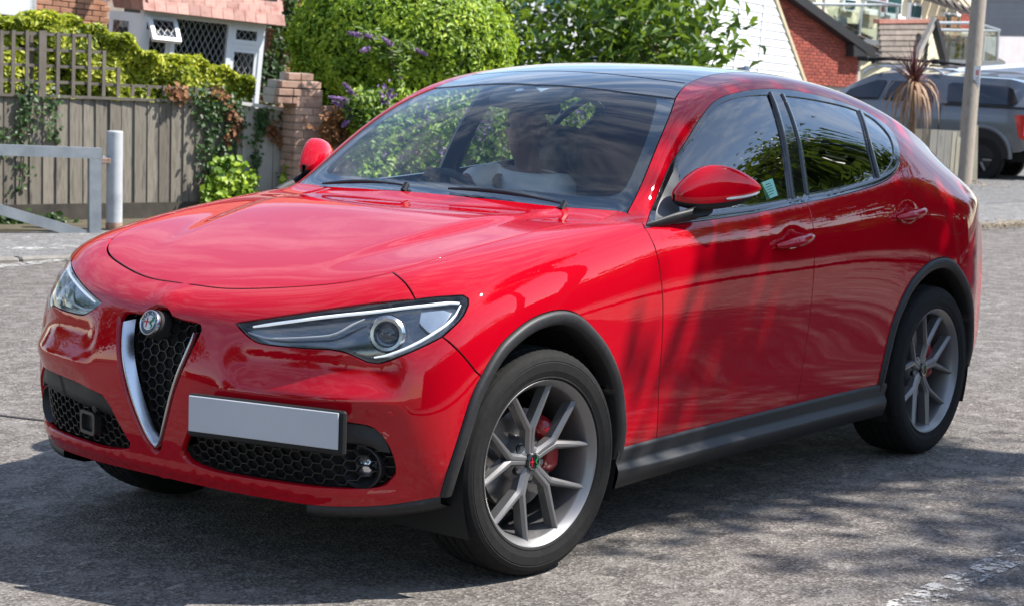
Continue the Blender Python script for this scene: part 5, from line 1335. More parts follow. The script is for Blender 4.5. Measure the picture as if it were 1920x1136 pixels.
def leaded(parent, x0, x1, z0, z1, y, cw=.095, ch=.155, t=.009, rot=None, sx=1.0):
    """pane with diamond leading"""
    p = mesh('pane', [(x0, y, z0), (x1, y, z0), (x1, y, z1), (x0, y, z1)], [(0, 1, 2, 3)], PANE, parent)
    m = MB(); w, h = x1-x0, z1-z0
    for sgn in (1, -1):
        c = -h*cw/ch
        k0 = -int(h/ch)-2
        for k in range(k0, int(w/cw)+int(h/ch)+3):
            # line x = k*cw + sgn*(z)*cw/ch
            pts = []
            for zz in np.linspace(0, h, 2): pts.append((k*cw+sgn*zz*cw/ch+(0 if sgn > 0 else 0), zz))
            (xa, za), (xb, zb_) = pts
            # clip to 0..w
            t0, t1 = 0., 1.; dx = xb-xa
            if abs(dx) < 1e-9: continue
            ta, tb = (0-xa)/dx, (w-xa)/dx; lo_, hi_ = min(ta, tb), max(ta, tb); t0, t1 = max(t0, lo_), min(t1, hi_)
            if t1-t0 < .02: continue
            A = (x0+xa+dx*t0, y-.004, z0+h*t0); B = (x0+xa+dx*t1, y-.004, z0+h*t1); m.bar(A, B, .004, t, up=(0, 1, 0))
    m.build('leading', LEAD, parent)
    return p
def casement(nm, x0, x1, z0, z1, y, fw=.055, parent=hs, depth=.06, cells=True, **kw):
    m = MB(); m.box(((x0+x1)/2, y, z0+fw/2), (x1-x0, depth, fw)).box(((x0+x1)/2, y, z1-fw/2), (x1-x0, depth, fw)).box((x0+fw/2, y, (z0+z1)/2), (fw, depth, z1-z0-2*fw)).box((x1-fw/2, y, (z0+z1)/2), (fw, depth, z1-z0-2*fw))
    o = m.build(nm, UPVC, parent); o_ = leaded(o, x0+fw, x1-fw, z0+fw, z1-fw, y, **kw); return o
# bay front: four lights between white posts
zs = U(350, 215)[1]                                                  # below the hedge
bx = [U(268, 60)[0], U(323, 60)[0], U(428, 80)[0], U(487, 100)[0]]; ztop = [U(268, 22)[1], U(323, 30)[1], U(428, 47)[1], U(487, 55)[1]]; zh = (ztop[0]+ztop[3])/2
MB().box(((bx[0]+bx[3])/2, .30, zs-.6), (bx[3]-bx[0]+.1, .5, 1.2)).build('bay_wall', HOUSEBRICK, hs)
MB().box(((bx[0]+bx[3])/2, .0, zh+.03), (bx[3]-bx[0]+.08, .09, .10)).build('head_rail', UPVC, hs)
for xx in bx: MB().box((xx, 0, (zs+zh)/2), (.065, .085, zh-zs)).build('bay_post', UPVC, hs)
zmid = U(345, 70)[1]
casement('window', bx[0]+.035, bx[1]-.035, zs, zmid, 0)
MB().box(((bx[0]+bx[1])/2, 0, zmid+.025), (bx[1]-bx[0]-.07, .08, .05)).build('transom', UPVC, hs)
o = casement('open_window', bx[0]+.03, bx[1]+.02, -.40, 0, 0); o['label'] = 'white top light propped open'; o.location = (0, -.03, zh-.02); o.rotation_euler = (R(-38), 0, 0)
leaded(hs, bx[1]+.033, bx[2]-.033, zs, zh, .02, cw=.085, ch=.16)
casement('window', bx[2]+.035, bx[3]-.035, zs, U(455, 92)[1], 0); MB().box(((bx[2]+bx[3])/2, .0, U(455, 91)[1]+.03), (bx[3]-bx[2]-.066, .075, .075)).build('transom', UPVC, hs); casement('window', bx[2]+.03, bx[3]-.03, U(455, 90)[1]+.05, zh-.02, -.02, ch=.13)
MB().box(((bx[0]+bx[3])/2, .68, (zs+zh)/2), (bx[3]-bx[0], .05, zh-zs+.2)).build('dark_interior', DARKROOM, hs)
for a, b in ((bx[1]-.05, bx[1]+.35), (bx[3]-.3, bx[3])):
    m = MB(); V = [(a+(b-a)*t, .25+.02*math.sin(t*40), z) for t in np.linspace(0, 1, 24) for z in (zs, zh-.02)]; m.add(V, [(2*k, 2*k+2, 2*k+3, 2*k+1) for k in range(23)]); m.build('net_curtain', CURTAIN, hs)
m = MB(); V = [(bx[1]+(bx[2]-bx[1])*t, .22+.025*math.sin(t*60), z) for t in np.linspace(0, 1, 60) for z in (zs+.55, zh-.02)]; m.add(V, [(2*k, 2*k+2, 2*k+3, 2*k+1) for k in range(59)]); m.build('net_curtain', mottled('grey_net', (.22, .22, .225), (.32, .32, .325), 18, .95), hs)
# canted left side of the bay
ca, cb = Vector((bx[0], 0, 0)), Vector((U(207, 40, .55)[0], .55, 0)); ang = math.atan2(cb.y-ca.y, cb.x-ca.x)
side = empty('bay_side', (ca.x, ca.y, 0), hs, ang); ln = (cb-ca).length
MB().box((ln/2, 0, (zs+zh)/2), (ln, .05, zh-zs)).build('bay_side_panel', UPVC, hs).parent = side
leaded(side, ln*.40, ln*.86, zs, zh-.12, .028 if False else .031)
for ch_ in side.children:
    if ch_.name.startswith(('pane', 'leading')): ch_.location.y = .0
# red tiled skirt: each tile a piece
TILE = mottled('clay_tile', (.30, .125, .100), (.46, .26, .215), 6, .85, .3, .004, c3=(.38, .185, .15), per_object=.24, objspace=False)
tb = MB(); tb.box((0, 0, 0), (.163, .014, .17), bev=.004); tme = mesh('tile', tb.V, tb.F, TILE, link_it=False)
xa, xb = bx[0]-.04, U(508, 52)[0]+.02; r = 0
for r in range(7):
    z = zh+.12+r*.098; y = -.20+r*.052; x = xa+(0 if r % 2 else -.08)
    while x < xb:
        o = link('tile', tme, None, hs); o.location = (min(x+.082, xb), y, z); o.rotation_euler = (R(-26)+random.uniform(-.02, .02), random.uniform(-.008, .008), 0); x += .166
    # hip on the canted side
    for q in range(4):
        o = link('tile', tme, None, hs); d = (cb-ca).normalized(); p = ca+d*(.09+q*.166); o.location = (p.x-.02, p.y-.20+r*.052, z); o.rotation_euler = (R(-26), 0, ang)
MB().box(((xa+xb)/2, .12, zh+.42), (xb-xa, .4, .7)).build('roof_backing', principled('felt', (.03, .025, .025), .9), hs)
# upper-left window of the house
x0, x1 = U(-60, 10, wy)[0], U(64, 10, wy)[0]; z0, z1 = U(30, 30, wy)[1], zt
MB().box((x1-.04, wy-.02, (z0+z1)/2), (.09, .1, z1-z0)).box(((x0+x1)/2, wy-.02, z0+.12), (x1-x0, .1, .24)).build('window', UPVC, hs)
leaded(hs, x0, x1-.08, z0+.24, z1, wy-.03)
m = MB().tube([(U(195, 0, .6)[0], .55, zt), (U(195, 0, .6)[0], .55, U(195, 3, .6)[1])], .035, 8).build('downpipe', UPVC, hs, True)

# ---- hedge behind the trellis, round bush, climbers
def shrub_box(n, x0, x1, y0, y1, zlo, ztop, frame_, skin=.22):
    P = []; D = []
    while len(P) < n:
        x = RNG.uniform(x0, x1); zt_ = ztop(x)+.035*math.sin(x*23)+.03*math.sin(x*9+1); u = RNG.random()
        if u < .50: y = y0+abs(RNG.normal(0, skin*.4)); z = zlo+(zt_-zlo)*RNG.random()**.8; d = (0, -1, .25)
        else: y = RNG.uniform(y0, y1); z = zt_-abs(RNG.normal(0, skin*.4)); d = (0, -.3, 1)
        y += .04*math.sin(x*7+z*9)+.03*math.sin(x*17-z*5)
        P.append(frame_.w(x, y, z)); D.append(frame_.M.to_3x3() @ Vector(d))
    return np.array([tuple(p) for p in P]), np.array([tuple(d) for d in D])
HW = WF(230, 150, 19.0, 163, 0.0)
prof = [(-440, 30), (-300, 22), (-180, 34), (-60, 38), (0, 36), (60, 33), (100, 30), (150, 36), (180, 40), (205, 56), (240, 76), (270, 92), (300, 106), (340, 112), (380, 114), (420, 122), (450, 136), (474, 160), (478, 180)]
hx = [HW.uv(a, b)[0] for a, b in prof]; hz = [HW.uv(a, b)[1] for a, b in prof]
hedge = empty('hedge', tuple(HW.w((hx[0]+hx[-1])/2, .5, 0))[:2]+(0,)); tag(hedge, 'yellow-green leafy hedge growing behind the trellis and board fence', 'hedge')
zt_ = lambda x: np.interp(x, hx, hz)
P, D = shrub_box(30000, hx[0], hx[-1], .0, .75, HW.uv(230, 215)[1], zt_, HW)
o = leaf_mesh('foliage', P, D, .075, YGREEN, None, .55, tone=.60+.16*vnoise(P, 4.5)+.12*vnoise(P, 14)); o.parent = hedge; o.matrix_parent_inverse = hedge.matrix_world.inverted() if False else Matrix.Translation(-Vector(hedge.location))
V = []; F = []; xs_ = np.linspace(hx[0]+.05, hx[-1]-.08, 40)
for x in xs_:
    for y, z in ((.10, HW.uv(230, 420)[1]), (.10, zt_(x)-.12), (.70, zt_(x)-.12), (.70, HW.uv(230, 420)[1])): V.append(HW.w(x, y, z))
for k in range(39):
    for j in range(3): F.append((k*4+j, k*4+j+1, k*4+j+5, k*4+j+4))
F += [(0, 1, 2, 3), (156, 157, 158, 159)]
o = mesh('branches', V, F, CORE); o.parent = hedge; o.matrix_parent_inverse = Matrix.Translation(-Vector(hedge.location))  # solid dark filler, painted as shaded depth between the hedge leaves
def adopt(o, root):
    o.parent = root; o.matrix_parent_inverse = Matrix.Translation(-Vector(root.location)); return o
bc_ = at(752, 96, 20.6); bush = empty('round_bush', (bc_.x, bc_.y, 0)); tag(bush, 'large dense bright green rounded bush clipped like a ball behind the brick pier', 'bush')
dirs = RNG.normal(0, 1, (36000, 3)); dirs /= np.linalg.norm(dirs, axis=1)[:, None]
rad = np.array((1.20, 1.20, 1.0))
lump = 1+.05*vnoise(dirs, 4.3)+.035*vnoise(dirs, 10)
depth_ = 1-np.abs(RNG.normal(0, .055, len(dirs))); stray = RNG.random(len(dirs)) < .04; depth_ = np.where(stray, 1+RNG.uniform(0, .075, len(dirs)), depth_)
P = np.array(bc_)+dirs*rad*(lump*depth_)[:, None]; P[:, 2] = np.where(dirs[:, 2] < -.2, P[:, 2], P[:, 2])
adopt(leaf_mesh('foliage', P, dirs, .066, BGREEN, None, .5, tone=.56+.2*vnoise(P, 5)+.16*vnoise(P, 15)+.25*(depth_-.96)*6), bush)  # leaf tone also gets darker deeper into the bush
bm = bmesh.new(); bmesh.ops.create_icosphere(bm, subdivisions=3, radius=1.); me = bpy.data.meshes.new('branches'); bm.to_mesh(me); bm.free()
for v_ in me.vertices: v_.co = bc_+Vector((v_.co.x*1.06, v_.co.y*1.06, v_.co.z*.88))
adopt(link('branches', me, CORE), bush); adopt(MB().tube([(bc_.x, bc_.y, 0), (bc_.x+.03, bc_.y, bc_.z-.5)], [.09, .07], 8).build('trunk', BARK), bush)  # dark ball added as core, its colour standing for the shaded inside
def climber(name, label, spots, n, size, mat, spread=.06, cat='climber', dead=0, off=-.03, plane=FW, stems=True, group=None):
    """leaves along hanging stems given as pixel polylines on a plane"""
    P = []; D = []; root = None; st = MB()
    for line in spots:
        pts = [plane.w(plane.uv(px, py, off)[0], off, plane.uv(px, py, off)[1]) for px, py in line]
        if stems: st.tube(pts, .006, 5)
        ln_ = len(pts)-1; k_ = max(20, int(n*ln_/sum(len(s)-1 for s in spots)))
        for q in range(k_):
            t = RNG.random()*ln_; i = min(int(t), ln_-1); p = pts[i].lerp(pts[i+1], t-i)
            p = p+plane.X*RNG.normal(0, spread)+plane.Z*RNG.normal(0, spread)-plane.Y*abs(RNG.normal(0, .035)); P.append(tuple(p)); D.append(tuple(-plane.Y+Vector((0, 0, .3))))
    b = pts[-1]; root = empty(name, (b.x, b.y, 0)); tag(root, label, cat, group)
    adopt(leaf_mesh('leaves', P, D, size, mat, None, .8, .1, tone=.45+.25*vnoise(P, 9)), root)
    if stems: adopt(st.build('stem', BARK), root)['kind'] = 'stuff'
    return root
climber('ivy', 'dark green ivy climbing the board fence below the trellis at far left', [[(40, 178), (38, 230), (45, 290), (40, 360)], [(52, 160), (60, 200), (50, 250)], [(100, 185), (95, 215)], [(8, 240), (4, 290)], [(95, 235), (110, 260)]], 260, .05, IVY, .05)
climber('ivy', 'trailing ivy hanging over the right end of the board fence', [[(380, 190), (385, 240), (378, 330)], [(410, 185), (402, 240), (398, 300), (405, 360)], [(432, 195), (425, 260), (430, 330)], [(350, 178), (400, 186), (440, 192)], [(445, 200), (450, 250)]], 620, .05, IVY, .055)
climber('ivy', 'thin ivy strands growing up the pale fence panel', [[(490, 205), (480, 260), (478, 330)], [(535, 210), (540, 260), (548, 320)], [(500, 200), (486, 240)], [(545, 290), (540, 330), (530, 345)]], 420, .05, IVY, .035, plane=PW)
climber('dead_creeper', 'brown withered creeper hanging on pale fence beside brick pier', [[(548, 212), (540, 250), (520, 272)], [(510, 232), (512, 262)], [(548, 240), (530, 275)]], 170, .06, DEAD, .03, plane=PW, off=-.04)
climber('dead_creeper', 'brown withered creeper spilling over the top of the board fence', [[(315, 168), (345, 178), (330, 186)], [(400, 172), (420, 180)], [(432, 205), (440, 240), (425, 270)]], 190, .06, DEAD, .035, off=-.05)
climber('dead_creeper', 'brown dry creeper covering the garden wall right of the pier', [[(605, 230), (612, 262), (600, 275)], [(625, 235), (640, 260)], [(650, 240), (660, 262)], [(620, 215), (650, 218), (690, 225)]], 330, .065, DEAD, .05, plane=GW, off=-.06)
climber('ivy', 'ivy and bare stems climbing the house wall right of bay window', [[(530, -10), (528, 60), (520, 130), (510, 190)], [(545, 0), (560, 60), (530, 100)], [(500, 110), (515, 150), (495, 180)], [(565, -20), (575, 30)]], 750, .085, MATS['ivy_leaf'], .10, plane=HS, off=wy-.1)
climber('wild_plant', 'tall leafy weeds growing at the foot of the ivy-hung fence', [[(430, 300), (420, 340), (415, 372)], [(445, 310), (440, 372)], [(400, 320), (405, 372)], [(470, 330), (460, 375)], [(395, 345), (390, 375)]], 620, .075, BGREEN, .05, cat='weed', off=-.15)
climber('wild_plant', 'green weeds growing between brick pier and the far wing mirror', [[(600, 300), (590, 345)], [(545, 320), (535, 350)], [(620, 280), (610, 320)], [(555, 300), (560, 345)]], 300, .07, BGREEN, .045, cat='weed', off=-.15, plane=PW)
climber('wild_plant', 'low dark weeds along the base of the fence behind the metal gate', [[(0, 432), (60, 430), (120, 436), (150, 440)], [(0, 415), (80, 420)], [(20, 405), (30, 440)], [(100, 410), (105, 440)]], 700, .07, DGREEN, .045, cat='weed', off=-.30, stems=False)
# buddleia: arching stems with purple flower spikes
PURPLE = leaf_mat('purple_flower', (.16, .06, .22), (.30, .15, .42), (.46, .30, .60), .6, .3)
def buddleia(label, plane, stems, off, leaf_n=90):
    b0 = plane.w(plane.uv(*stems[0][0], off)[0], off, plane.uv(*stems[0][0], off)[1]); root = empty('buddleia', (b0.x, b0.y, 0)); tag(root, label, 'shrub')
    P = []; D = []; FP = []; FD = []; st = MB()
    for s_ in stems:
        pts = [plane.w(plane.uv(px, py, off)[0], off+RNG.uniform(-.06, .06), plane.uv(px, py, off)[1]) for px, py in s_]; st.tube(pts, [.010]*(len(pts)-1)+[.004], 5)
        for q in range(leaf_n):
            t = RNG.random()*(len(pts)-1); i = min(int(t), len(pts)-2); p = pts[i].lerp(pts[i+1], t-i); P.append(tuple(p+Vector(RNG.normal(0, .045, 3)))); D.append((0, 0, .6)+np.array(-plane.Y)*.6)
        tip = pts[-1]; d = (pts[-1]-pts[-2]).normalized(); ln_ = RNG.uniform(.13, .2)
        for q in range(130):
            t = RNG.random(); a = RNG.normal(0, 1, 3); a /= np.linalg.norm(a); FP.append(np.array(tip)+np.array(d)*(t*ln_)+a*.030*(1-t*.75)); FD.append(a)
    adopt(leaf_mesh('leaves', P, D, .09, MGREEN, None, .3, tone=.65), root); adopt(leaf_mesh('flowers', FP, FD, .03, PURPLE, None, .8), root)['kind'] = 'stuff'; adopt(st.build('stem', BARK), root); return root
BW = WF(730, 100, 19.25, 163, 0.); MWp = WF(690, 220, 18.9, 163, 0.)
buddleia('buddleia with purple flower spikes arching in front of the round bush', BW, [[(748, 150), (735, 110), (715, 82), (695, 72), (682, 68)], [(748, 150), (728, 100), (710, 88), (690, 92)], [(748, 150), (740, 100), (758, 80), (772, 88)], [(748, 150), (730, 95), (712, 76), (706, 74)], [(748, 150), (752, 110), (748, 95), (730, 85)]], -.05, 60)
buddleia('buddleia with purple flowers drooping over the garden wall behind far mirror', MWp, [[(705, 260), (690, 215), (675, 195), (655, 190)], [(705, 260), (695, 210), (700, 195), (712, 190)], [(705, 260), (700, 220), (690, 210), (690, 225)], [(705, 260), (685, 205), (668, 180)], [(705, 260), (680, 215), (662, 205)], [(705, 260), (670, 215), (665, 220)], [(720, 260), (715, 215), (718, 198)]], 0., 110)
# mass of creeper and shrubs behind the car (seen through its glass)
gp = []; gd = []
for k_ in range(9000):
    a = RNG.uniform(630, 1340); z = RNG.uniform(.05, 1.35)**1.0; x = GW.uv(a, 260)[0]; p = GW.w(x, -.10-abs(RNG.normal(0, .22))+.12*math.sin(x*4), z+GW.zero()); gp.append(tuple(p)); gd.append(tuple(-GW.Y+Vector((0, 0, .35))))
gp = np.array(gp); cr_ = empty('creeper', (float(gp[:, 0].mean()), float(gp[:, 1].mean()), 0)); tag(cr_, 'leafy creeper with purple flowers covering the garden wall, seen through the windscreen', 'climber')
adopt(leaf_mesh('leaves', gp, gd, .085, MATS['bright_green_leaf'], None, .5, tone=.45+.3*vnoise(gp, 3.5)+.15*vnoise(gp, 11)), cr_)
sel = gp[RNG.integers(0, len(gp), 45)]; fp = np.concatenate([s_+RNG.normal(0, .035, (26, 3))*[1, 1, 1.6]-np.array(GW.Y)*.14 for s_ in sel]); adopt(leaf_mesh('flowers', fp, np.tile(-np.array(GW.Y), (len(fp), 1)), .035, PURPLE, None, .8), cr_)['kind'] = 'stuff'
# ---- galvanised gate and post
GALV = mottled('galvanised_steel', (.22, .245, .262), (.31, .335, .352), 8, .5, .1, .003, metal=.35)
GT = WF(180, 440, 17.0, 152, .0); gate = GT.root('barrier_gate'); tag(gate, 'galvanised steel box-section barrier gate with diagonal brace at left edge', 'gate')
def gbar(a, b, w, d, nm, y=0.): (xa, za), (xb, zb_) = GT.uv(*a), GT.uv(*b); MB().bar((xa, y, za), (xb, y, zb_), d, w, up=(1, 0, 0) if abs(xa-xb) < abs(za-zb_) else (0, 0, 1)).build(nm, GALV, gate)
gbar((-420, 267), (189, 288), .095, .09, 'top_rail'); gbar((177, 297), (177, 456), .105, .09, 'end_post'); gbar((-420, 268), (163, 442), .090, .07, 'brace', .0)
(xa, za) = GT.uv(190, 302); MB().box((xa+.03, 0, za), (.10, .03, .05), bev=.006).build('latch', mottled('rusty_steel', (.20, .09, .05), (.34, .27, .22), 20, .7), gate)
PO = WF(214, 430, 17.3, 152, .0); po = PO.root('gate_post'); tag(po, 'round grey painted steel post beside the barrier gate', 'post'); z0 = PO.zero(); zt2 = PO.uv(214, 246)[1]
m = MB().lathe([(.0, zt2), (.066, zt2), (.0725, zt2-.008), (.0725, z0)], 28).build('post_tube', mottled('grey_post_paint', (.30, .315, .33), (.44, .455, .47), 5, .5, .15, .003, c3=(.37, .385, .40)), po, True)
MB().lathe([(.076, z0), (.076, z0+.08), (.0728, z0+.10)], 28).build('rust_band', mottled('rust', (.16, .07, .04), (.36, .25, .19), 16, .85), po, True)
MB().box((-.085, -.02, PO.uv(190, 300)[1]), (.08, .05, .07), bev=.01).build('hinge_lug', GALV, po)
# ================================================================ right background
def poly_test(F_, pts):
    P = np.array([F_.uv(*p) for p in pts]); return lambda x, z: bool(pip(np.array([(x, z)]), P)[0])
def quad(F_, pts, y=0., th=.04):
    """flat slab on plane F_ with pixel corners pts, y behind the plane"""
    m = MB(); P = [F_.uv(px, py, y) for px, py in pts]; n = len(P)
    V = [(a, y, b) for a, b in P]+[(a, y+th, b) for a, b in P]; m.add(V, [tuple(range(n)), tuple(range(n, 2*n))[::-1]]+[(i, n+i, n+(i+1) % n, (i+1) % n) for i in range(n)]); return m
WHITEB = mottled('white_weatherboard', (.70, .71, .72), (.80, .80, .80), 2, .55, per_object=.03, objspace=False)
CREAM = mottled('cream_render', (.70, .64, .44), (.78, .72, .52), 2.5, .9, .15, .01)
ROOFT = mottled('brown_roof_tile', (.12, .095, .078), (.20, .165, .138), 5, .9, .35, .01, per_object=.18, objspace=False)
DARKP = principled('dark_fascia', (.025, .025, .028), .5)
STEEL = principled('brushed_rail', (.55, .56, .57), .3, .9); GLASSB = glass_mat('balustrade_glass', (.72, .78, .76), 1.2, 1.5); TEALG = principled('window_glass', (.03, .085, .085), .06, coat=1.)
# white weatherboarded house
WB = WF(1430, 80, 40, 190, .045); wb = WB.root('weatherboard_house'); tag(wb, 'white weatherboarded gable house with yellow-edged verge behind the tree', 'house')
ends = [WB.uv(1453, 0), WB.uv(1503, 141)]; slope = (ends[1][0]-ends[0][0])/(ends[1][1]-ends[0][1])
xend = lambda z: ends[0][0]+(z-ends[0][1])*slope
z = WB.uv(1430, 190)[1]; xs0 = WB.uv(1240, 80)[0]; ztop_ = WB.uv(1430, -40)[1]
seams = [xs0, WB.uv(1378, 80)[0], WB.uv(1424, 80)[0]]
while z < ztop_:
    xe = xend(z+.08)
    for a, b in zip(seams, seams[1:]+[xe]):
        V = [(a+.004, -.022, z), (b-.004 if b != xe else xend(z), -.022, z), (b-.004 if b != xe else xend(z+.17), -.002, z+.172), (a+.004, -.002, z+.172), (a+.004, .02, z), (b-.004 if b != xe else xend(z), .02, z)]
        mesh('board', V, [(0, 1, 2, 3), (4, 5, 1, 0)], WHITEB, wb)
    z += .165
zlo = WB.uv(1430, 220)[1]
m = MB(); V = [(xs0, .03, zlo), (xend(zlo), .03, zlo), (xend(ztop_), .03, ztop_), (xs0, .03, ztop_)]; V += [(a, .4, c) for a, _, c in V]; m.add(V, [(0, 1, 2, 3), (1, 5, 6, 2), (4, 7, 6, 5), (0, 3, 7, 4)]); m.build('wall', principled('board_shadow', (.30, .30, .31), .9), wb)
m = MB(); m.bar((xend(zlo), -.02, zlo), (xend(ztop_), -.02, ztop_), .10, .05, up=(0, 1, 0)); m.build('verge', mottled('yellow_verge', (.48, .40, .25), (.56, .48, .32), 6, .8), wb)
for xx in seams[1:]: MB().box((xx, -.024, (zlo+ztop_)/2), (.045, .03, ztop_-zlo)).build('cover_strip', WHITEB, wb)
# pale house behind the tree
PH = WF(1050, 60, 34, 165, .05); ph = PH.root('pale_house'); tag(ph, 'pale rendered house with pink tiled lean-to roof, mostly hidden behind the leafy tree', 'house')
quad(PH, [(820, -300), (1330, -300), (1330, 230), (820, 230)], 0, 6.).build('wall', mottled('pale_render', (.60, .60, .60), (.70, .69, .68), 3, .9), ph)
r0 = [PH.uv(1130, 20), PH.uv(1270, 30), PH.uv(1270, 125), PH.uv(1130, 115)]
PINKT = mottled('pink_tile', (.52, .27, .21), (.64, .38, .32), 5, .9, per_object=.12, objspace=False)
tb = MB(); tb.box((0, 0, 0), (.165, .02, .2), bev=.004); tme2 = mesh('tile', tb.V, tb.F, PINKT, link_it=False)
for r in range(9):
    zz = r0[2][1]+.02+r*.115
    for q in range(8):
        o = link('tile', tme2, None, ph); o.location = (r0[0][0]+.09+q*.17+(r % 2)*.085, -.62+r*.055, zz); o.rotation_euler = (R(-26), random.uniform(-.01, .01), 0)
m = MB(); V = [(r0[0][0], -.60, r0[2][1]), (r0[1][0]+.05, -.60, r0[2][1]), (r0[1][0]+.05, -.10, r0[2][1]+1.0), (r0[0][0], -.10, r0[2][1]+1.0)]; m.add(V, [(0, 1, 2, 3)]); m.build('roof_backing', DARKP, ph)
for a, b, c, d in ((950, -10, 990, 42), (1010, -30, 1060, 20)):
    (xa, za), (xb, zb_) = PH.uv(a, d), PH.uv(c, b); w_ = MB().box(((xa+xb)/2, -.03, (za+zb_)/2), (xb-xa, .08, zb_-za)).build('window', UPVC, ph); MB().box(((xa+xb)/2, -.075, (za+zb_)/2), (xb-xa-.12, .02, zb_-za-.12)).build('pane', TEALG, w_)
# brick gable with dark verge
BG = WF(1540, 80, 44, 172, .035); bgr = BG.root('brick_gable_house'); tag(bgr, 'deep red brick gable with black verge and brown tiled roof below a glass balcony', 'house')
ins_ = poly_test(BG, [(1450, -12), (1466, -12), (1612, 96), (1611, 175), (1505, 160)])
b0, b1 = BG.uv(1500, 158), BG.uv(1612, -12)
quad(BG, [(1440, -14), (1468, -14), (1613, 97), (1613, 240), (1440, 240)], .03, .3).build('wall', MORTAR2, bgr)
lay(bgr, BG.uv(1446, 80)[0], BG.uv(1612, 80)[0], b0[1], b1[1], .02, DARKBRICK, 'gable', inside=ins_, limit=290)
(xa, za), (xb, zb_) = BG.uv(1462, -16), BG.uv(1622, 100)
MB().bar((xa, -.12, za), (xb, -.12, zb_), .32, .20, up=(0, 0, 1)).build('bargeboard', DARKP, bgr)
quad(BG, [(1601, 84), (1624, 90), (1624, 108), (1601, 107)], -.26, .3).build('box_end', DARKP, bgr)
# its roof plane, seen edge-on, falling towards the gutter at right
ra, rb = Vector((xa, -.10, za+.10)), Vector((xb, -.10, zb_+.10)); dirn = (rb-ra).normalized(); back = Vector((.30, 1., 0)).normalized(); n_ = dirn.cross(back).normalized()
tl_ = MB().box((0, 0, 0), (.30, .40, .022), bev=.005); tl_me = mesh('roof_tile', tl_.V, tl_.F, ROOFT, link_it=False)
rot = Matrix((dirn, back-dirn*back.dot(dirn), dirn.cross(back-dirn*back.dot(dirn)))).transposed(); L_ = (rb-ra).length
for i in range(int(L_/.28)):
    for j in range(6):
        o = link('roof_tile', tl_me, None, bgr); p = ra+dirn*(.14+i*.28)+back*(.15+j*.42); o.location = p+n_*-.0+Vector((0, 0, .06)); o.rotation_euler = (rot.to_euler().x, rot.to_euler().y+R(-4), rot.to_euler().z)
(xa2, za2), (xb2, zb2) = BG.uv(1622, 100, .0), BG.uv(1722, 124, .0)
eave0, eave1 = Vector((xa2, -.15, za2)), Vector((xb2, .6, zb2))
MB().tube([eave0, eave1], .075, 10).build('gutter', DARKP, bgr, True)
for r in range(3):
    for q in range(10):
        t = (q+.5)/10; p = eave0.lerp(eave1, t)+Vector((-.05-.20*r, .12+.25*r, .12+.20*r)); o = link('roof_tile', tl_me, None, bgr); o.location = p; o.rotation_euler = (R(-38), 0, R(20)); o.scale = (1.0, .8, 1)
quad(BG, [(1610, 107), (1720, 122), (1720, 200), (1610, 200)], .30, .1).build('soffit_wall', CREAM, bgr)
# cream terrace with balconies
CT = WF(1720, 40, 50, 178, .035); ct = CT.root('cream_terrace'); tag(ct, 'cream rendered terrace house with green-glazed windows and steel glass balconies', 'house')
quad(CT, [(1530, -200), (1860, -200), (1860, 160), (1530, 160)], 0, 6.).build('wall', CREAM, ct)
quad(CT, [(1793, 20), (1826, 20), (1826, 66), (1793, 66)], -.03, .06).build('wall_panel', MATS['pale_mortar'], ct)
pA, pB = CT.uv(1793, 66), CT.uv(1826, 18); lay(ct, pA[0], pB[0], pA[1], pB[1], -.06, DARKBRICK, 'gable', limit=90)
def ct_window(pts, nm='window'):
    (xa, zb_), (xb, za) = CT.uv(*pts[0]), CT.uv(*pts[1]); w_ = MB().box(((xa+xb)/2, -.04, (za+zb_)/2), (xb-xa, .1, zb_-za), bev=.01).build(nm, UPVC, ct); f_ = min(.07, (xb-xa)*.18)
    MB().box(((xa+xb)/2, -.095, (za+zb_)/2), (xb-xa-2*f_, .02, zb_-za-2*f_)).build('pane', TEALG, w_)
for pts in (((1577, -6), (1599, 24)), ((1618, -8), (1644, 24)), ((1658, -10), (1684, 32)), ((1702, 5), (1722, 40)), ((1765, 22), (1779, 66)), ((1779, 24), (1794, 66))): ct_window(pts)
for a, b in (((1617, 24), (1645, 27)), ((1656, 32), (1685, 36))): (xa, za), (xb, zb_) = CT.uv(*a), CT.uv(*b); MB().box(((xa+xb)/2, -.1, (za+zb_)/2), (xb-xa, .2, .10)).build('sill', UPVC, ct)
quad(CT, [(1645, -30), (1657, -30), (1657, 30), (1645, 30)], -.02, .05).build('wall_panel', DARKBRICK, ct)
(xa, za), (xb, zb_) = CT.uv(1735, -6, -.5), CT.uv(1828, 26, -.5); MB().tube([(xa, -.5, za), (xb, -.5, zb_)], .10, 10).build('gutter', DARKP, ct, True)
ctm = MB().box((0, 0, 0), (.42, .40, .03), bev=.006); ctm = mesh('roof_tile', ctm.V, ctm.F, ROOFT, link_it=False)
for r in range(5):
    for q in range(6): t = (q+.5)/6; p = Vector((xa, -.5, za)).lerp(Vector((xb, -.5, zb_)), t)+Vector((.03*r, .30*r, .10+.26*r)); o = link('roof_tile', ctm, None, ct); o.location = p; o.rotation_euler = (R(40), R(17), 0)
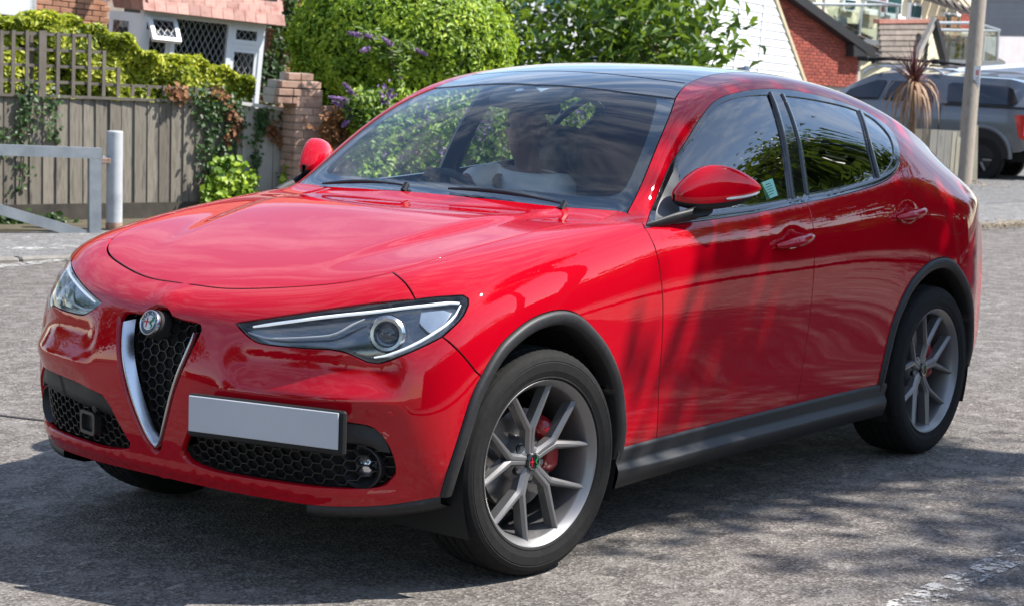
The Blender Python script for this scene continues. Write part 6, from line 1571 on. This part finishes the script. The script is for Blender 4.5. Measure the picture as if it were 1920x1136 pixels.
# terrace roof apron under the first balcony
apr = [(1530, 8), (1560, 5), (1700, 108), (1690, 122), (1625, 100)]
def balcony(name, label, F_, posts, rails, panes, y=0.):
    b = F_.root(name); tag(b, label, 'balcony')
    for (a, c) in posts: (x0, z0), (x1, z1) = F_.uv(*a, y), F_.uv(*c, y); MB().tube([(x0, y, z0), (x1, y, z1)], .035, 10).build('post', STEEL, b, True)
    for (a, c, dy) in rails: (x0, z0), (x1, z1) = F_.uv(*a, y), F_.uv(*c, y); MB().tube([(x0, y, z0), (x1, y+dy, z1)], .038, 10).build('rail', STEEL, b, True)
    for pts in panes: quad(F_, pts, y+.01, .012).build('glass_panel', GLASSB, b)
    return b
B1 = WF(1640, 40, 46, 174, .035)
b1_ = balcony('balcony', 'steel and glass balcony set into the roof above the brick gable', B1, [((1545, -10), (1543, 32)), ((1618, -10), (1611, 74)), ((1651, -6), (1646, 80)), ((1684, 8), (1678, 86))], [((1500, 8), (1686, 11), 0), ((1600, -4), (1688, 12), 0)], [[(1547, 12), (1613, 12), (1610, 66), (1560, 40)], [(1619, 12), (1648, 13), (1645, 78), (1613, 70)], [(1653, 13), (1682, 14), (1677, 84), (1648, 78)]])
quad(B1, [(1605, 68), (1692, 88), (1694, 95), (1604, 78)], -.05, .5).build('deck_edge', principled('lead_grey', (.16, .17, .18), .6), b1_)
quad(B1, [(1565, 30), (1588, 34), (1590, 52), (1575, 50)], .25, .05).build('folded_chair', principled('white_chair', (.72, .72, .70), .6), b1_)
pt = MB().lathe([(.16, 0), (.20, .30), (.22, .32), (.0, .32)], 16, Matrix.Translation((B1.uv(1627, 70)[0], .5, B1.uv(1627, 72)[1]))); pt.build('planter', principled('dark_planter', (.03, .033, .036), .6), b1_, True)
# tiled apron slope that the first balcony is cut into
tm3 = MB().box((0, 0, 0), (.40, .40, .03), bev=.006); tm3 = mesh('roof_tile', tm3.V, tm3.F, ROOFT, link_it=False)
ap = WF(1600, 60, 47.5, 174, .035); apr_ = ap.root('tiled_apron'); tag(apr_, 'brown tiled roof slope rising behind the glass balcony', 'roof')
for r in range(9):
    for q in range(16):
        px_, py_ = 1510+q*14+r*2, 118-r*12+(q*3)
        x_, z_ = ap.uv(px_, py_)
        if 1515+(118-py_)*-.2 < px_ < 1700 and py_ > 15+(px_-1515)*.42: o = link('roof_tile', tm3, None, apr_); o.location = (x_, r*.10, z_); o.rotation_euler = (R(40), R(8), 0)
# little gabled porch
PG = WF(1715, 75, 41, 176, .035); pg = PG.root('gabled_porch'); tag(pg, 'small gabled dormer with brown tile courses and cream gable wall', 'porch')
quad(PG, [(1716, 112), (1750, 46), (1768, 122), (1766, 150), (1716, 150)], -.02, .2).build('gable_wall', CREAM, pg)
MB().tube([(PG.uv(1735, 80)[0], -.05, PG.uv(1737, 60)[1]), (PG.uv(1735, 80)[0], -.05, PG.uv(1735, 125)[1])], .03, 8).build('downpipe', principled('green_pipe', (.03, .06, .035), .5), pg, True)
for r in range(7):
    y0, y1 = 42+r*10.4, 42+(r+1)*10.4+3
    xr0 = np.interp((y0+y1)/2, [42, 110], [1751, 1718]); xl0 = 1650+r*1.0
    n_t = max(2, int((xr0-xl0)/26))
    for q in range(n_t):
        a = xl0+(xr0-xl0)*q/n_t; b = xl0+(xr0-xl0)*(q+1)/n_t-.6
        yt, yb_ = -.06-.05*r, -.16-.05*r; P_ = [(*PG.uv(a, y0, yt), yt), (*PG.uv(b, y0, yt), yt), (*PG.uv(b-1.5, y1, yb_), yb_), (*PG.uv(a-1.5, y1, yb_), yb_)]
        V = [(u_, w_, v_) for u_, v_, w_ in P_]; V += [(u_, w_+.06, v_) for u_, w_, v_ in V]; mesh('roof_tile', V, [(0, 1, 2, 3), (3, 2, 6, 7), (1, 5, 6, 2), (0, 3, 7, 4), (0, 4, 5, 1)], ROOFT, pg)
quad(PG, [(1649, 37), (1752, 37), (1752, 44), (1649, 45)], -.12, .15).build('ridge', mottled('red_ridge', (.30, .11, .08), (.42, .2, .15), 5, .9), pg)
for a, b, w_ in (((1753, 36), (1714, 114), .10), ((1751, 38), (1773, 124), .16)): (xa, za), (xb, zb_) = PG.uv(*a, -.45), PG.uv(*b, -.45); MB().bar((xa, -.45, za), (xb, -.45, zb_), .12, w_, up=(0, 1, 0)).build('bargeboard', DARKP if w_ > .12 else mottled('grey_verge', (.25, .23, .20), (.35, .32, .29), 8, .9), pg)
# second balcony with timber furniture
B2 = WF(1800, 80, 45, 176, .035)
b2_ = balcony('balcony', 'glass balcony with wooden table and chairs behind the wooden pole', B2, [((1758, 44), (1756, 60)), ((1847, 56), (1842, 120)), ((1872, 60), (1869, 116))], [((1752, 44), (1826, 44), 0), ((1758, 57), (1873, 59), 0), ((1842, 48), (1874, 58), 0)], [[(1849, 60), (1871, 61), (1868, 114), (1844, 118)], [(1770, 60), (1842, 60), (1840, 118), (1772, 118)]])
quad(B2, [(1760, 112), (1885, 116), (1885, 124), (1760, 124)], -.06, .6).build('deck_edge', MATS['lead_grey'], b2_)
quad(B2, [(1845, 96), (1885, 116), (1845, 116)], .3, .05).build('roof_slope', ROOFT, b2_)
TEAK = mottled('teak', (.26, .14, .07), (.38, .22, .12), 8, .7, objspace=False)
def chair(F_, px, label):
    c = F_.root('garden_chair'); x0, z0 = F_.uv(px, 112, .35); tag(c, label, 'chair', None)
    for dx in (-.2, .2):
        for dy in (.2, .6): MB().box((x0+dx, .15+dy, z0+.25+(.25 if dy > .4 else 0)), (.05, .05, .5+(.5 if dy > .4 else 0))).build('leg', TEAK, c)
    MB().box((x0, .55, z0+.45), (.46, .46, .04)).build('seat', TEAK, c)
    for q in range(5): MB().box((x0-.16+q*.08, .77, z0+.75), (.05, .03, .5)).build('slat', TEAK, c)
chair(B2, 1785, 'brown wooden garden chair on the right balcony, left of the table'); chair(B2, 1812, 'brown wooden garden chair on the right balcony, hard against the pole')
tb_ = B2.root('garden_table'); tag(tb_, 'brown wooden garden table on the balcony between two chairs', 'table'); x0, z0 = B2.uv(1798, 112, .2)
MB().box((x0, .25, z0+.70), (.75, .5, .05)).build('table_top', TEAK, tb_)
for dx in (-.32, .32):
    for dy in (.05, .45): MB().box((x0+dx, dy, z0+.34), (.05, .05, .68)).build('leg', TEAK, tb_)
# slate-clad house at the right edge
SH = WF(1900, 60, 48, 176, .035); sh_ = SH.root('slate_clad_house'); tag(sh_, 'house with dark blue horizontal cladding above a pinkish grey wall at right edge', 'house')
CLAD = mottled('slate_blue_cladding', (.032, .040, .060), (.044, .052, .074), 3, .6, per_object=.08, objspace=False)
yy_ = -60
while yy_ < 66: quad(SH, [(1843, yy_), (2160, yy_+4), (2160, yy_+15.4), (1843, yy_+11.4)], 0, .05).build('board', CLAD, sh_); yy_ += 11.5
quad(SH, [(1844, 66), (2160, 69), (2160, 230), (1844, 230)], .02, 6.).build('wall', mottled('pinkish_render', (.50, .46, .47), (.57, .53, .54), 3, .9), sh_)
# ---- wooden pole with its sign
pb = ground_at(1806, 349); ptop = at(1838, -30, 30.2); d_ = (ptop-pb).normalized()
pole = empty('utility_pole', tuple(pb)); tag(pole, 'weathered wooden telegraph pole standing on the right pavement', 'pole')
POLEW = mottled('pole_wood', (.20, .165, .13), (.32, .275, .225), 2.2, .9, .4, .01, c3=(.26, .22, .18), stretch=(8, 8, 1), objspace=False)
adopt(MB().tube([pb-d_*.3, pb+d_*1, pb+d_*3, pb+d_*7.5], [.128, .125, .118, .10], 20).build('pole_shaft', POLEW, None, True), pole)
s0 = at(1826, 340, 29.9); bt = at(1828, 236, 30.05); adopt(MB().bar(s0, bt, .09, .08).build('batten', mottled('pale_batten', (.42, .38, .28), (.52, .48, .38), 5, .9, objspace=False), None), pole)
sg = WF(1832, 145, 29.85, 120, .07); sgn = sg.root('pole_sign'); tag(sgn, 'small white notice plate fixed to the wooden pole', 'sign')
quad(sg, [(1827, 124), (1839, 125), (1836, 164), (1824, 163)], 0, .012).build('plate', principled('sign_white', (.78, .79, .80), .4), sgn)
quad(sg, [(1830, 132), (1836, 132), (1835, 142), (1829, 142)], -.004, .003).build('red_print', principled('sign_red', (.62, .22, .22), .5), sgn)
for k_ in range(3): quad(sg, [(1829-k_*.3, 146+k_*4.5), (1835-k_*.3, 146+k_*4.5), (1835-k_*.3, 148+k_*4.5), (1829-k_*.3, 148+k_*4.5)], -.004, .003).build('grey_print', principled('sign_grey', (.40, .40, .42), .5), sgn)
# ---- low fence beside the pole
LF = WF(1760, 300, 28.5, 150, .02); lf = LF.root('low_fence'); tag(lf, 'low grey vertical-board fence beside the wooden pole', 'fence')
for k_, px_ in enumerate(np.arange(1716, 1788, 14.2)):
    (xa, zt3) = LF.uv(px_, 242+k_*.7); (xb, _) = LF.uv(px_+13.4, 243); z0 = LF.zero(); MB().box(((xa+xb)/2, random.uniform(-.006, .006), (z0+zt3)/2), (xb-xa, .022, zt3-z0)).build('board', PALEWOOD if k_ > 1 else GREYWOOD, lf)
for px_, py_ in ((1789, 248), (1797, 258)): (xa, zt3) = LF.uv(px_, py_); MB().box((xa, .02, (LF.zero()+zt3)/2), (.065, .07, zt3-LF.zero())).build('post', MATS['pale_batten'], lf)
# ---- dying cordyline
CP = WF(1712, 180, 27.2, 127, .0); cor = CP.root('cordyline'); tag(cor, 'dying purple-brown cordyline palm with hanging dead leaves before the grey pickup', 'plant')
cx, cz = CP.uv(1713, 160); z0 = CP.zero()
CTR = mottled('cordyline_trunk', (.16, .10, .06), (.30, .20, .13), 12, .9); MB().tube([(cx, 0, z0), (cx+.02, 0, cz-.5), (cx, 0, cz)], [.06, .05, .045], 8).build('trunk', CTR, cor, True)
def blades(nm, n, mat, length, el, droop, wid):
    for k_ in range(n):
        a = RNG.uniform(0, 6.28); e = R(RNG.uniform(*el)); ln_ = length*RNG.uniform(.7, 1.15); V = []; m_ = 7
        d0 = np.array((math.cos(a)*math.cos(e), math.sin(a)*math.cos(e), math.sin(e))); p = np.array((cx, 0, cz))+np.array((0, 0, RNG.uniform(-.06, .08))); side = np.array((-math.sin(a), math.cos(a), 0))
        v = d0.copy()
        for q in range(m_):
            w = wid*(1-(q/(m_-1))**2)*(.6+.4*min(1, q/1.5)); V += [p-side*w, p+side*w+np.array((0, 0, .004))]; v = v+np.array((0, 0, -droop*(q+1)*.22)); v /= np.linalg.norm(v); p = p+v*ln_/(m_-1)
        mesh(nm, V, [(2*q, 2*q+1, 2*q+3, 2*q+2) for q in range(m_-1)], mat, cor, smooth=True)
blades('leaf', 44, mottled('purple_blade', (.10, .035, .035), (.20, .085, .075), 9, .5), .62, (22, 88), .10, .024)
blades('dead_leaf', 64, mottled('brown_blade', (.24, .13, .07), (.40, .25, .15), 9, .7), .85, (-60, 40), 1.1, .018)
# ---- white van behind the pickup
VN = WF(1840, 300, 37, 103, .02); van = VN.root('white_van'); tag(van, 'white panel van parked behind the grey pickup, only its roof showing', 'van')
xa, zt3 = VN.uv(1752, 130); xb, zt4 = VN.uv(2010, 112); z0 = VN.zero(); VW = principled('white_van_paint', (.78, .80, .84), .25, coat=.8)
secs = []
for x_ in (xa, xa+.1, xa+1.2, xb-.4, xb):
    h = zt3+(zt4-zt3)*(x_-xa)/(xb-xa); e = .92 if x_ in (xa, xb) else 1
    secs.append([(x_, .0, z0+.35), (x_, -.02, z0+1.0), (x_, .02, h-.35), (x_, .08, h-.08*e), (x_, .25, h*e+0*(1-e)), (x_, 1.6, h), (x_, 1.78, h-.1), (x_, 1.85, z0+1.0), (x_, 1.85, z0+.35)])
o = loft('body', secs, VW, van)
for x_ in (xa+.9, xb-.8):
    for y_ in (.12, 1.7): MB().lathe([(.18, -.1), (.32, -.1), (.34, -.05), (.34, .05), (.32, .1), (.18, .1), (.0, .08)], 24, Matrix.Translation((x_, y_, z0+.34)) @ Matrix.Rotation(R(90), 4, 'X')).build('wheel', RUBBER, van, True)
for q in range(2): MB().bar((xa+.6+q*1.2, .15, zt3+.04), (xa+.6+q*1.2, 1.7, zt3+.04), .05, .05).build('roof_bar', PLASTIC, van)
# ---- grey pickup with canopy
PK = WF(1832, 343, 31.6, 100, .02); pk = PK.root('pickup_truck'); tag(pk, 'grey double-cab pickup truck with hard canopy parked on the driveway', 'pickup')
PKP = principled('grey_pickup_paint', (.15, .16, .178), .35, .5, coat=1., coat_rough=.03); PKG = principled('pickup_glass', (.012, .014, .024), .04, coat=1.)
z0 = 0.
def pk_ring(x_, zl, zb_, zr, ins, hood=False):
    if hood: return [(x_, .03, zl), (x_, .0, .75), (x_, .0, .95), (x_, .05, zb_), (x_, .12, zb_+.02), (x_, .25, zb_+.05), (x_, .5, zb_+.08), (x_, .92, zb_+.09), (x_, 1.34, zb_+.08), (x_, 1.59, zb_+.05), (x_, 1.72, zb_+.02), (x_, 1.79, zb_), (x_, 1.84, .95), (x_, 1.84, .75), (x_, 1.81, zl)]
    return [(x_, .03, zl), (x_, .0, .75), (x_, .0, .95), (x_, .02, zb_), (x_, .045, zb_+.03), (x_, ins*.75, zr-.22), (x_, ins+.05, zr-.06), (x_, .92, zr), (x_, 1.79-ins, zr-.06), (x_, 1.84-ins*.75, zr-.22), (x_, 1.795, zb_+.03), (x_, 1.82, zb_), (x_, 1.84, .95), (x_, 1.84, .75), (x_, 1.81, zl)]
secs = [pk_ring(-4.25, .5, .85, 1, .1, True), pk_ring(-4.15, .42, 1.02, 1, .1, True), pk_ring(-3.2, .42, 1.12, 1, .1, True), pk_ring(-2.75, .42, 1.17, 1.25, .1, True), pk_ring(-2.35, .42, 1.22, 1.55, .16), pk_ring(-1.95, .42, 1.23, 1.76, .20), pk_ring(-1.5, .42, 1.24, 1.80, .20), pk_ring(-.72, .42, 1.25, 1.80, .20), pk_ring(-.70, .45, 1.25, 1.79, .17), pk_ring(.36, .50, 1.25, 1.78, .17), pk_ring(.66, .55, 1.25, 1.72, .17), pk_ring(.78, .60, 1.24, 1.45, .14)]
loft('body', secs, PKP, pk)
def pk_pane(nm, pts, mat, dy=-.035):
    """glass on the tumblehome: pts (x, z)"""
    V = []
    for x_, z_ in pts: t = (z_-1.28)/.30; V.append((x_, .045+max(0, min(1.1, t))*.105+dy, z_))
    n = len(V); return mesh(nm, V+[(a, b+.03, c) for a, b, c in V], [tuple(range(n))]+[(i, n+i, n+(i+1) % n, (i+1) % n) for i in range(n)], mat, pk)
pk_pane('window', [(-.62, 1.30), (.46, 1.30), (.54, 1.36), (.44, 1.56), (.34, 1.60), (-.56, 1.62), (-.64, 1.58)], PKG)
pk_pane('window', [(-1.72, 1.30), (-.86, 1.30), (-.90, 1.56), (-.98, 1.60), (-1.60, 1.60)], PKG); pk_pane('window', [(-2.42, 1.29), (-1.80, 1.30), (-1.70, 1.60), (-1.85, 1.60), (-2.30, 1.42)], PKG)
MB().bar((-.70, -.006, 1.262), (.74, .004, 1.262), .02, .018).build('canopy_joint', BLACK, pk); MB().bar((-.715, -.006, .55), (-.715, -.004, 1.25), .012, .012, up=(1, 0, 0)).build('cab_joint', BLACK, pk)
mesh('rear_window', [(.775, .22, 1.32), (.775, 1.62, 1.32), (.70, 1.56, 1.64), (.70, .28, 1.64)], [(0, 1, 2, 3)], PKG, pk); MB().box((.72, .92, 1.70), (.16, 1.5, .05), bev=.02).build('canopy_spoiler', PKP, pk)
tlm = MB(); tlm.add([(.52, -.012, 1.14), (.78, -.006, 1.16), (.815, .06, 1.16), (.81, .06, .72), (.77, -.008, .70), (.62, -.014, .78)], [(0, 1, 4, 5), (1, 2, 3, 4)]); tlm.build('tail_light', principled('pickup_red_lamp', (.55, .01, .02), .12, coat=1.), pk)
mesh('reverse_light', [(.70, -.018, .98), (.77, -.012, .98), (.76, -.014, .82), (.70, -.020, .82)], [(0, 1, 2, 3)], principled('clear_lamp', (.70, .66, .64), .2), pk)
MB().box((.84, .92, .58), (.20, 1.75, .20), bev=.05).build('rear_bumper', CHROME, pk, True)
MB().box((.2, .92, .45), (2.0, 1.3, .16)).build('chassis', BLACK, pk)
ar = MB(); V = []; F = []
for k_ in range(19):
    a = R(180*k_/18); V += [(.47*math.cos(a), -.006, .42+.47*math.sin(a)), (.47*math.cos(a), .5, .42+.47*math.sin(a)), (.52*math.cos(a), -.022, .42+.52*math.sin(a)), (.54*math.cos(a), .003, .42+.54*math.sin(a))]
for k_ in range(18):
    b = 4*k_; F += [(b, b+1, b+5, b+4), (b, b+4, b+6, b+2), (b+2, b+6, b+7, b+3)]
mesh('wheel_arch', V, F, PKP, pk, smooth=True)
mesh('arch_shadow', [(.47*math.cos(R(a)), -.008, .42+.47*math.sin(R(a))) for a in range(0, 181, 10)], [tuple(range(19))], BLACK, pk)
for x_, y_ in ((0, .10), (0, 1.72), (-3.15, .10), (-3.15, 1.72)):
    w_ = empty('wheel', (x_, y_, .385), pk); s_ = -1 if y_ < 1 else 1; Mx = Matrix.Rotation(R(90*(1 if s_ < 0 else -1)), 4, 'X')
    MB().lathe([(.22, .10), (.30, .125), (.36, .12), (.385, .09), (.385, -.09), (.36, -.12), (.30, -.125), (.22, -.10)], 40, Mx).build('tyre', RUBBER, w_, True)
    MB().lathe([(.225, .10), (.215, .06), (.19, .03), (.10, .05), (.06, .075), (0, .075)], 36, Mx).build('rim', principled('dark_wheel', (.03, .03, .032), .35, .5), w_, True)
    for k_ in range(6):
        a = R(60*k_); sp_ = MB().box((.13, 0, .075), (.16, .045, .02), bev=.008); sp_.V = [Mx @ (Matrix.Rotation(a, 4, 'Z') @ Vector(v)) for v in sp_.V]; sp_.build('spoke', ALLOY, w_)
for y_ in (.26, 1.58):
    for a, b in ((-2.15, -.75), (-.45, .75)):
        pts = [(a, y_, 1.70), (a+.12, y_, 1.80), (a+.35, y_, 1.835), (b-.35, y_, 1.835), (b-.12, y_, 1.81), (b, y_, 1.73)]; MB().tube(pts, .022, 8).build('roof_rail', principled('silver_rail', (.62, .63, .65), .3, .8), pk, True)
for x_ in (-1.95, -.95): MB().bar((x_, .1, 1.88), (x_, 1.75, 1.88), .06, .035).build('cross_bar', PLASTIC, pk)
for y_ in (.35, .85): MB().tube([(-2.3, y_, 1.93), (-1.9, y_, 1.96), (-1.0, y_, 1.95), (-.5, y_, 1.92)], .022, 8).build('bike_carrier', BLACK, pk, True); MB().box((-2.2, y_, 1.95), (.2, .10, .09), bev=.02).build('carrier_clamp', BLACK, pk); MB().box((-.95, y_, 1.95), (.14, .08, .09), bev=.02).build('carrier_clamp', BLACK, pk)
# ================================================================ trees
def grow(base, height, spread, levels, rng, trunk_r, split=.35, lean=(0, 0, 0)):
    """recursive limbs; returns list of (points, radii) and tips"""
    limbs = []; tips = []
    def rec(p, d, ln, r, lv):
        pts = [p]; rr = [r]; n = 5
        for k in range(n):
            d = (d+Vector(rng.normal(0, .10, 3))+Vector((0, 0, .03))).normalized(); p = p+d*ln/n; pts.append(p); rr.append(r*(1-.45*(k+1)/n))
        limbs.append((pts, rr))
        if lv == 0: tips.append((p, d)); return
        for k in range(3 if lv > 1 else 4):
            a = 2*math.pi*(k/3.+rng.random()*.25); q = d.orthogonal().normalized(); q = Matrix.Rotation(a, 3, d) @ q
            nd = (d*(1-spread)+q*spread*rng.uniform(.8, 1.3)).normalized(); st = pts[-1] if k < 2 else pts[int(rng.integers(2, 5))]
            rec(st, nd, ln*rng.uniform(.62, .82), rr[-1]*.75, lv-1)
        tips.append((p, d))
    rec(Vector(base), (Vector((0, 0, 1))+Vector(lean)).normalized(), height*split, trunk_r, levels); return limbs, tips
def tree(name, label, base, height, spread, levels, leaf, n_leaf, clump, mat, seed, trunk_r=.10, aspect=.42, group=None, lean=(0, 0, 0), cat='tree', keep=None):
    rng = np.random.default_rng(seed); limbs, tips = grow(base, height, spread, levels, rng, trunk_r, lean=lean); root = empty(name, tuple(base)); tag(root, label, cat, group)
    m = MB(); mt = MB()
    for k, (p, r) in enumerate(limbs): (mt if k == 0 else m).tube(p, r, 7 if k == 0 else 5)
    adopt(mt.build('trunk', BARK, None, True), root); adopt(m.build('branches', BARK, None, True), root)
    P = []; D = []
    per = max(1, n_leaf//len(tips))
    for p, d in tips:
        q = np.array(p)+rng.normal(0, 1, (per, 3))*clump; P.append(q); D.append(np.tile(np.array((0, 0, .7)), (per, 1))+rng.normal(0, .5, (per, 3)))
    P = np.concatenate(P); D = np.concatenate(D)
    if keep is not None: k = keep(P); P, D = P[k], D[k]
    o = leaf_mesh('crown', P, D, leaf, mat, None, aspect, .12, tone=.45+.3*vnoise(P, 1.8/max(clump, .3)), jitter=.7); adopt(o, root); return root
tb0 = ground_at(1120, 420); tb0 = at(1115, 300, 23.5); tb0.z = 0
tree('garden_tree', 'open branched tree with drooping glossy leaves seen over the car roof', tb0, 3.8, .66, 3, .21, 3300, .34, MGREEN, 21, .07, .38)
t2 = at(985, 300, 24.5); t2.z = 0
tree('garden_tree', 'darker tree filling the gap between round bush and open branched tree', t2, 3.3, .45, 3, .17, 2600, .28, DGREEN, 5, .07, .38)
# trees and hedge on the near side of the street, behind and beside the camera: they shade the car and show in its glass
TALL = leaf_mat('street_tree_leaf', (.010, .030, .005), (.030, .070, .012), (.075, .13, .022))
def crown_tree(label, base, cz, rad, n, leaf, seed, K=34, sp=.20, shift=(0, 0), xmax=99, group='street trees on the near side'):
    rng = np.random.default_rng(seed); root = empty('street_tree', tuple(base)); tag(root, label, 'tree', group)
    b = Vector(base); c = Vector((b.x+shift[0]+rng.normal(0, .3), b.y+shift[1]+rng.normal(0, .3), cz)); m = MB(); m.tube([b, b.lerp(c, .4), b.lerp(c, .75), c+Vector((0, 0, rad[2]*.4))], [.20, .17, .13, .05], 10); adopt(m.build('trunk', BARK, None, True), root)
    cl = []; mb_ = MB()
    for k in range(K):
        d = rng.normal(0, 1, 3); d /= np.linalg.norm(d); q = np.array(c)+d*np.array(rad)*rng.uniform(.45, .95); cl.append(q); s_ = b.lerp(c, .75)
        mb_.tube([s_, s_.lerp(Vector(q), .5)+Vector((0, 0, .2)), Vector(q)], [.06, .04, .015], 5)
    adopt(mb_.build('branches', BARK, None, True), root)
    idx = rng.integers(0, K, n); P = np.array(cl)[idx]+rng.normal(0, 1, (n, 3))*np.array(rad)*sp; P = P[P[:, 0]+.12*np.sin(P[:, 1]*5) < xmax]; D = P-np.array(c)
    adopt(leaf_mesh('crown', P, D, leaf, TALL, None, .55, .12, tone=.45+.3*vnoise(P, 1.1), jitter=.6), root); return root
crown_tree('leafy street tree whose overhanging crown shades the doors of the red car', (-8.0, 7.3, 0), 7.6, (1.9, 1.4, 1.1), 6600, .17, 3, K=28, sp=.19, shift=(1.6, -1.85), xmax=-4.5)
crown_tree('tall street tree whose crown dapples the road beside the red car', (-8.3, 8.9, 0), 9.6, (2.6, 1.7, 1.4), 6500, .21, 6)
crown_tree('broad street tree mirrored in the front side window of the red car', (-14.5, 5.9, 0), 4.4, (3.2, 2.6, 2.2), 9000, .28, 4)
crown_tree('broad street tree mirrored in the rear side window of the red car', (-20.5, 6.6, 0), 5.0, (3.6, 3.0, 2.8), 9000, .32, 9)
crown_tree('tall street tree far behind on the left side of the road', (-29, 7.4, 0), 5.4, (4.5, 3.6, 3.2), 8000, .40, 12)
crown_tree('street tree on the near pavement behind the camera', (15.5, 7.5, 0), 6, (3.2, 3.2, 3.2), 5000, .34, 14)
crown_tree('street tree beyond the bend ahead of the red car', (21, -1.0, 0), 5.4, (3.6, 4.0, 3.6), 6000, .36, 15)
crown_tree('street tree on the far pavement ahead of the red car', (16.5, -13.5, 0), 5.6, (3.2, 3.2, 3.4), 5000, .34, 16)
P = []; D = []
for k in range(15000):
    x = RNG.uniform(-34, 6); y = 8.4+abs(RNG.normal(0, .25))+.25*math.sin(x*1.3); z = RNG.uniform(.1, 2.5+.3*math.sin(x*.9))
    P.append((x, y, z)); D.append((0, -1, .4))
h2 = empty('hedge', (-14, 8.8, 0)); tag(h2, 'long dark green hedge along the near pavement, mirrored in the car doors', 'hedge')
adopt(leaf_mesh('foliage', P, D, .17, TALL, None, .6, tone=.4+.3*vnoise(P, 2)), h2); adopt(MB().box((-14, 9.25, 1.15), (40, .8, 2.2)).build('branches', CORE), h2)  # the core is a plain dark box giving shaded gaps behind the leaves
P = []; D = []
for k in range(9000):
    y = RNG.uniform(-18, 9); x = 24+abs(RNG.normal(0, .3))+.3*math.sin(y*1.1); z = RNG.uniform(.1, 2.3+.3*math.sin(y*.8)); P.append((x, y, z)); D.append((-1, 0, .4))
h3 = empty('hedge', (24.5, -4, 0)); tag(h3, 'dark hedge across the end of the street ahead of the red car', 'hedge')
adopt(leaf_mesh('foliage', P, D, .20, TALL, None, .6, tone=.4+.3*vnoise(P, 2)), h3); adopt(MB().box((24.9, -4.5, 1.05), (.7, 27, 2.0)).build('branches', CORE), h3)  # dark box as core, shade between the leaves put into its colour

for lab, b, cz, rad, sd in (('distant tree behind the brick house at far left', (-6, -30, 0), 5.5, (3.6, 3.4, 3.6), 31), ('distant tree beyond the left end of the fence', (3, -24, 0), 5.0, (3.2, 3.2, 3.2), 32), ('distant tree at the left bend of the side road', (10, -21, 0), 5.2, (3.4, 3.2, 3.4), 33), ('distant tree closing the road far behind the car', (-52, 1.5, 0), 6.0, (4.2, 4.2, 4.2), 34), ('distant tree on the right verge far behind the car', (-48, 9.5, 0), 6.4, (4.2, 4.2, 4.4), 35), ('distant tree past the slate-clad house', (-58, -6, 0), 6.0, (4.4, 4.4, 4.2), 36)):
    crown_tree(lab, b, cz, rad, 3600, .42, sd, group='distant trees')
